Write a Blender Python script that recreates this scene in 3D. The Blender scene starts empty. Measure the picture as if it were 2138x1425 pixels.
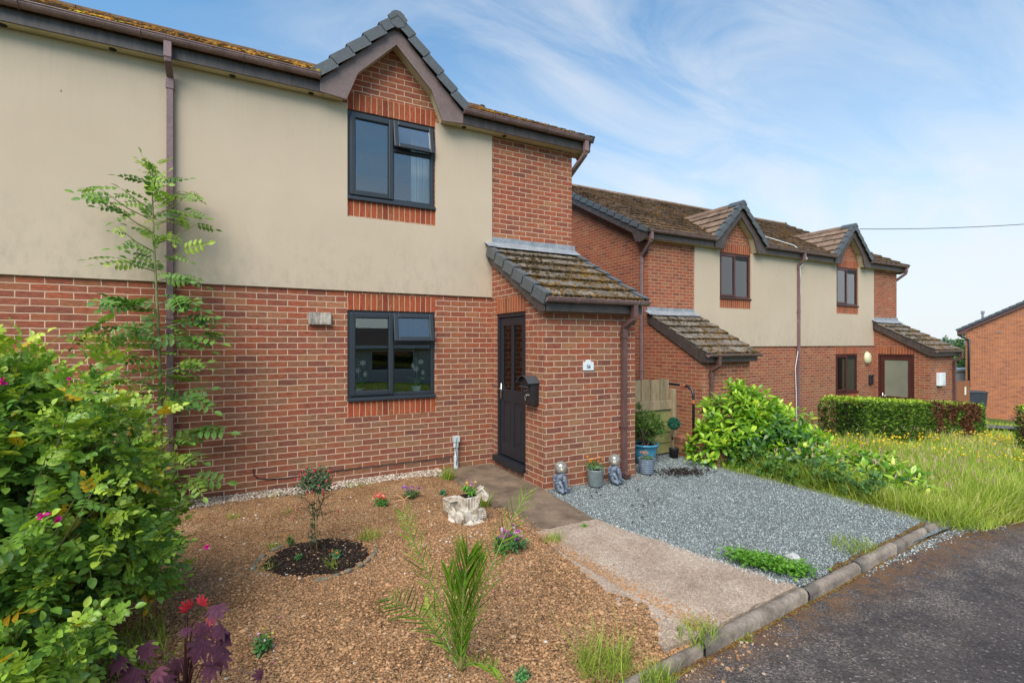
import bpy, math, random
import numpy as np
from mathutils import Vector, Matrix
PI = math.pi
sc = bpy.context.scene
COL = sc.collection
random.seed(7)
# ------------------------------------------------------------------ camera
F = 1025.0; CH = 1.805; HY = 714.5; CX = 1069.0
cD = math.cos(math.radians(62)); sD = math.sin(math.radians(62))
cam_d = bpy.data.cameras.new('camera'); cam = bpy.data.objects.new('camera', cam_d); COL.objects.link(cam)
cam.location = (0, 0, CH); cam.rotation_euler = (math.radians(90), 0, math.radians(-28))
cam_d.sensor_width = 36; cam_d.lens = 36*F/2138; cam_d.shift_y = 2/2138
cam_d.clip_start = 0.05; cam_d.clip_end = 6000
sc.camera = cam
sc.view_settings.view_transform = 'Standard'; sc.view_settings.look = 'None'
sc.view_settings.exposure = 0.90; sc.view_settings.gamma = 1; sc.view_settings.use_curve_mapping = False
try: sc.cycles.max_bounces = 8; sc.cycles.transparent_max_bounces = 16; sc.cycles.caustics_reflective = False; sc.cycles.caustics_refractive = False
except Exception: pass
# ------------------------------------------------------------------ world and sun
SUN_AZ = math.atan2(-0.70, -0.71); SUN_EL = math.radians(48)
w = bpy.data.worlds.new("World"); sc.world = w; w.use_nodes = True
nt = w.node_tree; nt.nodes.clear()
def _n(nt, t, **kw):
    n = nt.nodes.new(t)
    for k, v in kw.items():
        if k.startswith('i_'): n.inputs[k[2:]].default_value = v
        else: setattr(n, k, v)
    return n
def math_node(nt, op, a, b=None, clamp=False):
    n = nt.nodes.new('ShaderNodeMath'); n.operation = op; n.use_clamp = clamp
    for i, x in enumerate((a, b)):
        if x is None: continue
        if isinstance(x, (int, float)): n.inputs[i].default_value = x
        else: nt.links.new(x, n.inputs[i])
    return n.outputs[0]
def ramp(nt, fac, stops, interp='LINEAR'):
    r = nt.nodes.new('ShaderNodeValToRGB'); r.color_ramp.interpolation = interp
    e = r.color_ramp.elements
    while len(e) < len(stops): e.new(0.5)
    for q, (p, c) in zip(e, stops):
        q.position = p; q.color = (c if len(c) == 4 else (*c, 1)) if not isinstance(c, (int, float)) else (c, c, c, 1)
    if fac is not None: nt.links.new(fac, r.inputs[0])
    return r.outputs[0]
def mix(nt, fac, a, b, mode='MIX'):
    m = nt.nodes.new('ShaderNodeMix'); m.data_type = 'RGBA'; m.blend_type = mode
    for i, x in ((0, fac), (6, a), (7, b)):
        if isinstance(x, (int, float)): m.inputs[i].default_value = x if i == 0 else (x, x, x, 1)
        elif isinstance(x, tuple): m.inputs[i].default_value = x if len(x) == 4 else (*x, 1)
        else: nt.links.new(x, m.inputs[i])
    return m.outputs[2]
sky = _n(nt, 'ShaderNodeTexSky', sky_type='NISHITA', sun_disc=False, sun_elevation=SUN_EL, sun_rotation=SUN_AZ, air_density=1.15, dust_density=0.6, ozone_density=1.6)
tc = _n(nt, 'ShaderNodeTexCoord'); sep = _n(nt, 'ShaderNodeSeparateXYZ'); nt.links.new(tc.outputs['Generated'], sep.inputs[0])
zc = math_node(nt, 'MAXIMUM', sep.outputs[2], 0.0)
den = math_node(nt, 'ADD', zc, 0.22)
cxn = math_node(nt, 'DIVIDE', sep.outputs[0], den); cyn = math_node(nt, 'DIVIDE', sep.outputs[1], den)
cmb = _n(nt, 'ShaderNodeCombineXYZ'); nt.links.new(cxn, cmb.inputs[0]); nt.links.new(cyn, cmb.inputs[1])
mp = _n(nt, 'ShaderNodeMapping'); mp.inputs['Rotation'].default_value = (0, 0, 0.5); mp.inputs['Scale'].default_value = (0.75, 1.9, 1)
nt.links.new(cmb.outputs[0], mp.inputs[0])
nz = _n(nt, 'ShaderNodeTexNoise', i_Scale=1.9, i_Detail=10.0, i_Roughness=0.60, i_Distortion=0.8); nt.links.new(mp.outputs[0], nz.inputs['Vector'])
cl = ramp(nt, nz.outputs[0], [(0.40, 0.0), (0.70, 0.9)])
nz2 = _n(nt, 'ShaderNodeTexNoise', i_Scale=0.55, i_Detail=4.0, i_Roughness=0.5); nt.links.new(cmb.outputs[0], nz2.inputs['Vector'])
big = ramp(nt, nz2.outputs[0], [(0.33, 0.10), (0.55, 1.0)])
cl = math_node(nt, 'MULTIPLY', cl, big)
estc = math_node(nt, 'MULTIPLY_ADD', sep.outputs[0], 1.1, clamp=True); nt.nodes[-1].inputs[2].default_value = 0.30
cl = math_node(nt, 'MULTIPLY', cl, estc)
# pale haze low down and towards +X
hz = ramp(nt, zc, [(0.0, 0.95), (0.14, 0.86), (0.32, 0.40), (0.6, 0.06), (1.0, 0.0)])
east = math_node(nt, 'MULTIPLY_ADD', sep.outputs[0], 0.9, clamp=True); nt.nodes[-1].inputs[2].default_value = 0.42
hz = math_node(nt, 'MULTIPLY', hz, east)
tot = math_node(nt, 'SUBTRACT', 1.0, math_node(nt, 'MULTIPLY', math_node(nt, 'SUBTRACT', 1.0, hz), math_node(nt, 'SUBTRACT', 1.0, cl)), clamp=True)
skyb = mix(nt, 1.0, sky.outputs[0], (0.84, 1.46, 1.66), 'MULTIPLY')
skyc = mix(nt, tot, skyb, (6.75, 7.0, 7.35))
bg = _n(nt, 'ShaderNodeBackground', i_Strength=0.07); nt.links.new(skyc, bg.inputs[0])
wo = _n(nt, 'ShaderNodeOutputWorld'); nt.links.new(bg.outputs[0], wo.inputs[0])
sd = bpy.data.lights.new('sun', 'SUN'); sd.energy = 3.0; sd.angle = math.radians(48); sd.color = (1.0, 0.905, 0.79)
so = bpy.data.objects.new('sun', sd); COL.objects.link(so)
so.rotation_euler = Vector((math.sin(SUN_AZ)*math.cos(SUN_EL), math.cos(SUN_AZ)*math.cos(SUN_EL), math.sin(SUN_EL))).to_track_quat('Z', 'Y').to_euler()
# ------------------------------------------------------------------ places
def at(px, py, t):
    u = (px-CX)/F
    return Vector((t*(cD+u*sD), t*(sD-u*cD), CH-(py-HY)/F*t))
def G(px, py, z=0.0):                     # ground point seen at a photo pixel
    return at(px, py, (CH-z)*F/(py-HY))
def smooth(a, b, x):
    t = min(max((x-a)/(b-a), 0), 1); return t*t*(3-2*t)
def terr(x, y):
    d = max(0, x-6.6)
    z = -0.085*min(d, 16) - 0.055*max(0, min(d-16, 30)) - 0.03*max(0, d-46)
    z -= 0.34*smooth(5.6, 8.2, y)*smooth(5.8, 8.5, x)
    z -= 0.03*max(0, -y-3)*(1 if y > -23 else 0) + (0.6 if y <= -23 else 0)
    return z
def roadz(x): return terr(x, 0)-0.065
# ------------------------------------------------------------------ numpy noise
_rs = np.random.RandomState(3); _tab = _rs.rand(256, 256)
def vnoise(x, y, s=1.0, seed=0):
    x = np.asarray(x, float)*s+seed*17.3+1000; y = np.asarray(y, float)*s+seed*9.1+1000
    xi = np.floor(x).astype(int); yi = np.floor(y).astype(int); fx = x-xi; fy = y-yi
    fx = fx*fx*(3-2*fx); fy = fy*fy*(3-2*fy)
    g = lambda a, b: _tab[a & 255, b & 255]
    return (g(xi, yi)*(1-fx)+g(xi+1, yi)*fx)*(1-fy)+(g(xi, yi+1)*(1-fx)+g(xi+1, yi+1)*fx)*fy - 0.5
# ------------------------------------------------------------------ object helpers
def tag(o, label=None, cat=None, group=None, kind=None):
    if label: o['label'] = label
    if cat: o['category'] = cat
    if group: o['group'] = group
    if kind: o['kind'] = kind
    return o
def thing(name, label, cat, loc=(0, 0, 0), rz=0, group=None):
    o = bpy.data.objects.new(name, None); o.empty_display_size = 0.1; COL.objects.link(o)
    o.location = loc; o.rotation_euler = (0, 0, rz)
    return tag(o, label, cat, group)
def kids(o): return [c for c in bpy.data.objects if c.parent == o]
def dup(root, loc, rz=0, label=None, group=None, scale=None, parent=None):
    r = root.copy(); COL.objects.link(r)
    if parent is not None: r.parent = parent
    if loc is not None: r.location = loc; r.rotation_euler = (0, 0, rz)
    if scale: r.scale = (scale,)*3 if isinstance(scale, (int, float)) else scale
    if label: r['label'] = label
    if group: r['group'] = group
    for ch in kids(root): dup(ch, None, parent=r)
    return r
class MB:
    def __init__(s): s.v = []; s.n = 0; s.f = []; s.t = []
    def add(s, V, Fs, tint=0.5):
        V = np.asarray(V, float).reshape(-1, 3); s.v.append(V)
        s.t.append(np.full(len(V), tint) if np.isscalar(tint) else np.asarray(tint))
        for f in Fs: s.f.append((np.asarray(f, int)+s.n).reshape(1, -1))
        s.n += len(V); return s
    def batch(s, T, Fs, R, L, tint=None):
        """T (n,3) template, R (k,3,3) matrices, L (k,3) places"""
        k = len(L)
        if k == 0: return s
        V = np.einsum('kij,nj->kni', R, T)+L[:, None, :]
        n = len(T); s.v.append(V.reshape(-1, 3))
        if tint is None: tint = np.full(k, .5)
        s.t.append(np.repeat(tint, n))
        base = (np.arange(k)*n)[:, None]+s.n
        bysize = {}
        for f in Fs: bysize.setdefault(len(f), []).append(f)
        for m, fl in bysize.items():
            a = (base[:, :, None]+np.asarray(fl)[None]).reshape(-1, m); s.f.append(a)
        s.n += k*n; return s
    def box(s, x0, x1, y0, y1, z0, z1, tint=.5):
        V = [(x0, y0, z0), (x1, y0, z0), (x1, y1, z0), (x0, y1, z0), (x0, y0, z1), (x1, y0, z1), (x1, y1, z1), (x0, y1, z1)]
        return s.add(V, [(0, 3, 2, 1), (4, 5, 6, 7), (0, 1, 5, 4), (1, 2, 6, 5), (2, 3, 7, 6), (3, 0, 4, 7)], tint)
    def hexa(s, V, tint=.5):
        return s.add(V, [(0, 3, 2, 1), (4, 5, 6, 7), (0, 1, 5, 4), (1, 2, 6, 5), (2, 3, 7, 6), (3, 0, 4, 7)], tint)
    def obox(s, O, U, S, N, u0, u1, s0, s1, n0, n1, n0b=None, n1b=None, tint=.5):
        """oriented box; n0b,n1b give the n-range at s1"""
        n0b = n0 if n0b is None else n0b; n1b = n1 if n1b is None else n1b
        O, U, S, N = map(lambda a: np.asarray(a, float), (O, U, S, N))
        V = [O+U*u0+S*s0+N*n0, O+U*u1+S*s0+N*n0, O+U*u1+S*s1+N*n0b, O+U*u0+S*s1+N*n0b,
             O+U*u0+S*s0+N*n1, O+U*u1+S*s0+N*n1, O+U*u1+S*s1+N*n1b, O+U*u0+S*s1+N*n1b]
        return s.hexa(V, tint)
    def prism(s, poly, y0, y1, axis='y', tint=.5):
        """polygon (a,b) extruded: axis y -> (a,y,b); x -> (x,a,b); z -> (a,b,z)"""
        n = len(poly)
        def p(a, b, c): return {'y': (a, c, b), 'x': (c, a, b), 'z': (a, b, c)}[axis]
        V = [p(a, b, y0) for a, b in poly]+[p(a, b, y1) for a, b in poly]
        Fs = [tuple(range(n)), tuple(range(2*n-1, n-1, -1))]+[(i, i+n, (i+1) % n+n, (i+1) % n) for i in range(n)]
        return s.add(V, Fs, tint)
    def tube(s, pts, r, n=8, cap=True, tint=.5, sq=False):
        pts = [np.asarray(p, float) for p in pts]; m = len(pts)
        rr = [r]*m if np.isscalar(r) else list(r)
        V = []; up = None
        for i, p in enumerate(pts):
            d = (pts[min(i+1, m-1)]-pts[max(i-1, 0)]); d = d/(np.linalg.norm(d)+1e-9)
            if up is None:
                a = np.array([0, 0, 1.]) if abs(d[2]) < .9 else np.array([0, 1., 0])
            else: a = up
            e = np.cross(d, a); e /= np.linalg.norm(e)+1e-9; g = np.cross(e, d); up = g
            for k in range(n):
                an = 2*PI*k/n+(PI/4 if sq else 0)
                V.append(p+rr[i]*(math.cos(an)*e+math.sin(an)*g))
        Fs = [(i*n+k, i*n+(k+1) % n, (i+1)*n+(k+1) % n, (i+1)*n+k) for i in range(m-1) for k in range(n)]
        if cap: Fs += [tuple(range(n))[::-1], tuple((m-1)*n+k for k in range(n))]
        return s.add(V, Fs, tint)
    def lathe(s, prof, n=24, c=(0, 0, 0), tint=.5):
        V = [(c[0]+r*math.cos(2*PI*k/n), c[1]+r*math.sin(2*PI*k/n), c[2]+z) for r, z in prof for k in range(n)]
        m = len(prof)
        Fs = [(i*n+k, i*n+(k+1) % n, (i+1)*n+(k+1) % n, (i+1)*n+k) for i in range(m-1) for k in range(n)]
        Fs += [tuple(range(n))[::-1], tuple((m-1)*n+k for k in range(n))]
        return s.add(V, Fs, tint)
    def ball(s, c, r, n=12, m=8, tint=.5, rot=None):
        r = (r, r, r) if np.isscalar(r) else r
        V = [(0, 0, 1)]+[(math.sin(PI*i/m)*math.cos(2*PI*k/n), math.sin(PI*i/m)*math.sin(2*PI*k/n), math.cos(PI*i/m)) for i in range(1, m) for k in range(n)]+[(0, 0, -1)]
        V = np.asarray(V)*np.asarray(r)
        if rot is not None: V = V @ np.asarray(rot.to_matrix() if hasattr(rot, 'to_matrix') else rot).T
        V = V+np.asarray(c, float)
        Fs = [(0, 1+k, 1+(k+1) % n) for k in range(n)]
        Fs += [(1+i*n+k, 1+(i+1)*n+k, 1+(i+1)*n+(k+1) % n, 1+i*n+(k+1) % n) for i in range(m-2) for k in range(n)]
        e = 1+(m-1)*n; Fs += [(e, 1+(m-2)*n+(k+1) % n, 1+(m-2)*n+k) for k in range(n)]
        return s.add(V, Fs, tint)
    def build(s, name, m, parent=None, smooth=False, uv=False, bevel=0, tint=False, loc=None, swap=None, solid=0):
        V = np.concatenate(s.v); me = bpy.data.meshes.new(name)
        fl = s.f; sizes = np.concatenate([np.full(len(a), a.shape[1]) for a in fl]); idx = np.concatenate([a.ravel() for a in fl])
        me.vertices.add(len(V)); me.vertices.foreach_set('co', V.ravel().astype(np.float32))
        me.loops.add(len(idx)); me.loops.foreach_set('vertex_index', idx.astype(np.int32))
        me.polygons.add(len(sizes)); st = np.concatenate([[0], np.cumsum(sizes)[:-1]])
        me.polygons.foreach_set('loop_start', st.astype(np.int32))
        me.polygons.foreach_set('use_smooth', np.full(len(sizes), smooth))
        me.update(calc_edges=True)
        if tint:
            a = me.attributes.new('tint', 'FLOAT', 'POINT'); a.data.foreach_set('value', np.concatenate(s.t).astype(np.float32))
        if uv:
            nr = np.zeros(len(sizes)*3); me.polygons.foreach_get('normal', nr); nr = np.abs(nr.reshape(-1, 3))
            ax = np.argmax(nr, axis=1); axl = np.repeat(ax, sizes); P = V[idx]
            U = np.where(axl == 0, P[:, 1], P[:, 0]); W = np.where(axl == 2, P[:, 1], P[:, 2])
            if swap is not None: U, W = W-swap, U
            l = me.uv_layers.new(name='UVMap'); l.data.foreach_set('uv', np.stack([U, W], 1).ravel().astype(np.float32))
        if m: me.materials.append(m)
        o = bpy.data.objects.new(name, me); COL.objects.link(o)
        if parent is not None: o.parent = parent
        if loc is not None: o.location = loc
        if bevel:
            b = o.modifiers.new('bevel', 'BEVEL'); b.width = bevel; b.segments = 2; b.limit_method = 'ANGLE'; b.angle_limit = 0.6
        if solid:
            b = o.modifiers.new('solid', 'SOLIDIFY'); b.thickness = solid
        return o
# ------------------------------------------------------------------ material helpers
def new_mat(name):
    m = bpy.data.materials.new(name); m.use_nodes = True; t = m.node_tree; t.nodes.clear()
    b = t.nodes.new('ShaderNodeBsdfPrincipled'); o = t.nodes.new('ShaderNodeOutputMaterial'); t.links.new(b.outputs[0], o.inputs[0])
    return m, t, b
def coords(t, kind='Object', sc_=(1, 1, 1)):
    c = t.nodes.new('ShaderNodeTexCoord'); mpn = t.nodes.new('ShaderNodeMapping'); mpn.inputs['Scale'].default_value = sc_
    t.links.new(c.outputs[kind], mpn.inputs[0]); return mpn.outputs[0]
def noise(t, vec, s, d=4, r=.55, dist=0):
    n = _n(t, 'ShaderNodeTexNoise', i_Scale=s, i_Detail=d, i_Roughness=r, i_Distortion=dist); t.links.new(vec, n.inputs['Vector']); return n.outputs[0]
def voro(t, vec, s, feat='F1', out=0):
    n = _n(t, 'ShaderNodeTexVoronoi', feature=feat, i_Scale=s); t.links.new(vec, n.inputs['Vector']); return n.outputs[out]
def bump(t, b, h, strength=.5, dist=.01):
    n = _n(t, 'ShaderNodeBump', i_Strength=strength, i_Distance=dist); t.links.new(h, n.inputs['Height']); t.links.new(n.outputs[0], b.inputs['Normal'])
def simple(name, c, rough=.5, metal=0, var=.12, vs=6, bs=0, bst=.2, bd=.004, c2=None, sc_=(1, 1, 1), spec=None, fine=0):
    m, t, b = new_mat(name); v = coords(t, 'Object', sc_)
    c2 = c2 or tuple(x*(1-var*2) for x in c)
    n1 = noise(t, v, vs, 6, .6)
    col = ramp(t, n1, [(.3, c2), (.62, c)])
    if fine:
        n2 = noise(t, v, fine, 3, .7); col = mix(t, 1.0, col, ramp(t, n2, [(.3, .72), (.7, 1.2)]), 'MULTIPLY')
    t.links.new(col, b.inputs['Base Color'])
    b.inputs['Roughness'].default_value = rough; b.inputs['Metallic'].default_value = metal
    if spec is not None: b.inputs['Specular IOR Level'].default_value = spec
    if bs: bump(t, b, noise(t, v, bs, 5, .6), bst, bd)
    return m
def brick_mat(name, stops, mortar, soldier=False, dirt=None):
    m, t, b = new_mat(name); v = coords(t, 'UV')
    nv = _n(t, 'ShaderNodeTexNoise', i_Scale=9.0, i_Detail=2.0); t.links.new(v, nv.inputs['Vector'])
    sb = _n(t, 'ShaderNodeVectorMath', operation='SUBTRACT'); t.links.new(nv.outputs['Color'], sb.inputs[0]); sb.inputs[1].default_value = (.5, .5, .5)
    scl = _n(t, 'ShaderNodeVectorMath', operation='SCALE'); t.links.new(sb.outputs[0], scl.inputs[0]); scl.inputs['Scale'].default_value = .012
    ad = _n(t, 'ShaderNodeVectorMath', operation='ADD'); t.links.new(v, ad.inputs[0]); t.links.new(scl.outputs[0], ad.inputs[1])
    br = _n(t, 'ShaderNodeTexBrick', offset=0.0 if soldier else .5, offset_frequency=2)
    br.inputs['Scale'].default_value = 1; br.inputs['Brick Width'].default_value = .225; br.inputs['Row Height'].default_value = .075
    br.inputs['Mortar Size'].default_value = .0056; br.inputs['Mortar Smooth'].default_value = .25; br.inputs['Bias'].default_value = 0
    br.inputs['Color1'].default_value = (0, 0, 0, 1); br.inputs['Color2'].default_value = (1, 1, 1, 1); br.inputs['Mortar'].default_value = (.5, .5, .5, 1)
    t.links.new(ad.outputs[0], br.inputs['Vector'])
    col = ramp(t, br.outputs['Color'], stops)
    vs = coords(t, 'UV', (1, 3.5, 1))
    streak = noise(t, vs, 14, 5, .65); col = mix(t, 1.0, col, ramp(t, streak, [(.28, (.58, .60, .62)), (.5, (1, 1, 1)), (.72, (1.38, 1.28, 1.2))]), 'MULTIPLY')
    col = mix(t, 1.0, col, ramp(t, noise(t, v, 170, 2, .6), [(.3, .74), (.7, 1.26)]), 'MULTIPLY')
    if dirt:
        sp = _n(t, 'ShaderNodeSeparateXYZ'); t.links.new(v, sp.inputs[0])
        d = math_node(t, 'ADD', sp.outputs[1], math_node(t, 'MULTIPLY', noise(t, v, 1.3, 4, .6), 1.3))
        f = ramp(t, math_node(t, 'DIVIDE', d, 3.2), [(.34, 1.0), (.95, 0.0)])
        col = mix(t, math_node(t, 'MULTIPLY', f, .85), col, mix(t, 1.0, col, dirt, 'MULTIPLY'))
    col = mix(t, 1.0, col, ramp(t, noise(t, v, .9, 5, .65), [(.3, (.84, .84, .86)), (.7, (1.12, 1.10, 1.06))]), 'MULTIPLY')
    col = mix(t, ramp(t, noise(t, v, 3.1, 8, .8), [(.60, 0.0), (.78, .35)]), col, (.42, .33, .27))
    mcol = mix(t, noise(t, v, 5, 4, .6), tuple(x*.78 for x in mortar), tuple(x*1.15 for x in mortar))
    col = mix(t, br.outputs['Fac'], col, mcol); t.links.new(col, b.inputs['Base Color'])
    h = math_node(t, 'SUBTRACT', math_node(t, 'MULTIPLY', noise(t, v, 70, 4, .6), .5), br.outputs['Fac'])
    bump(t, b, h, .75, .006); b.inputs['Roughness'].default_value = .88; b.inputs['Specular IOR Level'].default_value = .25
    return m
def leaf_mat(name, stops, rough=.42, trans=.28, spec=.45):
    m, t, b = new_mat(name)
    a = _n(t, 'ShaderNodeAttribute', attribute_name='tint')
    col = ramp(t, a.outputs['Fac'], stops)
    v = coords(t, 'Object'); col = mix(t, 1.0, col, ramp(t, noise(t, v, 60, 2, .5), [(.3, .8), (.7, 1.2)]), 'MULTIPLY')
    t.links.new(col, b.inputs['Base Color']); b.inputs['Roughness'].default_value = rough; b.inputs['Specular IOR Level'].default_value = spec
    tr = t.nodes.new('ShaderNodeBsdfTranslucent'); t.links.new(mix(t, 1.0, col, (1.25, 1.35, .6), 'MULTIPLY'), tr.inputs[0])
    ms = t.nodes.new('ShaderNodeMixShader'); ms.inputs[0].default_value = trans
    t.links.new(b.outputs[0], ms.inputs[1]); t.links.new(tr.outputs[0], ms.inputs[2])
    t.links.new(ms.outputs[0], [n for n in t.nodes if n.type == 'OUTPUT_MATERIAL'][0].inputs[0])
    return m
def glass_mat(name, tintc=(1, 1, 1), boost=2.6, rough=0.0):
    m, t, b = new_mat(name); t.nodes.remove(b)
    tr = t.nodes.new('ShaderNodeBsdfTransparent'); tr.inputs[0].default_value = (*tintc, 1)
    gl = _n(t, 'ShaderNodeBsdfGlossy'); gl.inputs['Roughness'].default_value = rough
    fr = _n(t, 'ShaderNodeFresnel', i_IOR=1.45)
    ms = t.nodes.new('ShaderNodeMixShader'); t.links.new(math_node(t, 'MULTIPLY', fr.outputs[0], boost, clamp=True), ms.inputs[0])
    t.links.new(tr.outputs[0], ms.inputs[1]); t.links.new(gl.outputs[0], ms.inputs[2])
    t.links.new(ms.outputs[0], [n for n in t.nodes if n.type == 'OUTPUT_MATERIAL'][0].inputs[0])
    return m
# ------------------------------------------------------------------ materials
RED = [(0, (.19, .066, .044)), (.10, (.235, .072, .044)), (.30, (.30, .082, .044)), (.46, (.325, .094, .046)), (.60, (.285, .105, .052)), (.74, (.27, .082, .048)), (.88, (.265, .105, .058)), (1, (.33, .135, .066))]
MOR = (.57, .395, .28)
m_brick = brick_mat('brick', RED, MOR, dirt=(.76, .99, 1.08))
m_brickB = brick_mat('brick_far', [(p, tuple(x*1.0 for x in c)) for p, c in RED], (.50, .31, .20), dirt=(.80, 1.08, 1.05))
m_soldier = brick_mat('brick_soldier', [(0, (.19, .042, .022)), (.3, (.29, .060, .028)), (.6, (.34, .078, .032)), (.85, (.24, .08, .034)), (1, (.31, .11, .045))], (.52, .32, .20), soldier=True)
m_brickC = brick_mat('brick_orange', [(0, (.20, .065, .04)), (.15, (.34, .11, .05)), (.5, (.41, .14, .06)), (.8, (.36, .115, .055)), (1, (.28, .10, .065))], (.62, .40, .26))
def clad_mat():
    m, t, b = new_mat('cream_render'); v = coords(t, 'Object')
    col = ramp(t, noise(t, v, .7, 4, .6), [(.3, (.465, .365, .27)), (.7, (.515, .41, .308))])
    sp = _n(t, 'ShaderNodeSeparateXYZ'); t.links.new(v, sp.inputs[0])
    low = ramp(t, math_node(t, 'DIVIDE', math_node(t, 'SUBTRACT', sp.outputs[2], 2.45), 1.1), [(0, 1.0), (.35, .55), (1, 0.0)])
    st = ramp(t, noise(t, coords(t, 'Object', (5, 5, 2.6)), 2.2, 7, .72), [(.46, 0.0), (.74, .8)])
    col = mix(t, math_node(t, 'MULTIPLY', low, st), col, (.34, .29, .22))
    top = ramp(t, math_node(t, 'DIVIDE', math_node(t, 'SUBTRACT', 4.92, sp.outputs[2]), 1.3), [(0, .9), (.25, .4), (1, 0.0)])
    st2 = ramp(t, noise(t, coords(t, 'Object', (6, 6, .5)), 3.5, 6, .7), [(.50, 0.0), (.72, .55)])
    col = mix(t, math_node(t, 'MULTIPLY', top, st2), col, (.38, .34, .20))
    col = mix(t, ramp(t, noise(t, coords(t, 'Object', (1, 1, .8)), 3.2, 8, .75), [(.50, 0.0), (.75, .30)]), col, (.44, .37, .28))
    vv = voro(t, coords(t, 'Object', (1, 1, .6)), 2.6); gate_ = ramp(t, noise(t, v, 1.1, 2, .5), [(.44, 0.0), (.48, 1.0)])
    spk = math_node(t, 'MULTIPLY', ramp(t, vv, [(.022, .9), (.034, 0.0)]), gate_)
    col = mix(t, spk, col, (.16, .12, .08))
    t.links.new(col, b.inputs['Base Color']); b.inputs['Roughness'].default_value = .85; b.inputs['Specular IOR Level'].default_value = .2
    bump(t, b, noise(t, v, 70, 5, .75), .35, .004); return m
m_clad = clad_mat()
m_brown = simple('brown_upvc', (.27, .165, .155), .42, var=.18, vs=9, fine=60)
m_purple = simple('faded_brown_pipe', (.20, .115, .115), .45, var=.12, vs=5, fine=50)
m_pipe = simple('dark_brown_pipe', (.125, .062, .055), .4, var=.15, vs=6, fine=50)
m_fascia = simple('fascia_brown', (.085, .058, .050), .5, var=.3, vs=7, sc_=(3, 3, .6), fine=30)
m_barge = simple('bargeboard_brown', (.175, .115, .105), .55, var=.1, vs=5, fine=60)
m_soffit = simple('cream_soffit', (.60, .52, .33), .6, var=.1, vs=5)
m_anth = simple('anthracite', (.022, .0275, .036), .42, var=.05, vs=4, fine=90)
m_door = simple('door_dark', (.0125, .0155, .022), .45, var=.05, vs=4, fine=90)
m_seal = simple('black_gap', (.008, .008, .009), .6)
m_capg = simple('verge_grey', (.088, .096, .102), .5, var=.1, vs=8, fine=50)
m_lead = simple('lead', (.32, .34, .37), .5, metal=.15, var=.2, vs=7, bs=12, bst=.3, bd=.01, fine=40)
m_win_brown = simple('rosewood_frame', (.075, .022, .018), .35, var=.15, vs=12)
m_glass = glass_mat('window_glass', (.97, .98, .98), 3.8)
m_glassf = simple('obscure_glass', (.21, .21, .155), .12, var=.1, vs=2, bs=80, bst=.2)
m_glassd = glass_mat('door_glass', (.8, .75, .7), 1.3)
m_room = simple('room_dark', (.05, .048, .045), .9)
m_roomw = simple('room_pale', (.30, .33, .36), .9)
m_curtain = simple('curtain', (.80, .83, .84), .9, var=.15, vs=3, sc_=(14, 14, .3))
m_blind = simple('blind', (.42, .36, .25), .9, var=.2, vs=3, sc_=(14, 14, .3))
m_chrome = simple('chrome', (.75, .75, .75), .18, metal=1)
m_white = simple('white_plastic', (.74, .76, .78), .4, var=.05)
def tile_mat(name, a, bcol, lich, moss, mossamt):
    m, t, b = new_mat(name); v = coords(t, 'Object')
    at_ = _n(t, 'ShaderNodeAttribute', attribute_name='tint')
    col = ramp(t, noise(t, v, 5, 6, .65), [(.3, a), (.65, bcol)])
    col = mix(t, 1.0, col, ramp(t, at_.outputs['Fac'], [(0, .72), (1, 1.25)]), 'MULTIPLY')
    sp = ramp(t, noise(t, v, 75, 3, .7), [(.55, 0.0), (.68, .8)]); col = mix(t, sp, col, lich)
    ms = ramp(t, noise(t, v, 11, 6, .7), [(.62-mossamt, 0.0), (.72-mossamt, .9)]); col = mix(t, ms, col, moss)
    t.links.new(col, b.inputs['Base Color']); b.inputs['Roughness'].default_value = .92; b.inputs['Specular IOR Level'].default_value = .15
    bump(t, b, math_node(t, 'ADD', noise(t, v, 90, 4, .7), ms), .7, .006); return m
m_tile = tile_mat('porch_tile', (.095, .077, .064), (.185, .155, .125), (.36, .32, .25), (.09, .05, .015), .0)
m_tileB = tile_mat('roof_tile_brown', (.12, .072, .050), (.235, .155, .108), (.30, .25, .20), (.10, .055, .020), .0)
m_tileA = tile_mat('roof_tile_mossy', (.07, .045, .03), (.15, .10, .06), (.25, .18, .10), (.16, .07, .015), .16)
m_tileG = tile_mat('slate_grey_tile', (.055, .065, .075), (.09, .105, .12), (.14, .15, .16), (.07, .07, .04), -.12)
m_moss = leaf_mat('moss', [(0, (.024, .017, .008)), (.5, (.055, .034, .012)), (.85, (.115, .06, .016)), (1, (.20, .10, .018))], .95, .0, .1)
m_mossA = leaf_mat('moss_orange', [(0, (.05, .028, .008)), (.3, (.16, .07, .012)), (.7, (.33, .145, .018)), (.93, (.46, .22, .025)), (1, (.40, .30, .03))], .95, .0, .1)
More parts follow.
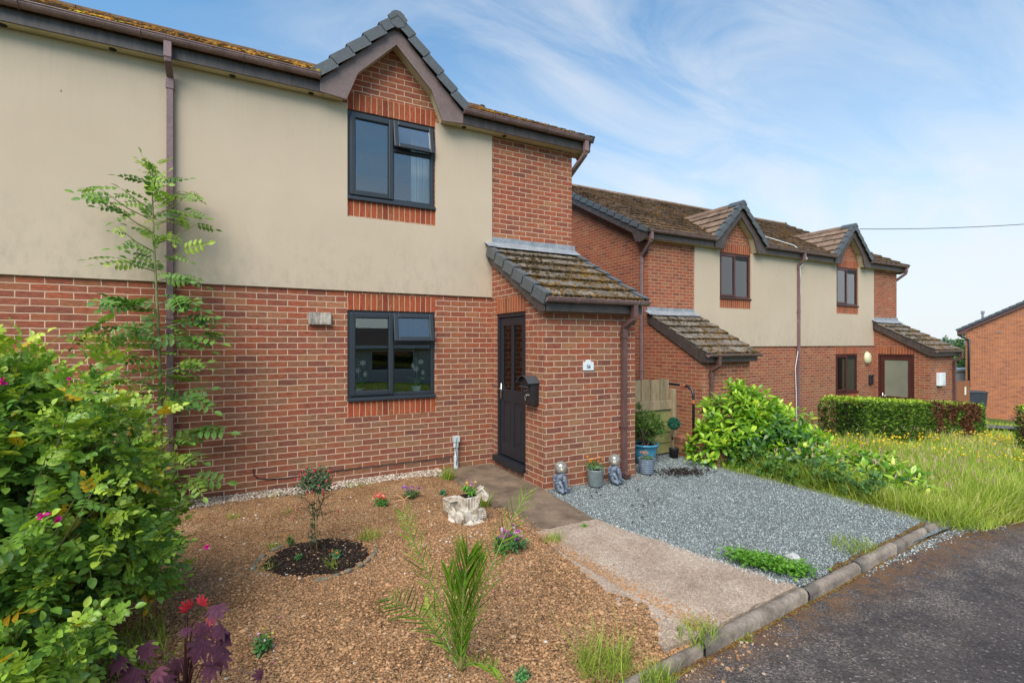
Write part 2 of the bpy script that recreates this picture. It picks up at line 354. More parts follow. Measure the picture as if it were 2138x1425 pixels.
# ================================================================== houses
X_, Y_, Z_ = np.eye(3)
rs = np.random.RandomState(11)
def wall_grid(mb, x0, x1, z0, z1, y0, y1, holes):
    """wall in the xz plane, front face y0 (towards -y), with rectangular holes"""
    xs = sorted({x0, x1, *[h[0] for h in holes], *[h[1] for h in holes]}); zs = sorted({z0, z1, *[h[2] for h in holes], *[h[3] for h in holes]})
    def inside(a, b): return any(h[0] < a < h[1] and h[2] < b < h[3] for h in holes)
    for i in range(len(xs)-1):
        for j in range(len(zs)-1):
            a, b, c, d = xs[i], xs[i+1], zs[j], zs[j+1]
            if inside((a+b)/2, (c+d)/2): continue
            mb.add([(a, y0, c), (b, y0, c), (b, y0, d), (a, y0, d)], [(0, 1, 2, 3)])
            mb.add([(a, y1, c), (b, y1, c), (b, y1, d), (a, y1, d)], [(3, 2, 1, 0)])
    for (a, b, c, d) in list(holes)+[(x0, x1, z0, z1)]:
        mb.add([(a, y0, c), (b, y0, c), (b, y1, c), (a, y1, c)], [(0, 1, 2, 3)])
        mb.add([(a, y0, d), (b, y0, d), (b, y1, d), (a, y1, d)], [(3, 2, 1, 0)])
        mb.add([(a, y0, c), (a, y1, c), (a, y1, d), (a, y0, d)], [(0, 1, 2, 3)])
        mb.add([(b, y0, c), (b, y1, c), (b, y1, d), (b, y0, d)], [(3, 2, 1, 0)])
ICO = None
def ico():
    global ICO
    if ICO is None:
        import bmesh
        b = bmesh.new(); bmesh.ops.create_icosphere(b, subdivisions=1, radius=1)
        ICO = (np.array([v.co[:] for v in b.verts]), [tuple(v.index for v in f.verts) for f in b.faces]); b.free()
    return ICO
def blobs(mb, P, size, N=None, flat=.5, rng=rs, tint=None):
    """irregular low-poly lumps at points P"""
    T, Fs = ico(); T = T*(1+.25*(rng.rand(len(T), 1)-.5)); k = len(P)
    if k == 0: return
    a = rng.rand(k)*2*PI; s = size*(.6+.8*rng.rand(k)) if np.isscalar(size) else size
    R = np.zeros((k, 3, 3)); c, q = np.cos(a), np.sin(a)
    R[:, 0, 0] = c; R[:, 0, 1] = -q; R[:, 1, 0] = q; R[:, 1, 1] = c; R[:, 2, 2] = flat
    st = np.ones((k, 1, 3)); st[:, 0, 0] = .8+.6*rng.rand(k); R = R*st
    if N is not None:
        n = np.asarray(N, float); n /= np.linalg.norm(n); M = np.array(Vector((0, 0, 1)).rotation_difference(Vector(n)).to_matrix()); R = np.einsum('ij,kjl->kil', M, R)
    mb.batch(T, Fs, R*s[:, None, None], np.asarray(P), tint if tint is not None else rng.rand(k))
def tiles(mb, O, U, S, N, width, length, tw=.30, g=.31, th=.026, jit=.004, rng=rs, clip=None):
    nc = int(math.ceil(length/g)); O, U, S, N = map(np.asarray, (O, U, S, N))
    for c in range(nc):
        s0 = c*g; s1 = min(s0+g*1.1, length+.02); off = (.5*tw if c % 2 else 0)
        if s1-s0 < .03: continue
        u = -off
        ivs = [(0, width)] if clip is None else clip(s0+g*.15)
        if isinstance(ivs, tuple): ivs = [ivs]
        while u < width-1e-6:
            j = (rng.rand()-.5)*2*jit; k = (rng.rand()-.5)*.012; tn = rng.rand()
            for (lim0, lim1) in ivs:
                a, b = max(u, lim0), min(u+tw, lim1)
                if b-a < .02: continue
                mb.obox(O, U, S, N, a+.002, b-.002, s0+k, s1, .012+j, .012+th+j, -.018+j*.3, th*.3-.006+j*.3, tint=tn)
            u += tw
def moss_on(mb, O, U, S, N, width, length, n, size, g=.31, tw=.30, edge=.75, rng=rs, clip=None, h=.03):
    O, U, S, N = map(np.asarray, (O, U, S, N)); nc = int(length/g)+1
    u = rng.rand(n)*width; c = rng.randint(0, nc, n); e = rng.rand(n)
    s = np.where(e < edge, c*g-.012+.05*np.abs(rng.randn(n))*.5, rng.rand(n)*length)
    jn = e > .9
    u = np.where(jn, np.round(u/tw+.5*(c % 2))*tw-.5*tw*(c % 2)+rng.randn(n)*.006, u); s = np.where(jn, (c+rng.rand(n))*g, s)
    clus = vnoise(u, s, 2.6, 5)+.35*vnoise(u, s, 9, 2); keep = (clus > -.12+.25*(rng.rand(n)-.5)) & (s < length) & (s > -.02) & (u > .01) & (u < width-.01)
    if clip is not None:
        def ok(a, b):
            iv = clip(b); iv = [iv] if isinstance(iv, tuple) else iv
            return any(l <= a <= h_ for l, h_ in iv)
        keep &= np.array([ok(a, b) for a, b in zip(u, s)])
    u, s = u[keep], s[keep]; frac = (s/g) % 1
    P = O+u[:, None]*U+s[:, None]*S+(h*(1-frac*.75)+.006)[:, None]*N
    t = np.clip(.5+vnoise(u, s, 1.3, 8)*1.0+rng.randn(len(u))*.2, 0, 1)
    blobs(mb, P, size*(.35+1.15*rng.rand(len(u))**2), N, .42, rng, t)
def verge(mb, O, S, N, out, length, g=.31, lip=.09, drop=.11, gap=.004):
    """stepped dry-verge caps along one sloping edge; out = unit vector away from the roof"""
    out = np.asarray(out); n = int(round(length/g))
    for c in range(n):
        s0 = c*g-.02; s1 = s0+g-gap+.03
        mb.obox(O, -out, S, N, -.012, lip, s0, s1, .042, .054, .012, .024)
        mb.obox(O, -out, S, N, -.014, -.002, s0, s1, -drop+.042, .052, -drop+.012, .022)
        mb.obox(O, -out, S, N, -.013, lip*.5, s0-.003, s0+.006, -drop+.045, .05)
def half_gutter(mb, x0, x1, y, z, r=.056):
    n = 8; ro = r; ri = r-.004
    V = []
    for x in (x0, x1):
        for rr in (ro, ri):
            for k in range(n+1):
                a = PI+PI*k/n; V.append((x, y+rr*math.cos(a), z+rr*math.sin(a)))
    m = n+1; Fs = []
    for k in range(n):
        Fs += [(k, k+1, 2*m+k+1, 2*m+k), (m+k, 3*m+k, 3*m+k+1, m+k+1), (k, m+k, m+k+1, k+1), (2*m+k, 2*m+k+1, 3*m+k+1, 3*m+k)]
    Fs += [(0, 2*m, 3*m, m), (n, m+n, 3*m+n, 2*m+n)]
    mb.add(V, Fs)
    mb.tube([(x0, y-r, z), (x1, y-r, z)], .007, 6)
    for x in (x0, x1): mb.prism([(y+ro*math.cos(PI+PI*k/n), z+ro*math.sin(PI+PI*k/n)) for k in range(n+1)], x-.003, x+.003, 'x')
    for x in np.arange(x0+.45, x1-.2, .95):
        mb.tube([(x, y+(r+.006)*math.cos(PI+PI*k/8), z+(r+.006)*math.sin(PI+PI*k/8)) for k in range(9)], .006, 5)
def frame(mb, x0, x1, z0, z1, y0, y1, w):
    mb.box(x0, x0+w, y0, y1, z0, z1); mb.box(x1-w, x1, y0, y1, z0, z1)
    mb.box(x0+w, x1-w, y0, y1, z0, z0+w); mb.box(x0+w, x1-w, y0, y1, z1-w, z1)
def pane(x0, x1, z0, z1, y, parent, name='pane', m=None):
    b = MB(); b.box(x0, x1, y, y+.006, z0, z1); return b.build(name, m or m_glass, parent)
def window_grey(H, x0, x1, z0, z1, y):
    b = MB(); fw = .045; xm = x0+(x1-x0)*.5; zt = z1-.40
    frame(b, x0, x1, z0+.03, z1, y, y+.07, fw); b.box(xm-.022, xm+.022, y+.002, y+.068, z0+.03+fw, z1-fw); b.box(xm+.022, x1-fw, y+.003, y+.067, zt-.03, zt+.015)
    W = b.build('window', m_anth, H, bevel=.004)
    s = MB(); frame(s, x0+.03, xm+.006, z0+.055, z1-.028, y-.022, y+.03, .062); s.build('casement', m_anth, W, bevel=.008)
    s = MB(); frame(s, x0+.088, xm-.052, z0+.113, z1-.086, y-.012, y-.001, .010); s.build('glazing_bead', m_seal, W)
    pane(x0+.09, xm-.054, z0+.115, z1-.088, y+.004, W)
    pane(xm+.02, x1-fw+.004, z0+.03+fw-.004, zt-.028, y+.03, W)
    # top sash, propped open
    hz = z1-.02; a = math.radians(11); h = .385
    n_ = np.array([0, -math.cos(a), -math.sin(a)]); d_ = np.array([0, -math.sin(a), -math.cos(a)])*1.0
    d_ = np.array([0, -math.sin(a), -math.cos(a)]); n_ = np.array([0, -math.cos(a), math.sin(a)])
    O = np.array([xm+.004, y-.004, hz]); wd = x1-.02-(xm+.004); fw2 = .062; s = MB()
    s.obox(O, X_, d_, n_, 0, fw2, 0, h, -.02, .025); s.obox(O, X_, d_, n_, wd-fw2, wd, 0, h, -.02, .025)
    s.obox(O, X_, d_, n_, fw2, wd-fw2, 0, fw2, -.02, .025); s.obox(O, X_, d_, n_, fw2, wd-fw2, h-fw2, h, -.02, .025)
    s.build('top_sash', m_anth, W, bevel=.008)
    s = MB(); s.obox(O, X_, d_, n_, fw2-.002, wd-fw2+.002, fw2-.002, h-fw2+.002, -.004, .002); s.build('top_pane', m_glass, W)
    s = MB(); s.box(x0-.012, x1+.012, y-.045, y+.02, z0, z0+.028); s.box(x0-.012, x1+.012, y-.05, y-.035, z0-.018, z0+.02); s.build('sill', m_anth, W, bevel=.006)
    return W
def window_brown(H, x0, x1, z0, z1, y, kind):
    b = MB(); fw = .05; xm = x0+(x1-x0)*.5
    frame(b, x0, x1, z0+.03, z1, y, y+.07, fw); b.box(xm-.03, xm+.03, y+.002, y+.068, z0+.03+fw, z1-fw)
    W = b.build('window', m_win_brown, H, bevel=.004)
    s = MB(); frame(s, x0+.03, xm+.01, z0+.06, z1-.03, y-.02, y+.03, .055); s.build('casement', m_win_brown, W, bevel=.006)
    s = MB(); s.box(xm+.03, x1-fw, y+.01, y+.05, z1-fw-.10, z1-fw); s.build('dark_top_gap', m_seal, W)  # solid black strip painted in for the dark gap over the right pane
    pane(x0+.08, xm-.04, z0+.11, z1-.08, y+.006, W); pane(xm+.03, x1-fw, z0+.08, z1-fw-.10, y+.025, W)
    s = MB(); s.box(x0-.02, x1+.03, y-.05, y+.02, z0-.002, z0+.028); s.build('sill', m_win_brown, W, bevel=.005)
    s = MB(); xs = np.linspace(x0-.1, xm+.02, 22)
    for i in range(21): s.obox((0, 0, 0), X_, Z_, Y_, xs[i], xs[i+1], z0-.1, z1+.1, y+.14+(.02 if i % 2 else 0), y+.15+(.02 if i % 2 else 0))
    s.build('net_curtain', m_curtain, W)
    s = MB(); xs = np.linspace(xm+.12, x1-.06, 9)
    for i in range(8): s.box(xs[i], xs[i+1]-.006, y+.16, y+.165, z0-.1, z1+.1)
    s.build('vertical_blind', m_blind if kind == 'low' else m_curtain, W)
    return W
def room(H, x0, x1, z0, z1, y0, y1, m):
    b = MB(); e = .004
    b.add([(x0, y0, z0), (x1, y0, z0), (x1, y1, z0), (x0, y1, z0), (x0, y0, z1), (x1, y0, z1), (x1, y1, z1), (x0, y1, z1)],
          [(0, 1, 2, 3), (7, 6, 5, 4), (3, 2, 6, 7), (0, 3, 7, 4), (2, 1, 5, 6)])
    return b.build('room', m, H)
PITCH = math.radians(28); tP = math.tan(PITCH)
HW = 5.48; EZ = 4.90; PD = 1.50; PW = 1.46
def pipe(b, top, x, y, zb, tilt=True, shoe=True, side='y', w=.032, gy=None, ox=0):
    """square downpipe: gutter outlet at (x, gy, top), offset back to (x, y), down to zb"""
    r = w*1.4142
    b.tube([(x+ox, gy, top), (x+ox, gy, top-.17)], r*1.12, 4, sq=True)
    b.tube([(x+ox, gy, top-.15), (x+ox, gy, top-.19), (x, y, top-.30), (x, y, top-.40)], r, 4, sq=True)
    b.tube([(x, y, top-.34), (x, y, top-.44)], r*1.2, 4, sq=True)
    b.tube([(x, y, top-.38), (x, y, zb)], r, 4, sq=True)
    if shoe: b.tube([(x, y, zb+.22), (x, y, zb+.06), (x, y-.09, zb+.02)], r*1.15, 4, sq=True)
    z = top-1.6
    while z > zb+.3:
        b.tube([(x, y, z), (x, y, z-.035)], r*1.22, 4, sq=True); b.box(x-.055, x+.055, y+.02, y+.045, z-.03, z-.005); z -= 1.35
def build_house(name, label, loc, style, mb_brick, m_roof, halves, door_at, mossn, mossmat, moss_size, low_win=True, porch_slope_left=None):
    H = thing(name, label, 'house', loc)
    A = style == 'A'
    WX = 2.54; ww = .593
    wins = []
    for s in (-1, 1):
        wins.append((s*WX-ww, s*WX+ww, 3.68, 4.84)); wins.append((s*WX-ww, s*WX+ww, 1.05, 2.225))
    # --- brick body
    b = MB(); wall_grid(b, -HW, HW, -1.2 if not A else -.15, EZ, 0, .26, wins)
    D = 8.1; yr = D/2+.0; zr = EZ+.02+yr*tP
    for s in (-1, 1):
        b.prism([(.26, -1.2 if not A else -.15), (D, -1.2 if not A else -.15), (D, EZ), (yr, zr), (.26, EZ+.26*tP)], s*HW-.13*s-.13, s*HW-.13*s+.13, 'x')
    b.box(-HW+.26, HW-.26, D-.26, D, -1.2 if not A else -.15, EZ)
    for s in (-1, 1):      # brick of the window gables
        b.prism([(s*WX-.66, EZ+.001), (s*WX+.66, EZ+.001), (s*WX+.66, 5.22), (s*WX, 5.86), (s*WX-.66, 5.22)], .001, .11, 'y')
    b.build('wall', mb_brick, H, uv=True)
    # --- soldier courses
    for (x0, x1, z0, z1) in wins:
        sb = MB(); up = z0 > 3
        sb.box(x0-.004, x1+.004, -.003 if not up else -.0035, .05, z1+.004, z1+.222); sb.build('soldier_course', m_soldier, H, uv=True, swap=z1)
        sb = MB(); sb.box(x0-.004, x1+.004, -.003, .05, z0-.225, z0-.004); sb.build('soldier_course', m_soldier, H, uv=True, swap=z0-.225)
    # --- cream render
    c = MB()
    xs = [-HW+1.46, -WX-ww-.004, -WX+ww+.004, WX-ww-.004, WX+ww+.004, HW-1.46]
    zb = 2.476
    for i in range(5):
        x0, x1 = xs[i], xs[i+1]
        if i in (1, 3): c.prism([(x0, zb), (x1, zb), (x1, 3.437), (x0, 3.437)], -.028, .002, 'y')
        else: c.prism([(x0, zb), (x1, zb), (x1, EZ-.002), (x0, EZ-.002)], -.028, .002, 'y')
    c.build('cream_render', m_clad, H)
    # --- windows
    for (x0, x1, z0, z1) in wins:
        up = z0 > 3
        if A: window_grey(H, x0+.006, x1-.006, z0, z1-.006, .012)
        else: window_brown(H, x0+.006, x1-.006, z0, z1-.006, .012, 'up' if up else 'low')
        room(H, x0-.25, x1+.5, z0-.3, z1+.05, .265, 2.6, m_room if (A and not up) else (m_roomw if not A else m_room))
    # --- fascia, soffit
    f = MB(); so_ = MB(); g = MB()
    ov = .25
    segs = [(-HW-ov, -WX-.92), (-WX+.92, WX-.92), (WX+.92, HW+ov)]
    for (a, e) in segs: f = MB(); f.box(a, e, -.165, -.145, EZ, EZ+.19); f.build('fascia', m_fascia, H, bevel=.003)
    sl_ = []
    for (a, e) in ((-HW-ov+.03, -WX-.905), (-WX+.905, WX-.905), (WX+.905, HW+ov-.03)):
        so_ = MB(); so_.box(a, e, -.144, .0, EZ+.002, EZ+.02); sl_.append((a, e, so_.build('soffit', m_soffit, H)))
    for x in ([-4.6, -3.75, -1.3, -.45, .65, 1.50, 3.55, 4.2] if A else [-4, 0.8, 4.1]):
        par = [q for q in sl_ if q[0] < x < q[1]]
        if not par: continue
        vb = MB(); vb.lathe([(.001, 0), (.032, 0), (.035, .003), (.035, .006)], 16, (x, -.075, EZ-.004)); vb.build('soffit_vent', m_seal if A else m_soffit, par[0][2])
    for (a, e) in segs:
        g = MB(); half_gutter(g, a+(.05 if a < -HW else .03), e-(.05 if e > HW else .03), -.222, EZ+.185); g.build('gutter', m_brown, H, smooth=False)
    # --- main roof, front and back slopes
    S = np.array([0, math.cos(PITCH), math.sin(PITCH)]); N = np.array([0, -math.sin(PITCH), math.cos(PITCH)])
    O = np.array([-HW-ov+.01, -.235, EZ+.185]); wid = 2*(HW+ov)-.02; ln = (yr+.235)/math.cos(PITCH)
    def clipf(s):
        y = -.235+s*math.cos(PITCH); hw_ = 1.0-.03-(y+.235)*tP/math.tan(math.radians(44.5)); xo_ = O[0]
        if hw_ <= 0: return [(0, wid)]
        return [(0, -WX-hw_-xo_), (-WX+hw_-xo_, WX-hw_-xo_), (WX+hw_-xo_, wid)]
    R = MB()
    for c_ in range(int(ln/.15)+1):
        for (a_, b_) in clipf(c_*.15+.02): R.obox(O+N*-.03, X_, S, N, a_+.02, b_-.02, c_*.15+.04, min(c_*.15+.19, ln), -.03, .0)
    S2 = np.array([0, -math.cos(PITCH), math.sin(PITCH)]); N2 = np.array([0, math.sin(PITCH), math.cos(PITCH)])
    O2 = np.array([-HW-ov+.01, D+.235, EZ+.185]); R.obox(O2, X_, S2, N2, .02, wid-.02, .04, ln, -.05, .0)
    tiles(R, O, X_, S, N, wid, ln, jit=.006, th=.03 if A else .05, clip=clipf)
    tiles(R, O2, X_, S2, N2, wid, ln, tw=.9)
    roof = R.build('roof', m_roof, H, tint=True)
    rt = MB(); zt = O[2]+ln*math.sin(PITCH)
    x = -HW-ov
    while x < HW+ov-.1:
        e = min(x+.44, HW+ov); rt.tube([(x+.004, yr, zt-.045), (e, yr, zt-.045+rs.rand()*.006)], .125, 10); x += .445
    rt.build('ridge_tile', m_roof, roof, tint=True)
    for s in (-1, 1):
        V = MB(); o = np.array([s*(HW+ov), -.235, EZ+.185]); verge(V, o, S, N, (s, 0, 0), ln, drop=.10)
        o = np.array([s*(HW+ov), D+.235, EZ+.185]); verge(V, o, S2, N2, (s, 0, 0), ln, drop=.10)
        V.build('verge_cap', m_capg, roof)
    for s in (-1, 1):
        bb = MB(); bs = MB()
        x0 = s*(HW+ov-.03); lo = EZ+.03
        for sg in (1, -1):
            yy = lambda y: y if sg > 0 else D-y
            top = lambda y: EZ+.15+(y+.235)*tP
            poly = [(yy(-.21), EZ+.13), (yy(yr), top(yr)-.02), (yy(yr), top(yr)-.22), (yy(.28), top(.28)-.22), (yy(.16), EZ-.03), (yy(.0), EZ-.055), (yy(-.17), EZ+.0)]
            bb.prism(poly, x0-.012, x0+.012, 'x')
            bs.prism([(yy(-.13), EZ+.02), (yy(-.13), EZ+.10), (yy(yr), top(yr)-.06), (yy(yr), top(yr)-.19), (yy(.30), top(.30)-.19), (yy(.17), EZ+.0)], s*(HW+.002), x0-.012*s, 'x')
        bb.build('bargeboard', m_barge if A else m_fascia, H); bs.build('verge_soffit', m_soffit if A else m_fascia, H)
    M_ = MB(); moss_on(M_, O, X_, S, N, wid, ln, mossn, moss_size, edge=.62 if A else .93, clip=clipf, h=.03 if A else .035)
    M_.build('moss', mossmat, roof, tint=True)
    # --- window gables (two little roofs)
    for s in (-1, 1):
        xc = s*WX; GR = MB(); a = math.radians(44.5); hw = 1.0; z0 = EZ+.20; rise = hw*math.tan(a); ap = z0+rise
        gm = MB()
        for q in (-1, 1):
            O3 = np.array([xc+q*hw, -.235, z0]); Sg = np.array([-q*math.cos(a), 0, math.sin(a)]); Ng = np.array([q*math.sin(a), 0, math.cos(a)]); L = hw/math.cos(a)
            bl = (rise+.02)/tP
            clp = lambda s_, L=L, bl=bl: (0, .25+bl*s_/L)
            GR.add([O3-Ng*.01, O3-Ng*.01+Sg*L, O3-Ng*.01+Sg*L+Y_*(bl+.2), O3-Ng*.01+Y_*.2], [(0, 1, 2, 3)])
            tiles(GR, O3, Y_, Sg, Ng, bl+.4, L, g=.27, jit=.004, clip=clp)
            if not A: moss_on(gm, O3, Y_, Sg, Ng, bl+.2, L, 120, .016, g=.27, clip=clp)
            vg = None
        gr = GR.build('gable_roof', m_tileA if A else m_tileB, H, tint=True)
        if not A: gm.build('moss', mossmat, gr, tint=True, smooth=True)
        vg = MB()
        for q in (-1, 1):
            O3 = np.array([xc+q*hw, -.24, z0]); Sg = np.array([-q*math.cos(a), 0, math.sin(a)]); Ng = np.array([q*math.sin(a), 0, math.cos(a)]); L = hw/math.cos(a)
            n = 5; gg = L/n
            for c in range(n):
                s0 = c*gg-.01; s1 = s0+gg+.01
                if c == n-1: s1 = L-.02
                vg.obox(O3, Y_, Sg, Ng, -.012, .10, s0, s1, .048, .062, .018, .032)
                vg.obox(O3, Y_, Sg, Ng, -.014, -.002, s0, s1, -.065, .06, -.095, .03)
        vg.prism([(xc-.10, ap-.075), (xc-.13, ap-.03), (xc-.04, ap+.062), (xc+.04, ap+.062), (xc+.13, ap-.03), (xc+.10, ap-.075), (xc, ap+.0)], -.265, -.235, 'y')
        vg.tube([(xc, -.26, ap-.045), (xc, .12, ap-.04)], .115, 8)
        vg.build('verge_cap', m_capg, gr)
        rg = MB(); yb = .12
        while yb < (rise)/tP-.1: rg.tube([(xc, yb, ap-.06), (xc, yb+.38, ap-.055)], .11, 8); yb += .385
        if yb > .2: rg.build('ridge_tile', m_tileA if A else m_tileB, gr, tint=True)
        if not A:
            vm = MB(); Pn = 220; k = rs.rand(Pn)
            for q in (-1, 1):
                P = np.stack([xc+q*hw*(1-k)+rs.randn(Pn)*.02, -.2+k*rise/tP+rs.randn(Pn)*.02, z0+k*rise+.03+0*k], 1); blobs(vm, P, .018, None, .6)
            vm.build('valley_moss', m_moss, gr, tint=True, smooth=True)
        bo = MB(); cr = MB()
        for q in (-1, 1):
            poly = [(0, 5.975), (q*.95, 5.045), (q*.95, 4.895), (q*.635, 4.868), (q*.49, 5.24), (0, 5.735)]
            bo.prism([(xc+p, z) for p, z in poly], -.192, -.17, 'y')
            poly = [(0, 5.93), (q*.90, 5.04), (q*.90, 4.902), (q*.665, 4.902), (q*.52, 5.25), (0, 5.765)]
            cr.prism([(xc+p, z) for p, z in poly], -.169, .0, 'y')
        bo.build('bargeboard', m_barge if A else m_fascia, H, bevel=.003); cr.build('gable_soffit', m_soffit, H)
    # --- porches
    for s in ((1, -1) if halves == 2 else (1,)):
        xo = s*HW; xi = s*(HW-PW)         # outer, inner face
        lo, hi = min(xo, xi), max(xo, xi)
        zb0 = -.15 if A else -1.2
        pb = MB()
        door = (-1.04, -.18, .16, 2.215) if A else (-1.10, -.14, .12, 2.215)
        # front wall
        wall_grid(pb, lo, hi, zb0, 2.36, -PD, -PD+.11, [])
        # inner side wall with the door: built in xz then turned
        top = lambda y: 2.36+(y+PD)*tP
        def side(x, dr, face):
            y0, y1 = -PD+.11, -.001
            def q(ya, yb_, za, zb_a, zb_b):
                for xx in (x, x-face*.11):
                    pb.add([(xx, ya, za), (xx, yb_, za), (xx, yb_, zb_b), (xx, ya, zb_a)], [(0, 1, 2, 3)])
            if dr:
                q(-PD+.11, dr[0], zb0, top(-PD+.11), top(dr[0])); q(dr[1], y1, zb0, top(dr[1]), top(y1)); q(dr[0], dr[1], dr[3], top(dr[0]), top(dr[1])); q(dr[0], dr[1], zb0, dr[2], dr[2])
                for yy in (dr[0], dr[1]): pb.add([(x, yy, dr[2]), (x-face*.11, yy, dr[2]), (x-face*.11, yy, dr[3]), (x, yy, dr[3])], [(0, 1, 2, 3)])
                pb.add([(x, dr[0], dr[3]), (x, dr[1], dr[3]), (x-face*.11, dr[1], dr[3]), (x-face*.11, dr[0], dr[3])], [(0, 1, 2, 3)])
                pb.add([(x, dr[0], dr[2]), (x, dr[1], dr[2]), (x-face*.11, dr[1], dr[2]), (x-face*.11, dr[0], dr[2])], [(3, 2, 1, 0)])
            else: q(-PD+.11, y1, zb0, top(-PD+.11), top(y1))
        inner_face = -1 if s > 0 else 1
        has_door = door_at[s] if isinstance(door_at, dict) else True
        side(xi, door if has_door else None, inner_face); side(xo, None, -inner_face)
        PWl = pb.build('porch_wall', mb_brick, H, uv=True)
        if has_door:
            sl = MB(); xf = xi+inner_face*.003; sl.box(min(xf, xi-inner_face*.05), max(xf, xi-inner_face*.05), door[0]-.0, door[1]+.0, door[3]+.004, door[3]+.222); 
            o = sl.build('soldier_course', m_soldier, H, uv=True, swap=door[3])
            d = MB(); md = m_door if A else m_win_brown
            xd = xi-inner_face*.012
            xa, xb = sorted((xd, xd-inner_face*.07))
            fw = .055; y0, y1, z0, z1 = door
            d.box(xa, xb, y0+.003, y0+fw, z0, z1-.004); d.box(xa, xb, y1-fw, y1-.003, z0, z1-.004); d.box(xa, xb, y0+fw, y1-fw, z1-fw, z1-.004)
            Dr = d.build('door', md, H, bevel=.004)
            l = MB(); xa, xb = sorted((xd-inner_face*.018, xd-inner_face*.06)); a, e = y0+fw+.004, y1-fw-.004; st = .09 if A else .11
            zm = z0+.98 if A else z0+.80
            l.box(xa, xb, a, a+st, z0+.03, z1-fw-.004); l.box(xa, xb, e-st, e, z0+.03, z1-fw-.004); l.box(xa, xb, a+st, e-st, z1-fw-.12, z1-fw-.004); l.box(xa, xb, a+st, e-st, zm-.17, zm); l.box(xa, xb, a+st, e-st, z0+.03, z0+.2)
            if A:
                ym = (a+e)/2; l.box(xa, xb, ym-.035, ym+.035, zm, z1-fw-.12); l.box(xa, xb, ym-.035, ym+.035, z0+.2, zm-.17)
            l.build('door_leaf', md, Dr, bevel=.006)
            pn = MB(); xa2, xb2 = sorted((xd-inner_face*.03, xd-inner_face*.05)); pn.box(xa2, xb2, a+st-.01, e-st+.01, z0+.19, zm-.16)
            if A:
                for yc in ((a+st+ym-.035)/2, (ym+.035+e-st)/2):
                    xa3, xb3 = sorted((xd-inner_face*.02, xd-inner_face*.04)); pn.box(xa3, xb3, yc-.065, yc+.065, z0+.26, zm-.24)
            pn.build('door_panel', md, Dr, bevel=.008)
            gl = MB(); xa2, xb2 = sorted((xd-inner_face*.034, xd-inner_face*.04)); gl.box(xa2, xb2, a+st-.01, e-st+.01, zm-.01, z1-fw-.11); gl.build('pane', m_glassf if not A else m_glassd, Dr)
            rb = MB(); xa2, xb2 = sorted((xi-inner_face*.115, xi-inner_face*1.2))
            rb.add([(xa2, y0-.1, z0-.1), (xb2, y0-.1, z0-.1), (xb2, y1+.1, z0-.1), (xa2, y1+.1, z0-.1), (xa2, y0-.1, z1+.1), (xb2, y0-.1, z1+.1), (xb2, y1+.1, z1+.1), (xa2, y1+.1, z1+.1)], [(0, 1, 2, 3), (4, 5, 6, 7), (0, 1, 5, 4), (2, 3, 7, 6), ((1, 2, 6, 5) if inner_face < 0 else (0, 3, 7, 4))])
            rb.build('room', m_room if A else m_roomw, H)
            th = MB(); xa2, xb2 = sorted((xi+inner_face*.055, xd-inner_face*.06)); th.box(xa2, xb2, y0-.0, y1+.03, z0-.045, z0+.012); th.box(*sorted((xi+inner_face*.045, xi+inner_face*.06)), y0, y1+.03, z0-.075, z0-.02); th.build('threshold', md if A else m_lead, Dr, bevel=.004)
            hd = MB(); yh = e-st*.5; xh = xd-inner_face*.012; o_ = inner_face
            hd.obox((xh, yh, zm-.02), X_*o_, Z_, Y_, 0, .010, -.13, .10, -.016, .016); hd.tube([(xh, yh, zm), (xh+o_*.05, yh, zm), (xh+o_*.055, yh-.12, zm)], .009, 8)
            hd.build('handle', m_chrome, Dr, smooth=True)
            if not A:
                lt = MB(); xl = xd-inner_face*.016; yc = (a+e)/2; lt.obox((xl, yc, z0+.71), X_*o_, Z_, Y_, 0, .010, -.03, .03, -.15, .15); lt.build('letterbox', m_chrome, Dr)
                lt = MB(); lt.obox((xl+o_*.01, yc, z0+.71), X_*o_, Z_, Y_, 0, .004, -.016, .016, -.10, .10); lt.build('letter_flap', simple('brass', (.55, .30, .06), .3, metal=.8), Dr)
        # roof over the porch
        ovl = .10
        O4 = np.array([lo-(ovl if s > 0 else .035), -PD-.185, 2.36+.02-.185*tP+.07]); wd = PW+ovl+.035
        Lp = (PD+.185-.01)/math.cos(PITCH)
        PR = MB(); PR.obox(O4, X_, S, N, .03, wd-.03, .02, Lp, -.07, -.004)
        tiles(PR, O4, X_, S, N, wd, Lp, tw=.27, g=.30, th=.03, jit=.007)
        pr = PR.build('porch_roof', m_tile, H, tint=True, bevel=.003)
        M2 = MB(); moss_on(M2, O4, X_, S, N, wd, Lp, 4200 if A else 2200, .019 if A else .021, g=.30, tw=.27, edge=.66, h=.032)
        M2.build('moss', m_moss, pr, tint=True)
        if A:
            V2 = MB(); verge(V2, O4+N*.004, S, N, (-1, 0, 0), Lp, g=.30, lip=.075, drop=.135); V2.build('verge_cap', m_capg, pr, bevel=.004); V2 = MB(); verge(V2, O4+X_*wd+N*.004, S, N, (1, 0, 0), Lp, g=.30, lip=.075, drop=.11); V2.build('verge_cap', m_capg, pr, bevel=.004)
        fl = MB(); zt2 = 2.36+.07+PD*tP+.02
        x = lo-.045
        while x < hi+.04:
            e = min(x+.52, hi+.05); fl.box(x, e-.003, -.018-rs.rand()*.004, -.002, zt2+.02, zt2+.13+rs.rand()*.008)
            fl.obox((0, -.012, zt2+.045), X_, -S, N, x, e-.003, -.03, .19+rs.rand()*.02, .012, .018, .0, .006); x = e
        if s > 0 or not A: fl.obox((lo-ovl+.0, -.005, zt2+.03), X_, -S, N, -.03, .10, 0, .2, .02, .03)
        fl.build('lead_flashing', m_lead, pr, bevel=.003)
        fa = MB(); zf = O4[2]
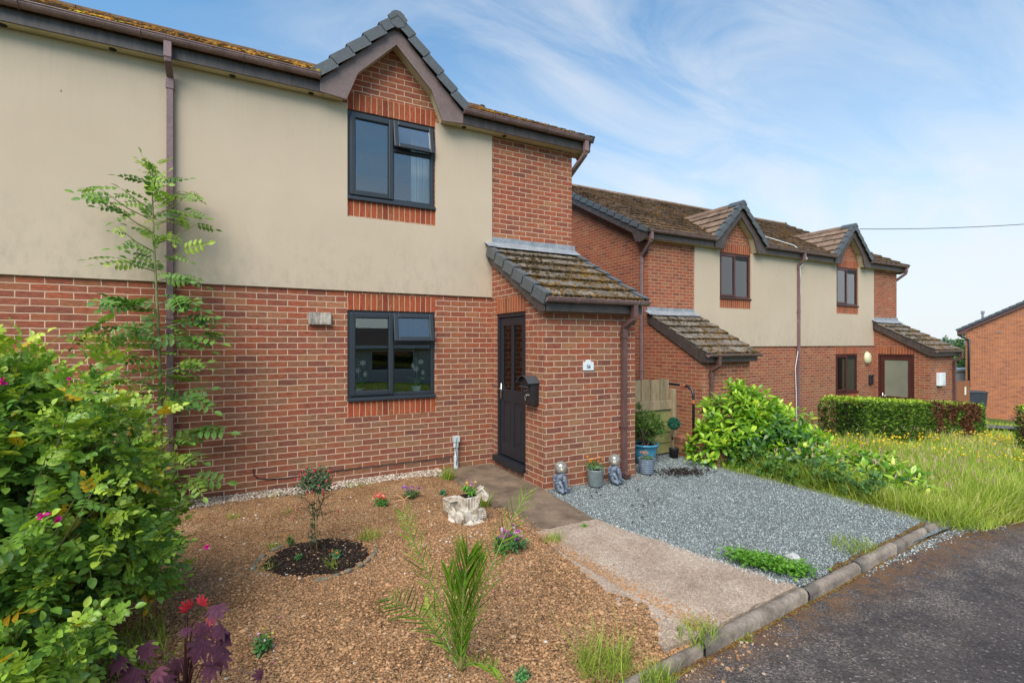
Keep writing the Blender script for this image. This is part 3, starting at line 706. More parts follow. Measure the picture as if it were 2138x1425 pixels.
        fa.box(lo-ovl+.03 if s > 0 else lo-.0, hi+.005 if s > 0 else hi+ovl-.03, -PD-.13, -PD-.11, zf-.17, zf-.01)
        xb_ = lo-ovl+.03
        for xx in ((lo-ovl+.045,) if s > 0 else (lo-.02, hi+.08)):
            fa.prism([(-PD-.13, zf-.17), (-PD-.13, zf-.0), (-.0, zf+(PD+.13)*tP), (-.0, zf-.14+(PD+.06)*tP), (-PD-.0, zf-.17)], xx-.02, xx, 'x')
        fa.box(lo-ovl+.06 if s > 0 else lo+.001, hi+.004, -PD-.11, -PD-.001, zf-.165, zf-.15)
        fa.build('porch_fascia', m_fascia if not A else simple('porch_fascia_brown', (.085, .062, .056), .5, var=.25, vs=6, fine=40), H, bevel=.002)
        gg = MB(); half_gutter(gg, lo-ovl+.01 if s > 0 else lo-.03, hi+.06 if s > 0 else hi+ovl+.02, -PD-.185, zf-.01, .054); gg.build('gutter', m_brown, H)
        pp = MB(); px_ = hi-.235 if s > 0 else lo+.30
        if not A: px_ = hi+.0-.06 if s > 0 else lo+.22
        zg = terr(loc[0]+px_, loc[1]-PD)-loc[2]
        pipe(pp, zf-.05, px_, -PD-.045, zg+.01, gy=-PD-.185, ox=.06); pp.build('downpipe', m_pipe, H, bevel=.004)
    # --- downpipes on the walls
    pp = MB(); pipe(pp, EZ+.14, .05 if A else .04, -.062, -.0 if A else -.9, gy=-.222); pp.build('downpipe', m_purple, H, bevel=.004)
    for s in (-1, 1):
        pp = MB(); x = s*(HW+.045)
        pp.tube([(s*(HW-.0)+s*.12, -.222, EZ+.14), (s*(HW+.12), -.222, EZ-.02)], .05, 4, sq=True)
        pp.tube([(s*(HW+.12), -.222, EZ+.0), (s*(HW+.12), -.2, EZ-.06), (x, .15, EZ-.34), (x, .16, EZ-.42)], .045, 4, sq=True)
        pp.tube([(x, .16, EZ-.36), (x, .16, -.8 if not A else .0)], .045, 8)
        for z in (EZ-.42, 2.0): pp.tube([(x, .16, z), (x, .16, z-.08)], .055, 8)
        pp.build('downpipe', m_purple if not A else m_brown, H, smooth=False)
    return H
HA = build_house('brick_house', 'near semi-detached house with dark grey windows, cream upper wall and orange moss on its roof', (-.84, 6.64, 0), 'A', m_brick, m_tileA, 1, {1: True, -1: True}, 16000, m_mossA, .030)
HB = build_house('brick_house', 'second pair of brick houses with reddish brown windows and two small gables on the roof', (13.455, 8.40, -.775), 'B', m_brickB, m_tileB, 2, {1: True, -1: False}, 11000, m_moss, .030)
# ================================================================== ground
def sheet(xs, ys, zf, name, m, uv=False, kind='structure', smooth=True):
    X, Y = np.meshgrid(xs, ys); Z = zf(X, Y); V = np.stack([X, Y, Z], -1).reshape(-1, 3); nx, ny = len(xs), len(ys)
    i = (np.arange(ny-1)[:, None]*nx+np.arange(nx-1)[None]).ravel(); q = np.stack([i, i+1, i+nx+1, i+nx], 1)
    b = MB(); b.v.append(V); b.t.append(np.full(len(V), .5)); b.f.append(q); b.n = len(V)
    o = b.build(name, m, None, smooth=smooth); tag(o, kind=kind); return o
vterr = np.vectorize(terr)
def grass_ground():
    m, t, b = new_mat('rough_grass_ground'); v = coords(t, 'Object')
    col = ramp(t, noise(t, v, .8, 6, .65), [(.3, (.055, .075, .018)), (.55, (.10, .125, .028)), (.75, (.16, .15, .05))])
    col = mix(t, 1.0, col, ramp(t, noise(t, v, 22, 4, .7), [(.3, .55), (.7, 1.35)]), 'MULTIPLY')
    t.links.new(col, b.inputs['Base Color']); b.inputs['Roughness'].default_value = .95; b.inputs['Specular IOR Level'].default_value = .1
    bump(t, b, noise(t, v, 30, 4, .7), .8, .03); return m
m_gground = grass_ground()
xs = np.concatenate([np.linspace(-900, -30, 12), np.linspace(-25, 60, 120), np.linspace(70, 1500, 30)])
ys = np.concatenate([np.linspace(-900, -30, 10), np.linspace(-24, 40, 90), np.linspace(45, 1500, 26)])
sheet(xs, ys, lambda X, Y: vterr(X, Y)-.10-.06*((Y < 2.4) & (Y > -5.5)), 'ground', m_gground)
# --- road
def asphalt():
    m, t, b = new_mat('asphalt'); v = coords(t, 'Object')
    col = ramp(t, noise(t, v, 1.2, 5, .6), [(.3, (.042, .034, .032)), (.7, (.070, .057, .053))])
    vn = _n(t, 'ShaderNodeTexVoronoi', i_Scale=85.0); t.links.new(v, vn.inputs['Vector']); sq = _n(t, 'ShaderNodeSeparateXYZ'); t.links.new(vn.outputs['Color'], sq.inputs[0])
    col = mix(t, 1.0, col, ramp(t, sq.outputs[0], [(0, .62), (.55, .95), (.86, 1.25), (.96, 1.8), (1, 3.6)]), 'MULTIPLY')
    col = mix(t, 1.0, col, ramp(t, noise(t, v, 6, 5, .75), [(.3, .75), (.7, 1.25)]), 'MULTIPLY')
    sp = _n(t, 'ShaderNodeSeparateXYZ'); t.links.new(v, sp.inputs[0])
    # worn pale lichen band and orange-brown moss beside the kerb
    e = math_node(t, 'SUBTRACT', 2.22, sp.outputs[1])
    band = ramp(t, e, [(0.0, 0.35), (.12, .5), (.45, 1.0), (.95, .0)])
    pt = ramp(t, noise(t, v, 2.6, 6, .75), [(.44, 0.0), (.64, .9)]); fn = ramp(t, noise(t, v, 62, 5, .8), [(.50, 0.0), (.55, 1.0)])
    col = mix(t, math_node(t, 'MULTIPLY', math_node(t, 'MULTIPLY', band, pt), fn), col, (.30, .24, .19))
    pt2 = ramp(t, noise(t, v, 9, 6, .75), [(.40, 0.0), (.56, .8)]); near = ramp(t, e, [(0.0, 1.0), (.16, .85), (.42, 0.0)])
    col = mix(t, math_node(t, 'MULTIPLY', near, pt2), col, mix(t, noise(t, v, 40, 3, .7), (.12, .052, .016), (.21, .10, .03)))
    t.links.new(col, b.inputs['Base Color']); b.inputs['Roughness'].default_value = .82; b.inputs['Specular IOR Level'].default_value = .35
    bump(t, b, math_node(t, 'ADD', voro(t, v, 110), noise(t, v, 240, 2, .6)), .65, .006); return m
m_asph = asphalt()
KY = lambda x: 2.02+.075*min(max(x-1.7, 0), 4.2)/1.0 if x > 1.7 else 2.02
vK = np.vectorize(KY)
X1 = np.concatenate([np.linspace(-60, -4, 10), np.linspace(-3.5, 12, 60), np.linspace(13, 120, 40)])
def roadsheet():
    b = MB(); V = []; n = len(X1)
    for x in X1: V.append((x, KY(x)+.02 if x < 7.2 else KY(7)+.05+.06*math.sin(x*2.1)*(x > 7), roadz(x)))
    for x in X1: V.append((x, 0, roadz(x)+.015))
    for x in X1: V.append((x, -4.6, roadz(x)-.03))
    b.add(V, [(i, i+n, i+n+1, i+1) for i in range(n-1)]+[(i+n, i+2*n, i+2*n+1, i+n+1) for i in range(n-1)])
    o = b.build('road', m_asph); tag(o, kind='structure')
roadsheet()
# --- kerb edging of rounded concrete pieces
m_kerb = simple('kerb_concrete', (.25, .20, .16), .88, var=.3, vs=7, bs=50, bst=.7, bd=.009, fine=38, c2=(.10, .078, .06))
def kerbs():
    b = MB(); prof = [(-.042, -.12), (-.042, -.018), (-.032, .006), (-.011, .017), (.011, .018), (.032, .007), (.041, -.012), (.041, -.12)]
    x = -4.0; k = 0
    cuts = [-4.0, -3.05, -2.13, -1.2, -.28, .62, 1.5, 2.38, 3.55, 4.35, 5.05, 5.75, 6.35, 6.85, 7.4]
    for i in range(len(cuts)-1):
        x0, x1 = cuts[i]+.006, cuts[i+1]-.006; dz = (rs.rand()-.5)*.014; dy = (rs.rand()-.5)*.012; rr = []
        big = 1.0 if x0 > 2.3 else .60
        ns = 5; V = []
        for j in range(ns+1):
            x = x0+(x1-x0)*j/ns; sh = .93 if j in (0, ns) else 1
            for (py_, pz) in prof: V.append((x, KY(x)+dy+py_*sh*big+rs.randn()*.0015, terr(x, 1)-.0+dz+(pz*(sh if pz > 0 else 1))*big+rs.randn()*.0015))
        m = len(prof)
        b.add(V, [(j*m+k, (j+1)*m+k, (j+1)*m+k+1, j*m+k+1) for j in range(ns) for k in range(m-1)]+[tuple(range(m))[::-1], tuple(ns*m+k for k in range(m))])
    o = b.build('kerb', m_kerb, smooth=True); tag(o, kind='structure')
kerbs()
# --- path slabs
def path_mat():
    m, t, b = new_mat('exposed_aggregate'); v = coords(t, 'Object')
    col = ramp(t, noise(t, v, 2.2, 6, .65), [(.3, (.25, .18, .125)), (.5, (.34, .255, .19)), (.7, (.42, .335, .26))])
    vn = _n(t, 'ShaderNodeTexVoronoi', i_Scale=150.0); t.links.new(v, vn.inputs['Vector']); sp = _n(t, 'ShaderNodeSeparateXYZ'); t.links.new(vn.outputs['Color'], sp.inputs[0])
    col = mix(t, 1.0, col, ramp(t, sp.outputs[0], [(0, .62), (.5, 1.0), (.9, 1.28), (1, 1.6)]), 'MULTIPLY')
    col = mix(t, 1.0, col, ramp(t, noise(t, v, 30, 4, .7), [(.3, .75), (.7, 1.2)]), 'MULTIPLY')
    t.links.new(col, b.inputs['Base Color']); b.inputs['Roughness'].default_value = .92; bump(t, b, sp.outputs[1], .6, .006); return m
m_path = path_mat()
m_pathd = simple('path_concrete_mossy', (.20, .14, .092), .92, var=.3, vs=3.5, bs=60, bst=.6, bd=.006, fine=60, c2=(.075, .05, .032))
def slab(poly, z, name, m, th=.1, n=14):
    """polygon quad subdivided, slightly uneven, with a rim"""
    (a, b_, c, d) = [np.array(p, float) for p in poly]; V = []
    for j in range(n+1):
        for i in range(n+1):
            u, v = i/n, j/n; p = (a*(1-u)+b_*u)*(1-v)+(d*(1-u)+c*u)*v
            e = .006*vnoise(p[0], p[1], 2.5, 4); r = (rs.randn(2)*.006 if (i in (0, n) or j in (0, n)) else 0)
            V.append((*(p+r), z+e-(.006 if (i in (0, n) or j in (0, n)) else 0)))
    m0 = n+1; Fs = [(j*m0+i, j*m0+i+1, (j+1)*m0+i+1, (j+1)*m0+i) for j in range(n) for i in range(n)]
    ring = [i for i in range(m0)]+[j*m0+n for j in range(1, m0)]+[n*m0+i for i in range(n-1, -1, -1)]+[j*m0 for j in range(n-1, 0, -1)]
    k0 = len(V); V += [(V[i][0], V[i][1], z-th) for i in ring]; q = len(ring)
    Fs += [(ring[i], k0+i, k0+(i+1) % q, ring[(i+1) % q]) for i in range(q)]
    b = MB(); b.add(V, Fs); o = b.build(name, m, smooth=False); tag(o, kind='structure'); return o
slab([(2.36, 4.05), (3.10, 4.04), (3.178, 5.15), (2.36, 5.13)], .008, 'path', m_pathd)
slab([(2.36, 5.14), (3.178, 5.16), (3.178, 6.63), (2.33, 6.63)], .009, 'path', m_pathd)
slab([(2.15, 2.12), (3.57, 2.22), (3.11, 4.02), (2.40, 4.03)], .012, 'path', m_path)
# --- driveway of blue-grey gravel
def gravel_mat():
    m, t, b = new_mat('blue_grey_gravel'); v = coords(t, 'Object')
    n = _n(t, 'ShaderNodeTexVoronoi', i_Scale=115.0); t.links.new(v, n.inputs['Vector'])
    sp = _n(t, 'ShaderNodeSeparateXYZ'); t.links.new(n.outputs['Color'], sp.inputs[0])
    col = ramp(t, sp.outputs[0], [(0, (.12, .136, .134)), (.35, (.24, .275, .27)), (.7, (.36, .40, .395)), (.93, (.47, .51, .50)), (1, (.62, .65, .63))])
    col = mix(t, ramp(t, n.outputs['Distance'], [(.38, 0.0), (.72, .92)]), col, (.025, .028, .03))
    col = mix(t, 1.0, col, ramp(t, noise(t, v, 1.6, 5, .6), [(.3, .72), (.7, 1.14)]), 'MULTIPLY')
    t.links.new(col, b.inputs['Base Color']); b.inputs['Roughness'].default_value = .8
    bump(t, b, math_node(t, 'SUBTRACT', 1.0, n.outputs['Distance']), 1.0, .012); return m
m_grav = gravel_mat()
def leaf_like(name, c, rough=.85):
    return leaf_mat(name, c, rough, 0.0, .25)
gx = np.linspace(2.95, 6.15, 110); gy = np.linspace(2.25, 7.6, 150)
def gz(X, Y): return -.018+.014*vnoise(X, Y, 1.4, 1)+.008*vnoise(X, Y, 7, 2)
sheet(gx, gy, gz, 'driveway', m_grav)
def chips():
    T = np.array([(-1, -.7, 0), (.9, -.8, .1), (1, .6, 0), (-.7, .9, -.1), (-.5, -.3, .8), (.6, -.2, .7), (.3, .5, .9)]); Fs = [(0, 1, 5, 4), (1, 2, 6, 5), (2, 3, 6), (3, 0, 4), (3, 4, 6), (4, 5, 6)]
    k = 52000; x = 3.0+3.1*rs.rand(k); y = 2.2+4.6*rs.rand(k)**1.25
    keep = (x > 3.57-(y-2.2)*.26) & ~((x > 3.15) & (y > 5.12) & (x < 4.66)) & (y > vK(x)+.05) & (x < 6.05)
    keep &= ~((y > 4.02) & (x < 3.12)); x, y = x[keep], y[keep]; k = len(x)
    # spilt chips on the road side and over the path edge
    R = rand_rot(k, rs)*(.0032+.0032*rs.rand(k))[:, None, None]
    b = MB(); b.batch(T, Fs, R, np.stack([x, y, gz(x, y)+.004], 1), rs.rand(k))
    k = 900; x = 4.3+2.5*rs.rand(k)**.6; y = vK(x)-.055-.055*np.abs(rs.randn(k))*(x-3.9)*.6; b.batch(T, Fs, rand_rot(k, rs)*(.005+.004*rs.rand(k))[:, None, None], np.stack([x, y, roadz(5)+.003+0*x], 1), rs.rand(k))
    k = 420; y = 2.3+1.6*rs.rand(k); x = 3.57-(y-2.2)*.26-np.abs(rs.randn(k))*.05; b.batch(T, Fs, rand_rot(k, rs)*(.005+.004*rs.rand(k))[:, None, None], np.stack([x, y, .008+0*x], 1), rs.rand(k))
    o = b.build('gravel', leaf_like('gravel_chip', [(0, (.11, .125, .124)), (.4, (.235, .268, .262)), (.8, (.38, .42, .41)), (1, (.60, .63, .61))]), tint=True)
    tag(o, 'loose blue-grey gravel chips covering the driveway', 'gravel', kind='stuff')
def rand_rot(k, rng):
    q = rng.randn(k, 4); q /= np.linalg.norm(q, axis=1)[:, None]; w_, x, y, z = q.T
    return np.stack([1-2*(y*y+z*z), 2*(x*y-z*w_), 2*(x*z+y*w_), 2*(x*y+z*w_), 1-2*(x*x+z*z), 2*(y*z-x*w_), 2*(x*z-y*w_), 2*(y*z+x*w_), 1-2*(x*x+y*y)], 1).reshape(k, 3, 3)
chips()
# --- bare soil garden
def soil_mat(name, cols):
    m, t, b = new_mat(name); v = coords(t, 'Object')
    col = ramp(t, noise(t, v, 2.2, 6, .65), [(.28, cols[0]), (.5, cols[1]), (.72, cols[2])])
    col = mix(t, 1.0, col, ramp(t, noise(t, v, 28, 5, .75), [(.32, .38), (.5, 1.0), (.7, 1.3)]), 'MULTIPLY')
    col = mix(t, 1.0, col, ramp(t, voro(t, v, 90), [(.0, 1.3), (.45, .92), (.75, .35)]), 'MULTIPLY')  # crevices between grains darkened in the colour, as tiny shadows
    t.links.new(col, b.inputs['Base Color']); b.inputs['Roughness'].default_value = .95; b.inputs['Specular IOR Level'].default_value = .12
    bump(t, b, math_node(t, 'ADD', noise(t, v, 45, 6, .75), math_node(t, 'MULTIPLY', voro(t, v, 60), -.8)), 1.0, .02); return m
m_soil = soil_mat('bare_soil', [(.27, .145, .070), (.40, .225, .112), (.48, .295, .16)])
m_dark = soil_mat('dark_compost', [(.018, .012, .010), (.035, .022, .016), (.055, .035, .025)])
def soil_edge(y):       # right edge of the soil where it meets the path
    return np.where(y > 4.0, 2.37, 2.40-(4.0-y)*.03+.10*(y < 3.6)*(3.6-y))+.05*vnoise(y, y*0, 3, 3)
def soilz(X, Y):
    e = np.clip((soil_edge(Y)-X)/.35, 0, 1); k = np.clip((Y-2.08)/.25, 0, 1); w_ = np.clip((6.45-Y)/.2, 0, 1)
    rough = np.clip((4.2-Y)/1.6, .35, 1)
    h = .035*e*w_+.05*vnoise(X, Y, 1.1, 7)*e+(.030*vnoise(X, Y, 5, 1)+.022*vnoise(X, Y, 13, 2)+.016*vnoise(X, Y, 30, 3))*rough
    return -.03+h*k+.02*k-.06*np.clip((X-soil_edge(Y)-.02)/.1, 0, 1)
sx = np.linspace(-3.6, 2.75, 420); sy = np.linspace(2.06, 6.52, 320)
sheet(sx, sy, soilz, 'garden_soil', m_soil)
def stones():
    b = MB(); r = np.random.RandomState(5)
    def sc_(k, x0, x1, y0, y1, smin, smax, t0, t1, p=2.5, lift=.35, flat=.6):
        x = x0+(x1-x0)*r.rand(k); y = y0+(y1-y0)*r.rand(k)**1.5; keep = x < soil_edge(y)+.02; x, y = x[keep], y[keep]; k = len(x)
        s = smin+(smax-smin)*r.rand(k)**p
        blobs(b, np.stack([x, y, soilz(x, y)+s*lift*.6], 1), s, None, flat, r, t0+(t1-t0)*r.rand(k))
    sc_(30000, -1.4, 2.6, 2.1, 4.8, .003, .012, .05, .60)
    sc_(9000, -3, 2.5, 3.6, 6.4, .003, .011, .0, .6)
    sc_(420, -1.2, 2.7, 2.1, 3.8, .007, .022, .15, .75, 3.5)
    sc_(150, -1.2, 2.6, 2.15, 4.8, .004, .013, .72, .97, 2)
    k = 3600; y = 2.15+2.6*r.rand(k)**1.2; x = soil_edge(y)-.05+np.abs(r.randn(k))*.085*(1+.9*vnoise(y, y*0, 2.2, 4)); s = .002+.007*r.rand(k)**3; blobs(b, np.stack([x, y, .013+s*.3], 1), s, None, .6, r, .1+.5*r.rand(k))
    sc_(260, -2, 2.5, 4.0, 6.3, .006, .013, .8, 1, 2)
    o = b.build('soil_clods', leaf_like('clod', [(0, (.22, .11, .052)), (.25, (.34, .18, .088)), (.65, (.46, .27, .14)), (.75, (.40, .29, .19)), (.9, (.40, .37, .33)), (1, (.68, .63, .55))], .95), tint=True, smooth=False)
    tag(o, 'small clods and stones strewn over the bare soil', 'stones', kind='stuff')
    # shingle strip along the wall
    b = MB(); k = 15000; x = -3.6+5.95*r.rand(k); y = 6.62-.30*r.rand(k)**1.3*(1+.25*vnoise(x, x*0, 2))-.015
    blobs(b, np.stack([x, y, .0+.03*r.rand(k)], 1), .007+.008*r.rand(k), None, .7, r, r.rand(k))
    o = b.build('shingle', leaf_like('shingle', [(0, (.16, .11, .08)), (.35, (.32, .24, .18)), (.7, (.48, .38, .30)), (1, (.62, .56, .48))]), tint=True, smooth=True)
    tag(o, 'pale shingle strip along the foot of the near house wall', 'shingle', kind='stuff')
    b = MB(); b.box(-6.5, 2.34, 6.3, 6.64, -.1, .0); o = b.build('ground', simple('shingle_bed', (.22, .16, .12), .95, fine=50)); tag(o, kind='structure')
    b = MB(); k = 2600; x = .8+5.9*r.rand(k); f = r.rand(k) < .55; y = vK(x)+np.where(f, .052, -.050)+.012*r.randn(k); kp = vnoise(x, f*5.0, 3.2, 2) > -.12; x, y, f = x[kp], y[kp], f[kp]
    blobs(b, np.stack([x, y, np.where(f, .006, roadz(2)+.004)], 1), .006+.006*r.rand(len(x)), None, .5, r, r.rand(len(x)))
    o = b.build('kerb_moss', leaf_like('kerb_moss', [(0, (.07, .035, .015)), (.6, (.17, .08, .02)), (1, (.12, .13, .03))], .95), tint=True); tag(o, 'brown moss and silt lining both sides of the kerb', 'moss', kind='stuff')
    # kerb side rubble on the road
    b = MB(); k = 520; x = .6+2.5*r.rand(k); y = vK(x)-.05-.10*np.abs(r.randn(k)); s = .003+.012*r.rand(k)**5
    blobs(b, np.stack([x, y, roadz(2)+s*.3], 1), s, None, .7, r, r.rand(k)*.95)
    o = b.build('kerb_rubble', leaf_like('rubble', [(0, (.16, .075, .035)), (.5, (.30, .17, .09)), (.9, (.40, .30, .22)), (1, (.6, .55, .5))], .95), tint=True); tag(o, 'crumbs of earth and stones washed down beside the kerb', 'rubble', kind='stuff')
stones()
def at_wall(px, py, Y): u = (px-CX)/F; tt = Y/(sD-u*cD); return at(px, py, tt)
# ================================================================== things beside the houses
# --- postbox on the porch side wall
def postbox():
    x1 = 3.181+.003; x0 = 3.055; y0, y1 = 5.26, 5.53; z0, z1 = 1.015, 1.29
    t = thing('postbox', 'black metal letter box with curved lid fixed to brick beside the dark front door', 'letter box', (x1, (y0+y1)/2, z0))
    o = np.array(t.location); m = simple('black_painted_steel', (.018, .019, .022), .35, var=.2, vs=8, fine=80)
    b = MB(); X0, X1, Y0, Y1, H_ = x0-o[0], -.002, y0-o[1], y1-o[1], z1-z0
    b.hexa([(X0+.03, Y0, 0), (X1, Y0, 0), (X1, Y1, 0), (X0+.03, Y1, 0), (X0, Y0, H_), (X1, Y0, H_), (X1, Y1, H_), (X0, Y1, H_)]); b.build('box_body', m, t, bevel=.012)
    b = MB(); r = .155; n = 14; pts = []
    for k in range(n+1):
        a = math.radians(24)+k/n*(PI-2*math.radians(24)); pts.append((r*1.08*math.cos(a), H_-.055+r*.98*math.sin(a)))
    poly = pts+[(p[0]*.965, p[1]-.008) for p in pts[::-1]]
    for i in range(n): b.prism([pts[i], pts[i+1], (pts[i+1][0]*.97, pts[i+1][1]-.007), (pts[i][0]*.97, pts[i][1]-.007)], X0-.045, X1, 'x')
    b.build('lid', simple('lid_paint', (.05, .055, .062), .4, fine=70), t)
    b = MB(); b.prism([(p[0]*.93, p[1]-.012) for p in pts], X0-.004, X1-.002, 'x'); b.build('box_head', m, t)
    b = MB(); b.box(X0-.018, X0-.002, -.11, .11, H_-.052, H_-.040); b.box(X0-.006, X0+.004, -.105, .105, H_-.04, H_-.005); b.build('slot', m_seal, t)
    b = MB(); b.box(X0-.022, X0-.012, -.108, .108, H_-.046, H_-.038); b.build('slot_flap', simple('flap_grey', (.20, .20, .21), .3, metal=.6), t)
    b = MB(); b.tube([(X0-.01, 0, H_-.095), (X0+.01, 0, H_-.095)], .009, 12); b.build('lock', m_chrome, t)
    b = MB(); c = np.array([X0+.012, 0, .105])                        # little post horn emblem
    b.tube([c+np.array([-.006, .022*math.cos(a), .020*math.sin(a)]) for a in np.linspace(0, 2*PI, 18)], .0038, 5)
    b.tube([c+np.array([-.006, -.014, .012]), c+np.array([-.006, -.032, .024])], [.004, .010], 6); b.tube([c+np.array([-.008, .004, -.02]), c+np.array([-.006, .0, -.045])], .0025, 5)
    b.tube([c+np.array([-.006, 0, .02]), c+np.array([-.006, .006, .03])], .004, 5)
    b.build('emblem', m_chrome, t)
postbox()
# --- number plaque
def plaque():
    t = thing('number_plaque', 'small white house number plaque reading 56 on the porch brickwork', 'house number', (3.847, 5.142, 1.50))
    w_, h = .083, .055; pts = [(-w_, -h), (w_, -h), (w_, h-.005), (.05, h-.001)]
    for k in range(9): a = PI*(k/8); pts.append((.040*math.cos(a)+0, h+.006+.022*math.sin(a)))
    pts += [(-.05, h-.001), (-w_, h-.005)]
    b = MB(); b.prism(pts, -.014, -.001, 'y'); b.build('plate', simple('plaque_white', (.66, .70, .72), .4, var=.04, vs=30, bs=60, bst=.3, bd=.002), t, bevel=.003)
    cu = bpy.data.curves.new('numerals', 'FONT'); cu.body = '56'; cu.size = .062; cu.extrude = .001; cu.align_x = 'CENTER'; cu.align_y = 'CENTER'; cu.offset = .0006
    tmp = bpy.data.objects.new('tmp', cu); COL.objects.link(tmp); bpy.context.view_layer.update()
    me = bpy.data.meshes.new_from_object(tmp.evaluated_get(bpy.context.evaluated_depsgraph_get())); bpy.data.objects.remove(tmp)
    o = bpy.data.objects.new('numerals', me); COL.objects.link(o); o.parent = t; o.rotation_euler = (PI/2, 0, 0); o.location = (0, -.0165, -.008)
    me.materials.clear(); me.materials.append(simple('numeral_black', (.01, .01, .012), .5))
plaque()
# --- terracotta coloured wall vent
def wvent():
    t = thing('wall_vent', 'weathered grey louvred boiler vent on the brick left of the lower window', 'vent', (.77, 6.64, 2.03))
    m = simple('vent_grey', (.36, .31, .26), .8, var=.35, vs=14, sc_=(1, 1, .3), fine=60)
    b = MB(); b.prism([(-.001, .155), (-.035, .155), (-.06, .025), (-.06, 0.0), (-.045, .0), (-.045, .02), (-.025, .14), (-.001, .14)], -.13, .13, 'x'); b.prism([(-.001, .0), (-.055, .0), (-.032, .15), (-.001, .15)], -.135, -.128, 'x'); b.prism([(-.001, .0), (-.055, .0), (-.032, .15), (-.001, .15)], .128, .135, 'x'); b.build('hood', m, t, bevel=.003)
    b = MB(); b.box(-.125, .125, -.04, -.002, .005, .03); b.build('opening', m_seal, t)
wvent()
# --- conduit and cable at the foot of the wall
def conduit():
    b = MB(); x, y = 2.60, 6.60
    b.tube([(x, y, -.01), (x, y, .17), (x+.004, y, .19), (x+.004, y, .30)], [.033, .033, .028, .028], 12); b.tube([(x, y, .30), (x, y, .45)], .04, 12)
    b.box(x-.045, x+.045, y-.042, y+.035, .38, .462)
    o = b.build('conduit', simple('pale_blue_plastic', (.52, .57, .58), .5, fine=60), smooth=False, bevel=.004); tag(o, 'pale grey plastic cable duct standing against the wall by the path', 'conduit')
    pts = []
    for px, py in ((529, 978), (530, 990), (540, 999), (560, 1000), (600, 997), (650, 990), (700, 983), (760, 975), (830, 967), (900, 959), (945, 953)):
        u = (px-CX)/F; tt = 6.632/(sD-u*cD); p = at(px, py, tt); pts.append((p.x, 6.632, p.z))
    b = MB(); b.tube(pts, .006, 6); o = b.build('cable', m_seal); tag(o, 'thin black cable clipped low along the near brick wall', 'cable')
    b = MB(); b.tube([(2.60, 6.56, .45), (2.575, 6.555, .30), (2.60, 6.556, .15), (2.585, 6.56, .06)], .005, 5); o = b.build('cable', m_seal); tag(o, 'short black wire dangling down the pale cable duct', 'cable')
conduit()
# --- fence, low wall, handrail
m_wood = simple('weathered_fence', (.31, .225, .13), .85, var=.22, vs=4, sc_=(1.5, 1.5, .25), bs=40, bst=.4, bd=.004, fine=30, c2=(.18, .135, .075))
m_woodm = simple('mossy_fence', (.25, .22, .085), .85, var=.3, vs=5, sc_=(.3, 1, 1.5), bs=40, bst=.4, bd=.004, fine=30, c2=(.17, .17, .045))
def fence():
    t = thing('fence', 'weathered wooden garden fence panel between the two brick buildings', 'fence', (4.65, 5.86, -.02))
    L = 1.44
    b = MB(); x = .30
    while x < L-.12: b.box(x, x+.092, .03+.012*(int(x*10)%2), .05+.006*rs.rand(), .80, 1.24-.03*(x/L)+.012*rs.rand()); x += .101
    b.build('upright_boards', m_wood, t, bevel=.003)
    for k, z in enumerate((.04, .21, .38, .55)):
        b = MB(); b.obox((0, 0, 0), X_, Z_, Y_, .0, L-.03, z, z+.19, -.012, .008, .004, .018); b.build('board', m_woodm, t, bevel=.003)
    b = MB(); b.box(.0, L-.02, -.035, .0, .745, .89); b.build('rail', m_wood, t, bevel=.004)
    for x in (.0, L-.05):
        b = MB(); b.box(x, x+.08, -.06, .03, 0, 1.06 if x == 0 else 1.07); b.build('post', m_wood, t, bevel=.005)
fence()
def lowwall():
    b = MB(); b.box(6.05, 6.27, 4.95, 5.84, -.12, .215); b.box(6.04, 6.28, 4.94, 5.84, .217, .285)
    o = b.build('low_wall', m_brickB, uv=True, bevel=.006); tag(o, 'low red brick retaining wall at the edge of the gravel under the handrail', 'wall')
    b = MB(); p = [(6.17, 5.50, .27), (6.17, 5.50, .96), (6.17, 5.53, 1.05), (6.17, 5.61, 1.10), (6.17, 5.72, 1.11), (6.17, 7.3, 1.13)]
    b.tube(p, .021, 12); o = b.build('handrail', simple('black_rail', (.012, .012, .014), .3, var=.0, fine=40), smooth=True); tag(o, 'black tubular handrail with worn orange patches bending over the low wall', 'handrail')
    b = MB(); b.tube([(6.17, 5.66, 1.106), (6.17, 5.76, 1.110)], .0217, 12); b.tube([(6.17, 5.50, .84), (6.17, 5.50, .90)], .0216, 12); b.build('rust_patch', simple('rail_rust', (.45, .12, .05), .6), o)
    b = MB(); c = np.array([5.10, 6.0, .74]); n = 22
    V = [c]+[c+np.array([.23*math.cos(a), 0, .23*math.sin(a)]) for a in np.linspace(0, PI/1.0, n)]
    b.prism([(p[0], p[2]) for p in V[1:]], 6.0, 6.015, 'y'); o = b.build('parasol_base', m_white); tag(o, 'white half-round panel leaning behind the fence rail', 'panel')
lowwall()
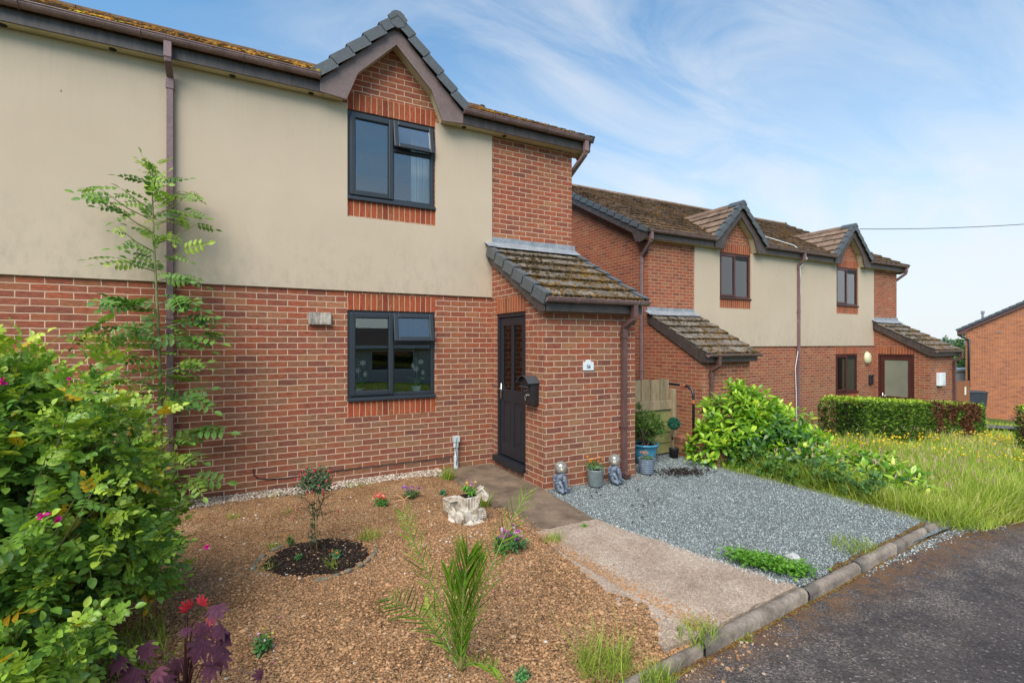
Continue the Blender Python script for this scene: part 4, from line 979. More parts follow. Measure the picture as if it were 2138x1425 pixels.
# --- pots
def pot(name, label, cat, x, y, prof, m, soil_r, soil_z, extra=None, n=40, rim=None):
    t = thing(name, label, cat, (x, y, 0))
    b = MB(); V = prof; b.lathe(V, n); o = b.build('pot', m, t, smooth=False)
    for p in o.data.polygons: p.use_smooth = True
    b = MB(); b.lathe([(.001, soil_z-.03), (soil_r, soil_z-.03), (soil_r, soil_z-.008), (soil_r*.5, soil_z+.006), (.001, soil_z+.004)], 24); b.build('soil', m_dark, t)
    return t
EL = {}
m_eleph = simple('elephant_resin', (.16, .19, .24), .5, var=.3, vs=16, bs=55, bst=.6, bd=.007, c2=(.045, .055, .078))  # dark second tone puts crevice shade into the colour
def elephant(label, x, y, rz, first=None):
    if first: return dup(first, (x, y, 0), rz, label)
    t = thing('elephant_ornament', label, 'ornament', (x, y, 0), rz, 'elephant ornaments holding glass globes by the porch'); b = MB()
    E = lambda c, r, rot=None: b.ball(c, r, 16, 10, rot=rot)
    # sits upright facing -y
    E((0, .02, .075), (.062, .060, .072)); E((0, .0, .125), (.050, .046, .05))
    for s in (-1, 1):
        E((s*.045, -.035, .028), (.026, .045, .026)); b.tube([(s*.045, -.05, .028), (s*.045, -.085, .020)], [.026, .024], 12); E((s*.045, -.085, .020), (.025, .022, .021))
        b.tube([(s*.034, -.02, .12), (s*.030, -.058, .075), (s*.022, -.070, .022)], [.022, .019, .020], 12); E((s*.022, -.072, .018), (.022, .021, .018))
        ear = [(s*.035, .0, .205), (s*.075, .015, .225), (s*.105, .02, .195), (s*.108, .018, .150), (s*.085, .01, .105), (s*.055, .0, .100), (s*.04, -.005, .15)]
        V = [(a, q-.009, z) for a, q, z in ear]+[(a, q+.009, z) for a, q, z in ear]; n = 7
        b.add(V, [tuple(range(n)), tuple(range(2*n-1, n-1, -1))]+[(i, i+n, (i+1) % n+n, (i+1) % n) for i in range(n)])
        for k in range(6): a0 = ear[1+min(k, 4)]; e0 = ear[6]; b.tube([(e0[0], e0[1]-.012, e0[2]), ((a0[0]*.95), a0[1]-.010, a0[2])], [.004, .007], 6)
    E((0, -.02, .185), (.052, .048, .048)); E((0, -.03, .215), (.040, .034, .022)); 
    tr = [(0, -.055, .185), (0, -.078, .155), (.002, -.088, .115), (.006, -.092, .075), (.016, -.100, .048), (.034, -.106, .046), (.048, -.104, .062)]
    b.tube(tr, [.030, .026, .022, .019, .016, .014, .012], 14)
    for k in range(11): q = k/11*3.6; i = int(q); f = q-i; p = np.array(tr[i])*(1-f)+np.array(tr[i+1])*f; E(p, (.0305-.0012*k, .0305-.0012*k, .0045))
    for s in (-1, 1): b.tube([(s*.026, -.068, .158), (s*.032, -.098, .138), (s*.030, -.115, .140)], [.008, .006, .003], 8)
    b.lathe([(.001, .21), (.030, .21), (.038, .232), (.036, .234), (.001, .224)], 20, (0, -.008, 0))
    o = b.build('elephant_body', m_eleph, t, smooth=True)
    r = o.modifiers.new('fuse', 'REMESH'); r.mode = 'VOXEL'; r.voxel_size = .0032; r.use_smooth_shade = True
    s_ = o.modifiers.new('soft', 'SMOOTH'); s_.iterations = 2; s_.factor = .4
    for s in (-1, 1): e = MB(); e.ball((s*.034, -.062, .196), .006, 8, 6); e.build('eye', m_seal, t, smooth=True)
    g = MB(); g.ball((0, -.008, .295), .077, 32, 20); g.build('glass_globe', globe_mat(), t, smooth=True)
    g = MB(); g.lathe([(.001, .222), (.026, .222), (.030, .236), (.020, .240), (.001, .24)], 16, (0, -.008, 0)); g.build('lamp_fitting', simple('fitting', (.30, .28, .2), .5), t)
    return t
def globe_mat():
    m, t, b = new_mat('crackle_glass'); t.nodes.remove(b); v = coords(t, 'Object')
    tr = t.nodes.new('ShaderNodeBsdfTransparent'); tr.inputs[0].default_value = (.93, .90, .80, 1)
    gl = _n(t, 'ShaderNodeBsdfGlossy'); gl.inputs['Roughness'].default_value = .03; df = _n(t, 'ShaderNodeBsdfDiffuse'); df.inputs[0].default_value = (.75, .74, .68, 1)
    bp = _n(t, 'ShaderNodeBump', i_Strength=.25, i_Distance=.004); t.links.new(voro(t, v, 60, 'DISTANCE_TO_EDGE'), bp.inputs['Height']); t.links.new(bp.outputs[0], gl.inputs['Normal'])
    fr = _n(t, 'ShaderNodeFresnel', i_IOR=1.6); ms = t.nodes.new('ShaderNodeMixShader'); t.links.new(math_node(t, 'MULTIPLY', fr.outputs[0], 2.6, clamp=True), ms.inputs[0])
    t.links.new(tr.outputs[0], ms.inputs[1]); t.links.new(gl.outputs[0], ms.inputs[2])
    m2 = t.nodes.new('ShaderNodeMixShader'); t.links.new(ramp(t, voro(t, v, 45, 'DISTANCE_TO_EDGE'), [(.0, .45), (.06, .10)]), m2.inputs[0]); t.links.new(ms.outputs[0], m2.inputs[1]); t.links.new(df.outputs[0], m2.inputs[2])
    t.links.new(m2.outputs[0], [n for n in t.nodes if n.type == 'OUTPUT_MATERIAL'][0].inputs[0]); return m
p = at_wall(1170, 900, 4.975); e1 = elephant('grey elephant ornament with glass globe at the porch corner, left of the metal bucket', p.x, p.y, .25)
p = at_wall(1282, 900, 4.965); elephant('grey elephant ornament with glass globe between the metal bucket and the brown downpipe', p.x, p.y, .30, e1)
m_galv = simple('galvanised', (.33, .37, .37), .42, metal=.35, var=.25, vs=9, fine=50, c2=(.24, .27, .26))
bk = at_wall(1243, 900, 4.985)
pot_bucket = pot('flower_bucket', 'galvanised metal bucket planted with yellow marigolds in front of the porch', 'planter', bk.x, bk.y, [(.001, 0), (.083, 0), (.087, .006), (.110, .200), (.115, .208), (.111, .211), (.105, .200), (.099, .165), (.001, .165)], m_galv, .102, .190)
def wavy():
    p = G(1350, 986); t = thing('wavy_pot', 'slate grey plant pot with wavy ridges and orange marigolds on the gravel', 'planter', (p.x, p.y, 0)); b = MB(); n = 72; m = 40; V = []
    for i in range(m+1):
        z = .200*i/m; r0 = .088+.030*(i/m)
        for k in range(n):
            a = 2*PI*k/n; r = r0+(.0035*math.sin(z*210+1.1*math.sin(a*9)+.8*math.sin(a*4+1)) if 1 < i < m-2 else .002); V.append((r*math.cos(a), r*math.sin(a), z))
    for rr, z in ((.110, .200), (.106, .16)): V += [(rr*math.cos(2*PI*k/n), rr*math.sin(2*PI*k/n), z) for k in range(n)]
    mm = m+3; b.add(V, [(i*n+k, i*n+(k+1) % n, (i+1)*n+(k+1) % n, (i+1)*n+k) for i in range(mm-1) for k in range(n)]+[tuple(range(n))[::-1]])
    b.build('pot', simple('slate_blue_resin', (.17, .205, .26), .5, var=.15, vs=10, fine=60), t, smooth=True)
    b = MB(); b.lathe([(.001, .16), (.106, .16), (.106, .182), (.05, .19), (.001, .19)], 24); b.build('soil', m_dark, t); return t
pot_wavy = wavy()
bp = at_wall(1346, 900, 5.60)
m_blue = simple('blue_glaze', (.060, .27, .42), .25, var=.12, vs=6, fine=25, c2=(.045, .20, .30))
pot_blue = pot('blue_pot', 'large glazed blue pot holding a bushy evergreen shrub by the fence', 'planter', bp.x, bp.y, [(.001, 0), (.125, 0), (.135, .01), (.150, .08), (.180, .19), (.192, .255), (.207, .26), (.212, .275), (.207, .288), (.190, .288), (.180, .25), (.001, .24)], m_blue, .184, .268)
b = MB(); rr = np.random.RandomState(2)
for k in range(4): b.obox((.150+.004, -.115+.0, .17-.0), (.62, .78, 0), (.1, 0, .99), (.78, -.62, 0), -.012+.008*k, -.006+.008*k, -.05+.02*rr.rand(), .01+.02*rr.rand(), -.004, .004)
tp = at_wall(1407, 900, 5.62)
pot_topi = pot('topiary_pot', 'small black pot with artificial green topiary ball by the low wall', 'planter', tp.x, tp.y, [(.001, 0), (.062, 0), (.076, .135), (.080, .14), (.076, .145), (.070, .14), (.068, .11), (.001, .11)], simple('black_pot', (.015, .015, .017), .5), .07, .13)
b = MB(); b.tube([(0, 0, .12), (.004, .003, .28), (0, 0, .46)], .006, 8); b.build('stem', simple('stem_brown', (.16, .10, .07), .8), pot_topi)
# compost spilt on the gravel, leaf litter
b = MB(); r5 = np.random.RandomState(9); k = 420; c = G(1425, 985); x = c.x+r5.randn(k)*.20; y = c.y+r5.randn(k)*.10+(x-c.x)*-.2
blobs(b, np.stack([x, y, .006+0*x], 1), .006+.008*r5.rand(k), None, .6, r5, r5.rand(k)); o = b.build('spilt_compost', m_dark); tag(o, 'dark compost crumbs spilt on the gravel beside the grey pot', 'compost', kind='stuff')
b = MB(); k = 26
for (px, py) in ((1245, 1028), (1294, 1018), (1306, 1018), (1332, 1024), (1340, 1080), (1235, 1036), (1254, 1034), (1320, 1055), (1366, 1050), (1343, 1056), (1320, 1090), (1300, 1120), (1534, 1010), (1210, 1072), (1460, 1040)):
    p = G(px, py); blobs(b, np.array([[p.x, p.y, .008]]), np.array([.013]), None, .5, r5, np.array([.3]))
o = b.build('mud_crumbs', m_dark); tag(o, 'scattered dark mud crumbs on the gravel drive', 'mud', kind='stuff')
# --- bed of compost edged with stones
def bed():
    c = G(662, 1166); xs_ = np.linspace(c.x-.52, c.x+.52, 60); ys_ = np.linspace(c.y-.48, c.y+.48, 60); V = []; idx = {}; b = MB()
    def inr(x, y): a = math.atan2(y-c.y, x-c.x); return math.hypot((x-c.x)/.455, (y-c.y)/.40) < 1+.03*math.sin(3*a+1)
    n = 48; rings = 16; V = [(c.x, c.y, .05)]
    for i in range(1, rings+1):
        for k in range(n):
            a = 2*PI*k/n; f = i/rings; q = 1+.03*math.sin(3*a+1); x = c.x+.455*f*q*math.cos(a); y = c.y+.40*f*q*math.sin(a)
            V.append((x, y, .040+.022*float(vnoise(x, y, 14, 3))+.014*float(vnoise(x, y, 32, 2))-.055*f**8))
    Fs = [(0, 1+k, 1+(k+1) % n) for k in range(n)]+[(1+(i-1)*n+k, 1+i*n+k, 1+i*n+(k+1) % n, 1+(i-1)*n+(k+1) % n) for i in range(1, rings) for k in range(n)]
    b.add(V, Fs); t = thing('round_flower_bed', 'round dark compost bed edged with flat stones in the bare soil', 'flower bed', (0, 0, 0))
    b.build('compost', m_dark, t, smooth=True)
    r = np.random.RandomState(4); b = MB(); k = 2600; a = r.rand(k)*2*PI; f = np.sqrt(r.rand(k)); x = c.x+.44*f*np.cos(a); y = c.y+.39*f*np.sin(a)
    blobs(b, np.stack([x, y, .042+.022*vnoise(x, y, 14, 3)+.014*vnoise(x, y, 32, 2)-.05*f**8], 1), .003+.008*r.rand(k)**2, None, .6, r, r.rand(k))
    o = b.build('compost_crumbs', leaf_like('crumb', [(0, (.012, .009, .008)), (.6, (.045, .028, .020)), (.9, (.08, .05, .035)), (.97, (.35, .2, .1)), (1, (.5, .45, .4))], .95), t, tint=True); o['kind'] = 'stuff'
    ms = simple('edging_stone', (.20, .165, .115), .85, var=.35, vs=20, bs=70, bst=.5, bd=.005, c2=(.08, .08, .045))
    for k in range(27):
        a = 2*PI*k/27+r.randn()*.03
        if .55 < a < 1.9 and k % 2: continue
        q = 1+.03*math.sin(3*a+1); b = MB(); T, Fs = ico(); sc3 = np.array([.058*(.7+.6*r.rand()), .026*(.8+.4*r.rand()), .020*(.8+.5*r.rand())])
        V = T*(1+.25*(r.rand(len(T), 1)-.5))*sc3; ca, sa = math.cos(a+PI/2), math.sin(a+PI/2); V = V @ np.array([[ca, sa, 0], [-sa, ca, 0], [0, 0, 1]])
        b.add(V+np.array([c.x+.475*q*math.cos(a), c.y+.42*q*math.sin(a), .012]), Fs); b.build('edging_stone', ms, t, bevel=.003)
    return c
bedc = bed()
# --- stone digger planter
m_cast = simple('aged_white_cast_stone', (.55, .50, .43), .88, var=.2, vs=13, bs=45, bst=.8, bd=.008, fine=30, c2=(.22, .14, .065))
def digger():
    p = G(978, 1088, .0); t = thing('digger_planter', 'aged white cast stone planter shaped like a toy digger on pebbles', 'planter', (p.x, p.y, .005), math.radians(-28))
    # local: +x right in the photo, -y towards the camera
    b = MB()
    def wheel(c, r, w_, ax):
        ax = np.array(ax, float); ax /= np.linalg.norm(ax); c = np.array(c, float)
        b.tube([c-ax*w_, c-ax*w_*.8, c+ax*w_*.8, c+ax*w_], [r*.86, r, r, r*.86], 24)
        b.tube([c-ax*(w_+.006), c-ax*w_*.9], [r*.5, r*.55], 16); b.tube([c-ax*(w_+.014), c-ax*w_], [r*.2, r*.22], 12)
        e = np.cross(ax, (0, 0, 1)); f = np.cross(ax, e)
        for k in range(20):
            a = 2*PI*k/20; q = c+r*1.0*(math.cos(a)*e+math.sin(a)*f); b.tube([q-ax*w_*.95, q+ax*w_*.9], .0068, 5)
    side = (-.80, -.60, 0)                # flank normal (towards lower left)
    fw = np.array([.60, -.80, 0])         # heading (towards lower right)
    sd_ = np.array([.80, .60, 0])
    def ob(c, l, w_, h, z0):
        c = np.array([c[0], c[1], z0]); b.obox(c, fw, sd_, Z_, -l, l, -w_, w_, 0, h)
    ob((.015, -.015), .085, .098, .10, .035)             # lower cab front
    ob((.0, .0), .070, .088, .135, .12)                  # cab box that holds the plant
    ob((.068, -.07), .016, .030, .105, .05)              # grille
    ob((.075, -.09), .012, .022, .05, .04)
    ob((-.125, .115), .085, .05, .07, .075)               # bonnet behind
    ob((-.165, .06), .075, .075, .016, .195)               # canopy plank
    ob((-.175, .07), .065, .066, .105, .085)
    for q in (-.04, -.01, .02, .05): b.tube([np.array([-.175, .07, .14])-sd_*.068+fw*q+Z_*.03*math.cos(q*60), np.array([-.175, .07, .14])-sd_*.068+fw*(q+.02)-Z_*.03*math.cos(q*60)], .008, 6)
    for (c, r, w_) in (((-.078, -.108, .062), .060, .026), ((-.163, .005, .058), .054, .024), ((.128, .030, .062), .058, .026)): wheel(c, r, w_, side)
    for (cx, cy) in ((-.078, -.108), (-.163, .005)):
        b.tube([np.array([cx, cy, .062])+.068*(math.cos(a)*np.array([.6, -.8, 0])+math.sin(a)*np.array([0, 0, 1])) for a in np.linspace(.1, PI-.1, 9)], .012, 6)
    for k in range(4): q = -.05+k*.035; b.tube([np.array([.0, .0, .13])+fw*.072+sd_*q, np.array([0, 0, .25])+fw*.072+sd_*q], .005, 5)
    for k in range(4): q = -.05+k*.034; b.tube([np.array([.0, .0, .13])-sd_*.09+fw*q, np.array([0, 0, .25])-sd_*.09+fw*q], .005, 5)
    # boom: post rising, then folding down to the bucket on the right
    b.obox((.060, -.02, .10), (1, 0, 0), (.28, 0, .96), (0, 1, 0), -.022, .028, 0, .265, -.02, .02); b.obox((.120, -.02, .345), (.8, 0, .6), (.62, 0, -.78), (0, 1, 0), -.03, .018, -.015, .11, -.018, .018)
    b.tube([(.085, -.043, .30), (.14, -.043, .335), (.185, -.043, .285)], .010, 6)
    b.prism([(.135, .300), (.205, .275), (.210, .262), (.19, .215), (.165, .212), (.142, .235)], -.055, .015, 'y')
    # pebbly base
    for k in range(130):
        a = rs.rand()*2*PI; f = math.sqrt(rs.rand()); b.ball((.045+.125*f*math.cos(a), -.075+.085*f*math.sin(a), .012+.035*(1-f)), (.012, .012, .009), 6, 5)
    b.lathe([(.001, -.02), (.12, -.02), (.128, .0), (.10, .022), (.001, .03)], 28, (.035, -.07, 0))
    b.lathe([(.001, -.02), (.085, -.02), (.09, .0), (.07, .03), (.001, .03)], 20, (-.13, .01, 0))
    o = b.build('digger_body', m_cast, t, smooth=False); r = o.modifiers.new('fuse', 'REMESH'); r.mode = 'VOXEL'; r.voxel_size = .0034; r.use_smooth_shade = True
    s = MB(); s.obox((.0, .0, .245), fw, sd_, Z_, -.055, .055, -.07, .07, 0, .016); s.build('soil', m_dark, t); return t
planter = digger()
# --- house B fittings
p = at_wall(1809, 747, 8.40); b = MB(); V = [(.001, 0), (.19, 0), (.19, -.03), (.165, -.055), (.15, -.085), (.10, -.105), (.001, -.11)]
n = 32; vv = [(r*.80*math.cos(2*PI*k/n), y, r*1.05*math.sin(2*PI*k/n)) for r, y in V for k in range(n)]; b.add(vv, [(i*n+k, i*n+(k+1) % n, (i+1)*n+(k+1) % n, (i+1)*n+k) for i in range(len(V)-1) for k in range(n)])
o = b.build('wall_light', simple('cream_lamp', (.62, .58, .36), .4, var=.04), loc=(p.x, 8.398, p.z), smooth=True); tag(o, 'round cream bulkhead wall light beside the far brown door', 'wall light')
p = at_wall(1816, 792, 8.40); b = MB(); b.box(-.09, .09, -.07, 0, -.15, .15); b.prism([(-.095, .10), (.095, .10), (.08, .16), (-.08, .16)], -.09, -.0, 'y'); o = b.build('key_safe', simple('black_box', (.015, .016, .02), .5), loc=(p.x, 8.398, p.z), bevel=.02); tag(o, 'small black box on the brick under the cream wall light', 'box')
p = at_wall(1960, 791, 6.90); t = thing('meter_box', 'white utility meter box on the front of the far porch', 'meter box', (p.x, 6.90, p.z)); b = MB(); b.box(-.17, .17, -.10, -.002, -.19, .19); b.build('box_body', m_white, t, bevel=.01)
b = MB(); b.box(-.01, .16, -.106, -.1, -.17, .18); b.build('meter_door', simple('meter_door', (.62, .66, .70), .4), t, bevel=.003); b = MB(); b.box(.06, .11, -.110, -.1065, .05, .10); b.build('warning_label', simple('label_yellow', (.75, .60, .28), .5), t)
# white aerial cable across the far roof and down the wall
pts = []
for k in range(9): f = k/8; pts.append((13.1-1.25*(1-f)*0+(-.95)*(1-f), 9.6-1.35*f, .0)); 
pts = [(12.55+.12*k, 9.75-.19*k, (EZ+.185-.775)+((9.75-.19*k)-(8.40-.235))*tP+.075) for k in range(8)]+[(13.49, 8.19, 4.28), (13.56, 8.14, 4.12), (13.50, 8.3, 3.9), (13.56, 8.33, 3.2), (13.47, 8.34, 2.4), (13.50, 8.34, 1.7), (13.36, 8.35, 1.1), (13.40, 8.35, .4), (13.42, 8.35, -.4)]
b = MB(); b.tube(pts, .009, 6); o = b.build('aerial_cable', m_white); tag(o, 'loose white cable lying over the far roof and down beside its pipe', 'cable')
# telephone wire
b = MB(); p0 = at(1795, 478, 15.2); p1 = at(2700, 395, 16.0); pts = [tuple(np.array(p0)*(1-f)+np.array(p1)*f-np.array([0, 0, .35*4*f*(1-f)])) for f in np.linspace(0, 1, 24)]
b.tube(pts, .010, 5); o = b.build('telephone_wire', m_seal); tag(o, 'thin black overhead wire running from the far house to the right', 'wire')
# --- indoor things seen through the glass
def lily(x, label):
    t = thing('potted_lily', label, 'plant', (x, 6.86, 1.085)); b = MB(); b.lathe([(.001, 0), (.052, 0), (.058, .02), (.056, .035), (.064, .05), (.062, .065), (.070, .085), (.070, .10), (.064, .10), (.001, .09)], 24); b.build('pot', m_white, t, smooth=True)
    b = MB(); r = np.random.RandomState(int(x*10))
    for k in range(9):
        a = r.rand()*2*PI; L = .20+.12*r.rand(); w_ = .024; d = np.array([math.cos(a), math.sin(a), 0]); s = np.array([-d[1], d[0], 0]); P = [np.array([0, 0, .09])+d*L*f*.8+np.array([0, 0, L*(f*1.3-f*f*.9)]) for f in (0, .3, .6, 1)]; ww = [.4, 1, .8, .05]
        b.add([q for P_, W_ in zip(P, ww) for q in (P_-s*w_*W_, P_+s*w_*W_)], [(2*i, 2*i+1, 2*i+3, 2*i+2) for i in range(3)], .5)
    b.tube([(0, 0, .1), (.01, 0, .3), (0, .01, .5)], .006, 5); b.build('leaves', leaf_mat('lily_leaf', [(0, (.12, .36, .08)), (1, (.12, .36, .08))]), t, tint=True, smooth=True)
    for k in range(4):
        b = MB(); c = np.array([.075*math.cos(k*1.9), -.03, .30+.05*k]); tw = k*.9
        for q in range(6):
            a = q*PI/3+tw; d = np.array([math.cos(a)*(.9 if k % 2 else .5)+.25*math.cos(k), -.6, math.sin(a)*.8-.15]); s = np.array([-math.sin(a), 0, math.cos(a)]); b.add([c, c+d*.030-s*.010, c+d*.030+s*.010, c+d*.060], [(0, 1, 3, 2)])
        b.build('flower', simple('lily_white', (.78, .75, .62), .6), t)
    return t
lily(2.09, 'white lily in a ribbed white pot behind the right pane of the lower window'); lily(1.28, 'white lily half hidden behind the left pane of the lower window')
b = MB(); b.box(2.12, 2.42, 6.98, 7.0, 3.6, 4.85)
xs9 = np.linspace(2.05, 2.40, 9); b = MB()
for i in range(8): b.obox((0, 0, 0), X_, Z_, Y_, xs9[i], xs9[i+1], 3.6, 4.9, 6.97+(.025 if i % 2 else 0), 6.98+(.025 if i % 2 else 0))
o = b.build('curtain', m_curtain); tag(o, 'pale curtain drawn to the right side of the upper window', 'curtain')
t = thing('tissue_box', 'blue and white box on the inside sill of the upper window', 'box', (1.83, 6.87, 3.715)); b = MB(); b.box(-.12, .10, -.05, .05, 0, .10); b.build('carton', simple('carton_blue', (.25, .50, .62), .6), t, bevel=.004); b = MB(); b.box(-.08, .07, -.052, -.05, .02, .08); b.build('label_panel', m_white, t)
b = MB(); b.box(1.20, 1.28, 6.82, 6.87, 3.715, 3.80); o = b.build('trinket_box', m_white, bevel=.004); tag(o, 'small white box in the lower left corner of the upper window', 'box')
b = MB(); b.box(1.95, 2.15, 6.80, 6.86, 3.715, 3.745); o = b.build('notebook', simple('tan', (.55, .42, .28), .7), bevel=.003); tag(o, 'tan notebook lying on the inside sill of the upper window', 'book')
# ================================================================== plants
def leaf_t(L=1, W=.4, fold=.12, droop=.25, base=.0, rows=4, point=1.0):
    """leaf template along +x: rows of (left, mid, right)"""
    V = []; 
    for i in range(rows+1):
        f = i/rows; w_ = W*.5*(math.sin(PI*min(1, f*.92+.06))**.8)*(1 if f < .97 else .1*point)
        if i == 0: w_ = W*.04
        z = -droop*L*f*f; x = base+L*f
        V += [(x, w_, z+fold*w_), (x, 0, z), (x, -w_, z+fold*w_)]
    Fs = []
    for i in range(rows): a = 3*i; Fs += [(a, a+1, a+4, a+3), (a+1, a+2, a+5, a+4)]
    return np.array(V), Fs
def pinnate_t(n=7, L=1.0, ll=.34, lw=.20, start=.3, droop=.3, rows=3, fold=.3, fwd=.5):
    V = []; Fs = []; k = 0
    pr = (n-1)//2
    def addleaf(x, ang, s):
        nonlocal k
        T, F_ = leaf_t(ll*s, lw*s, fold, .25, .01, rows); c, q = math.cos(ang), math.sin(ang)
        R = np.array([[c, -q, 0], [q, c, 0], [0, 0, 1]]); z = -droop*L*(x/L)**2
        V.append(T @ R.T+np.array([x, 0, z])); Fs.extend([tuple(i+k for i in f) for f in F_]); k += len(T)
    for i in range(pr):
        x = L*(start+(1-start)*i/pr*.92); s = .8+.25*math.sin(PI*(i+.6)/pr)
        addleaf(x, PI/2-fwd, s); addleaf(x+.01, -PI/2+fwd, s)
    addleaf(L, 0, 1.05)
    w_ = .012*L
    xs = [0, .35, .7, 1.0]; r = [(x*L, y, -droop*L*x*x-.004) for x in xs for y in (w_, -w_)]
    V.append(np.array(r)); Fs.extend([(k+2*i, k+2*i+1, k+2*i+3, k+2*i+2) for i in range(3)])
    return np.concatenate(V), Fs
def frames(d, up):
    d = d/(np.linalg.norm(d, axis=1)[:, None]+1e-9); s = np.cross(up, d); s /= np.linalg.norm(s, axis=1)[:, None]+1e-9; n = np.cross(d, s)
    return np.stack([d, s, n], 2)
def whorl(mb, P, D, T, Fs, n, size, spread=(1.3, .5), back=.1, rng=rs, tint=(.5, .2), jit=.25, tip_light=.15, upw=.7):
    """n leaves spiralled behind each shoot tip P with direction D"""
    P = np.asarray(P, float); D = np.asarray(D, float); D = D/(np.linalg.norm(D, axis=1)[:, None]+1e-9); k = len(P)
    a0 = rng.rand(k)*2*PI; ref = np.tile([0, 0, 1.], (k, 1)); ref[np.abs(D[:, 2]) > .9] = [1, 0, 0]
    e = np.cross(D, ref); e /= np.linalg.norm(e, axis=1)[:, None]; g = np.cross(D, e)
    for j in range(n):
        f = j/max(n-1, 1); sp = spread[0]*(1-f)+spread[1]*f; a = a0+j*2.4
        rad = np.cos(a)[:, None]*e+np.sin(a)[:, None]*g
        d = D*math.cos(sp)+rad*math.sin(sp)+rng.randn(k, 3)*jit*.5
        up = D*.6+np.array([0, 0, upw])+rng.randn(k, 3)*jit
        R = frames(d, up); s = size*(.7+.5*rng.rand(k))*(1-.3*f)
        L = P-D*back*(1-f)
        mb.batch(T, Fs, R*s[:, None, None], L, np.clip(tint[0]+tint[1]*rng.randn(k)+tip_light*(f-.4), 0, 1))
def dome(k, c, r, rng, zmin=-.5, shell=.75, lump=.12):
    v = rng.randn(int(k*2.2)+20, 3); v /= np.linalg.norm(v, axis=1)[:, None]; v = v[v[:, 2] > zmin][:k]; k = len(v)
    q = shell+(1-shell)*rng.rand(k)**.5; q *= 1+lump*np.sin(5*v[:, 0]+3*v[:, 2])*np.cos(4*v[:, 1])+.05*rng.randn(k)
    P = np.asarray(c)+v*q[:, None]*np.asarray(r); return P, v
def stems(mb, base, tips, n, r0=.012, rng=rs, sag=.15, tint=.5, sides=5):
    idx = rng.choice(len(tips), min(n, len(tips)), replace=False)
    for i in idx:
        t = tips[i]; b_ = np.asarray(base)+rng.randn(3)*np.array([.05, .05, 0]); m = b_*.45+t*.55+np.array([0, 0, sag*np.linalg.norm(t-b_)])+rng.randn(3)*.03
        m1 = b_*.7+m*.3+np.array([0, 0, .02]); mb.tube([b_, (b_+m)/2+rng.randn(3)*.01, m, (m+t)/2+rng.randn(3)*.01, t], [r0, r0*.8, r0*.6, r0*.4, r0*.2], sides, cap=False, tint=tint)
# ---------------- rose bush at the left
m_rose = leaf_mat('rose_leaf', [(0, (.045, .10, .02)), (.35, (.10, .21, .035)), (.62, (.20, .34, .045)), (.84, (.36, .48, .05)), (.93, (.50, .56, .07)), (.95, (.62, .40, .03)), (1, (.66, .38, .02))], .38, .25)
m_stem = simple('green_brown_stem', (.14, .13, .045), .7, c2=(.06, .04, .022), vs=8)
def rose():
    r = np.random.RandomState(21); base = (-1.22, 3.50, -.02); t = thing('rose_bush', 'big leafy green rose bush with a few magenta flowers at the left edge', 'bush', base)
    o = np.array(base); b = MB(); tips = []; dirs = []
    specs = [((-1.16, 3.62, .90), (.78, .82, .90), 430), ((-1.62, 3.55, 1.05), (.75, .75, .80), 190), ((-.92, 3.72, .60), (.60, .58, .60), 170), ((-.92, 3.12, .42), (.42, .42, .40), 90), ((-1.25, 2.80, .30), (.5, .4, .42), 100), ((-1.40, 3.85, 1.20), (.50, .5, .52), 110), ((-.66, 3.72, .52), (.36, .36, .34), 50)]
    for c, rad, k in specs:
        P, v = dome(k, c, rad, r, zmin=-.75, shell=.55, lump=.12); keep = (P[:, 2] > .10) & ((P[:, 2] > .62) | (r.rand(len(P)) < .6)); tips.append(P[keep]); dirs.append(v[keep])
    P = np.concatenate(tips); D = np.concatenate(dirs)+np.array([0, 0, .55]); 
    T, Fs = pinnate_t(7, 1.0, .40, .27, .22, .34, 6, .35, .35)
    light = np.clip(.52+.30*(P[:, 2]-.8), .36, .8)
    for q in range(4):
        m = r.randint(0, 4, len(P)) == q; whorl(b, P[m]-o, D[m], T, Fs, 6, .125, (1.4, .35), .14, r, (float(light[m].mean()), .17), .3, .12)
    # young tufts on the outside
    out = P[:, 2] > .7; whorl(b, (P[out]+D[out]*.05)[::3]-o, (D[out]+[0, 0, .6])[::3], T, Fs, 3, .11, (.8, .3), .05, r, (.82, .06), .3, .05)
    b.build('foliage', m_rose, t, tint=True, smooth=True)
    s = MB(); stems(s, (0, 0, 0), P-o, 230, .011, r, .10); 
    for k in range(12): a = r.rand()*2*PI; s.tube([(.10*math.cos(a), .10*math.sin(a), 0), (.22*math.cos(a), .2*math.sin(a), .35), (.40*math.cos(a), .38*math.sin(a), .8)], [.015, .012, .007], 6, tint=.2)
    s.build('stems', m_stem, t, smooth=True)
    mf = leaf_mat('rose_petal', [(0, (.48, .01, .22)), (.6, (.68, .02, .34)), (1, (.80, .10, .48))], .5, .3); PT, PF = leaf_t(1, .95, .5, -.35, 0, 3)
    for (px, py, tt, sz) in ((2, 800, 2.55, .034), (143, 790, 3.05, .018), (84, 1080, 2.75, .030), (118, 1088, 2.80, .024), (432, 1142, 2.95, .018)):
        p = np.array(at(px, py, tt-.62)); f = MB(); tocam = -p+[0, 0, 1.8]; tocam = tocam/np.linalg.norm(tocam); d0 = np.tile(tocam+r.randn(3)*.35, (1, 1))
        whorl(f, (p-o)[None], d0, PT, PF, 7, sz, (1.25, .5), .0, r, (.5, .25), .2); f.build('flower', mf, t, tint=True, smooth=True)
rose()
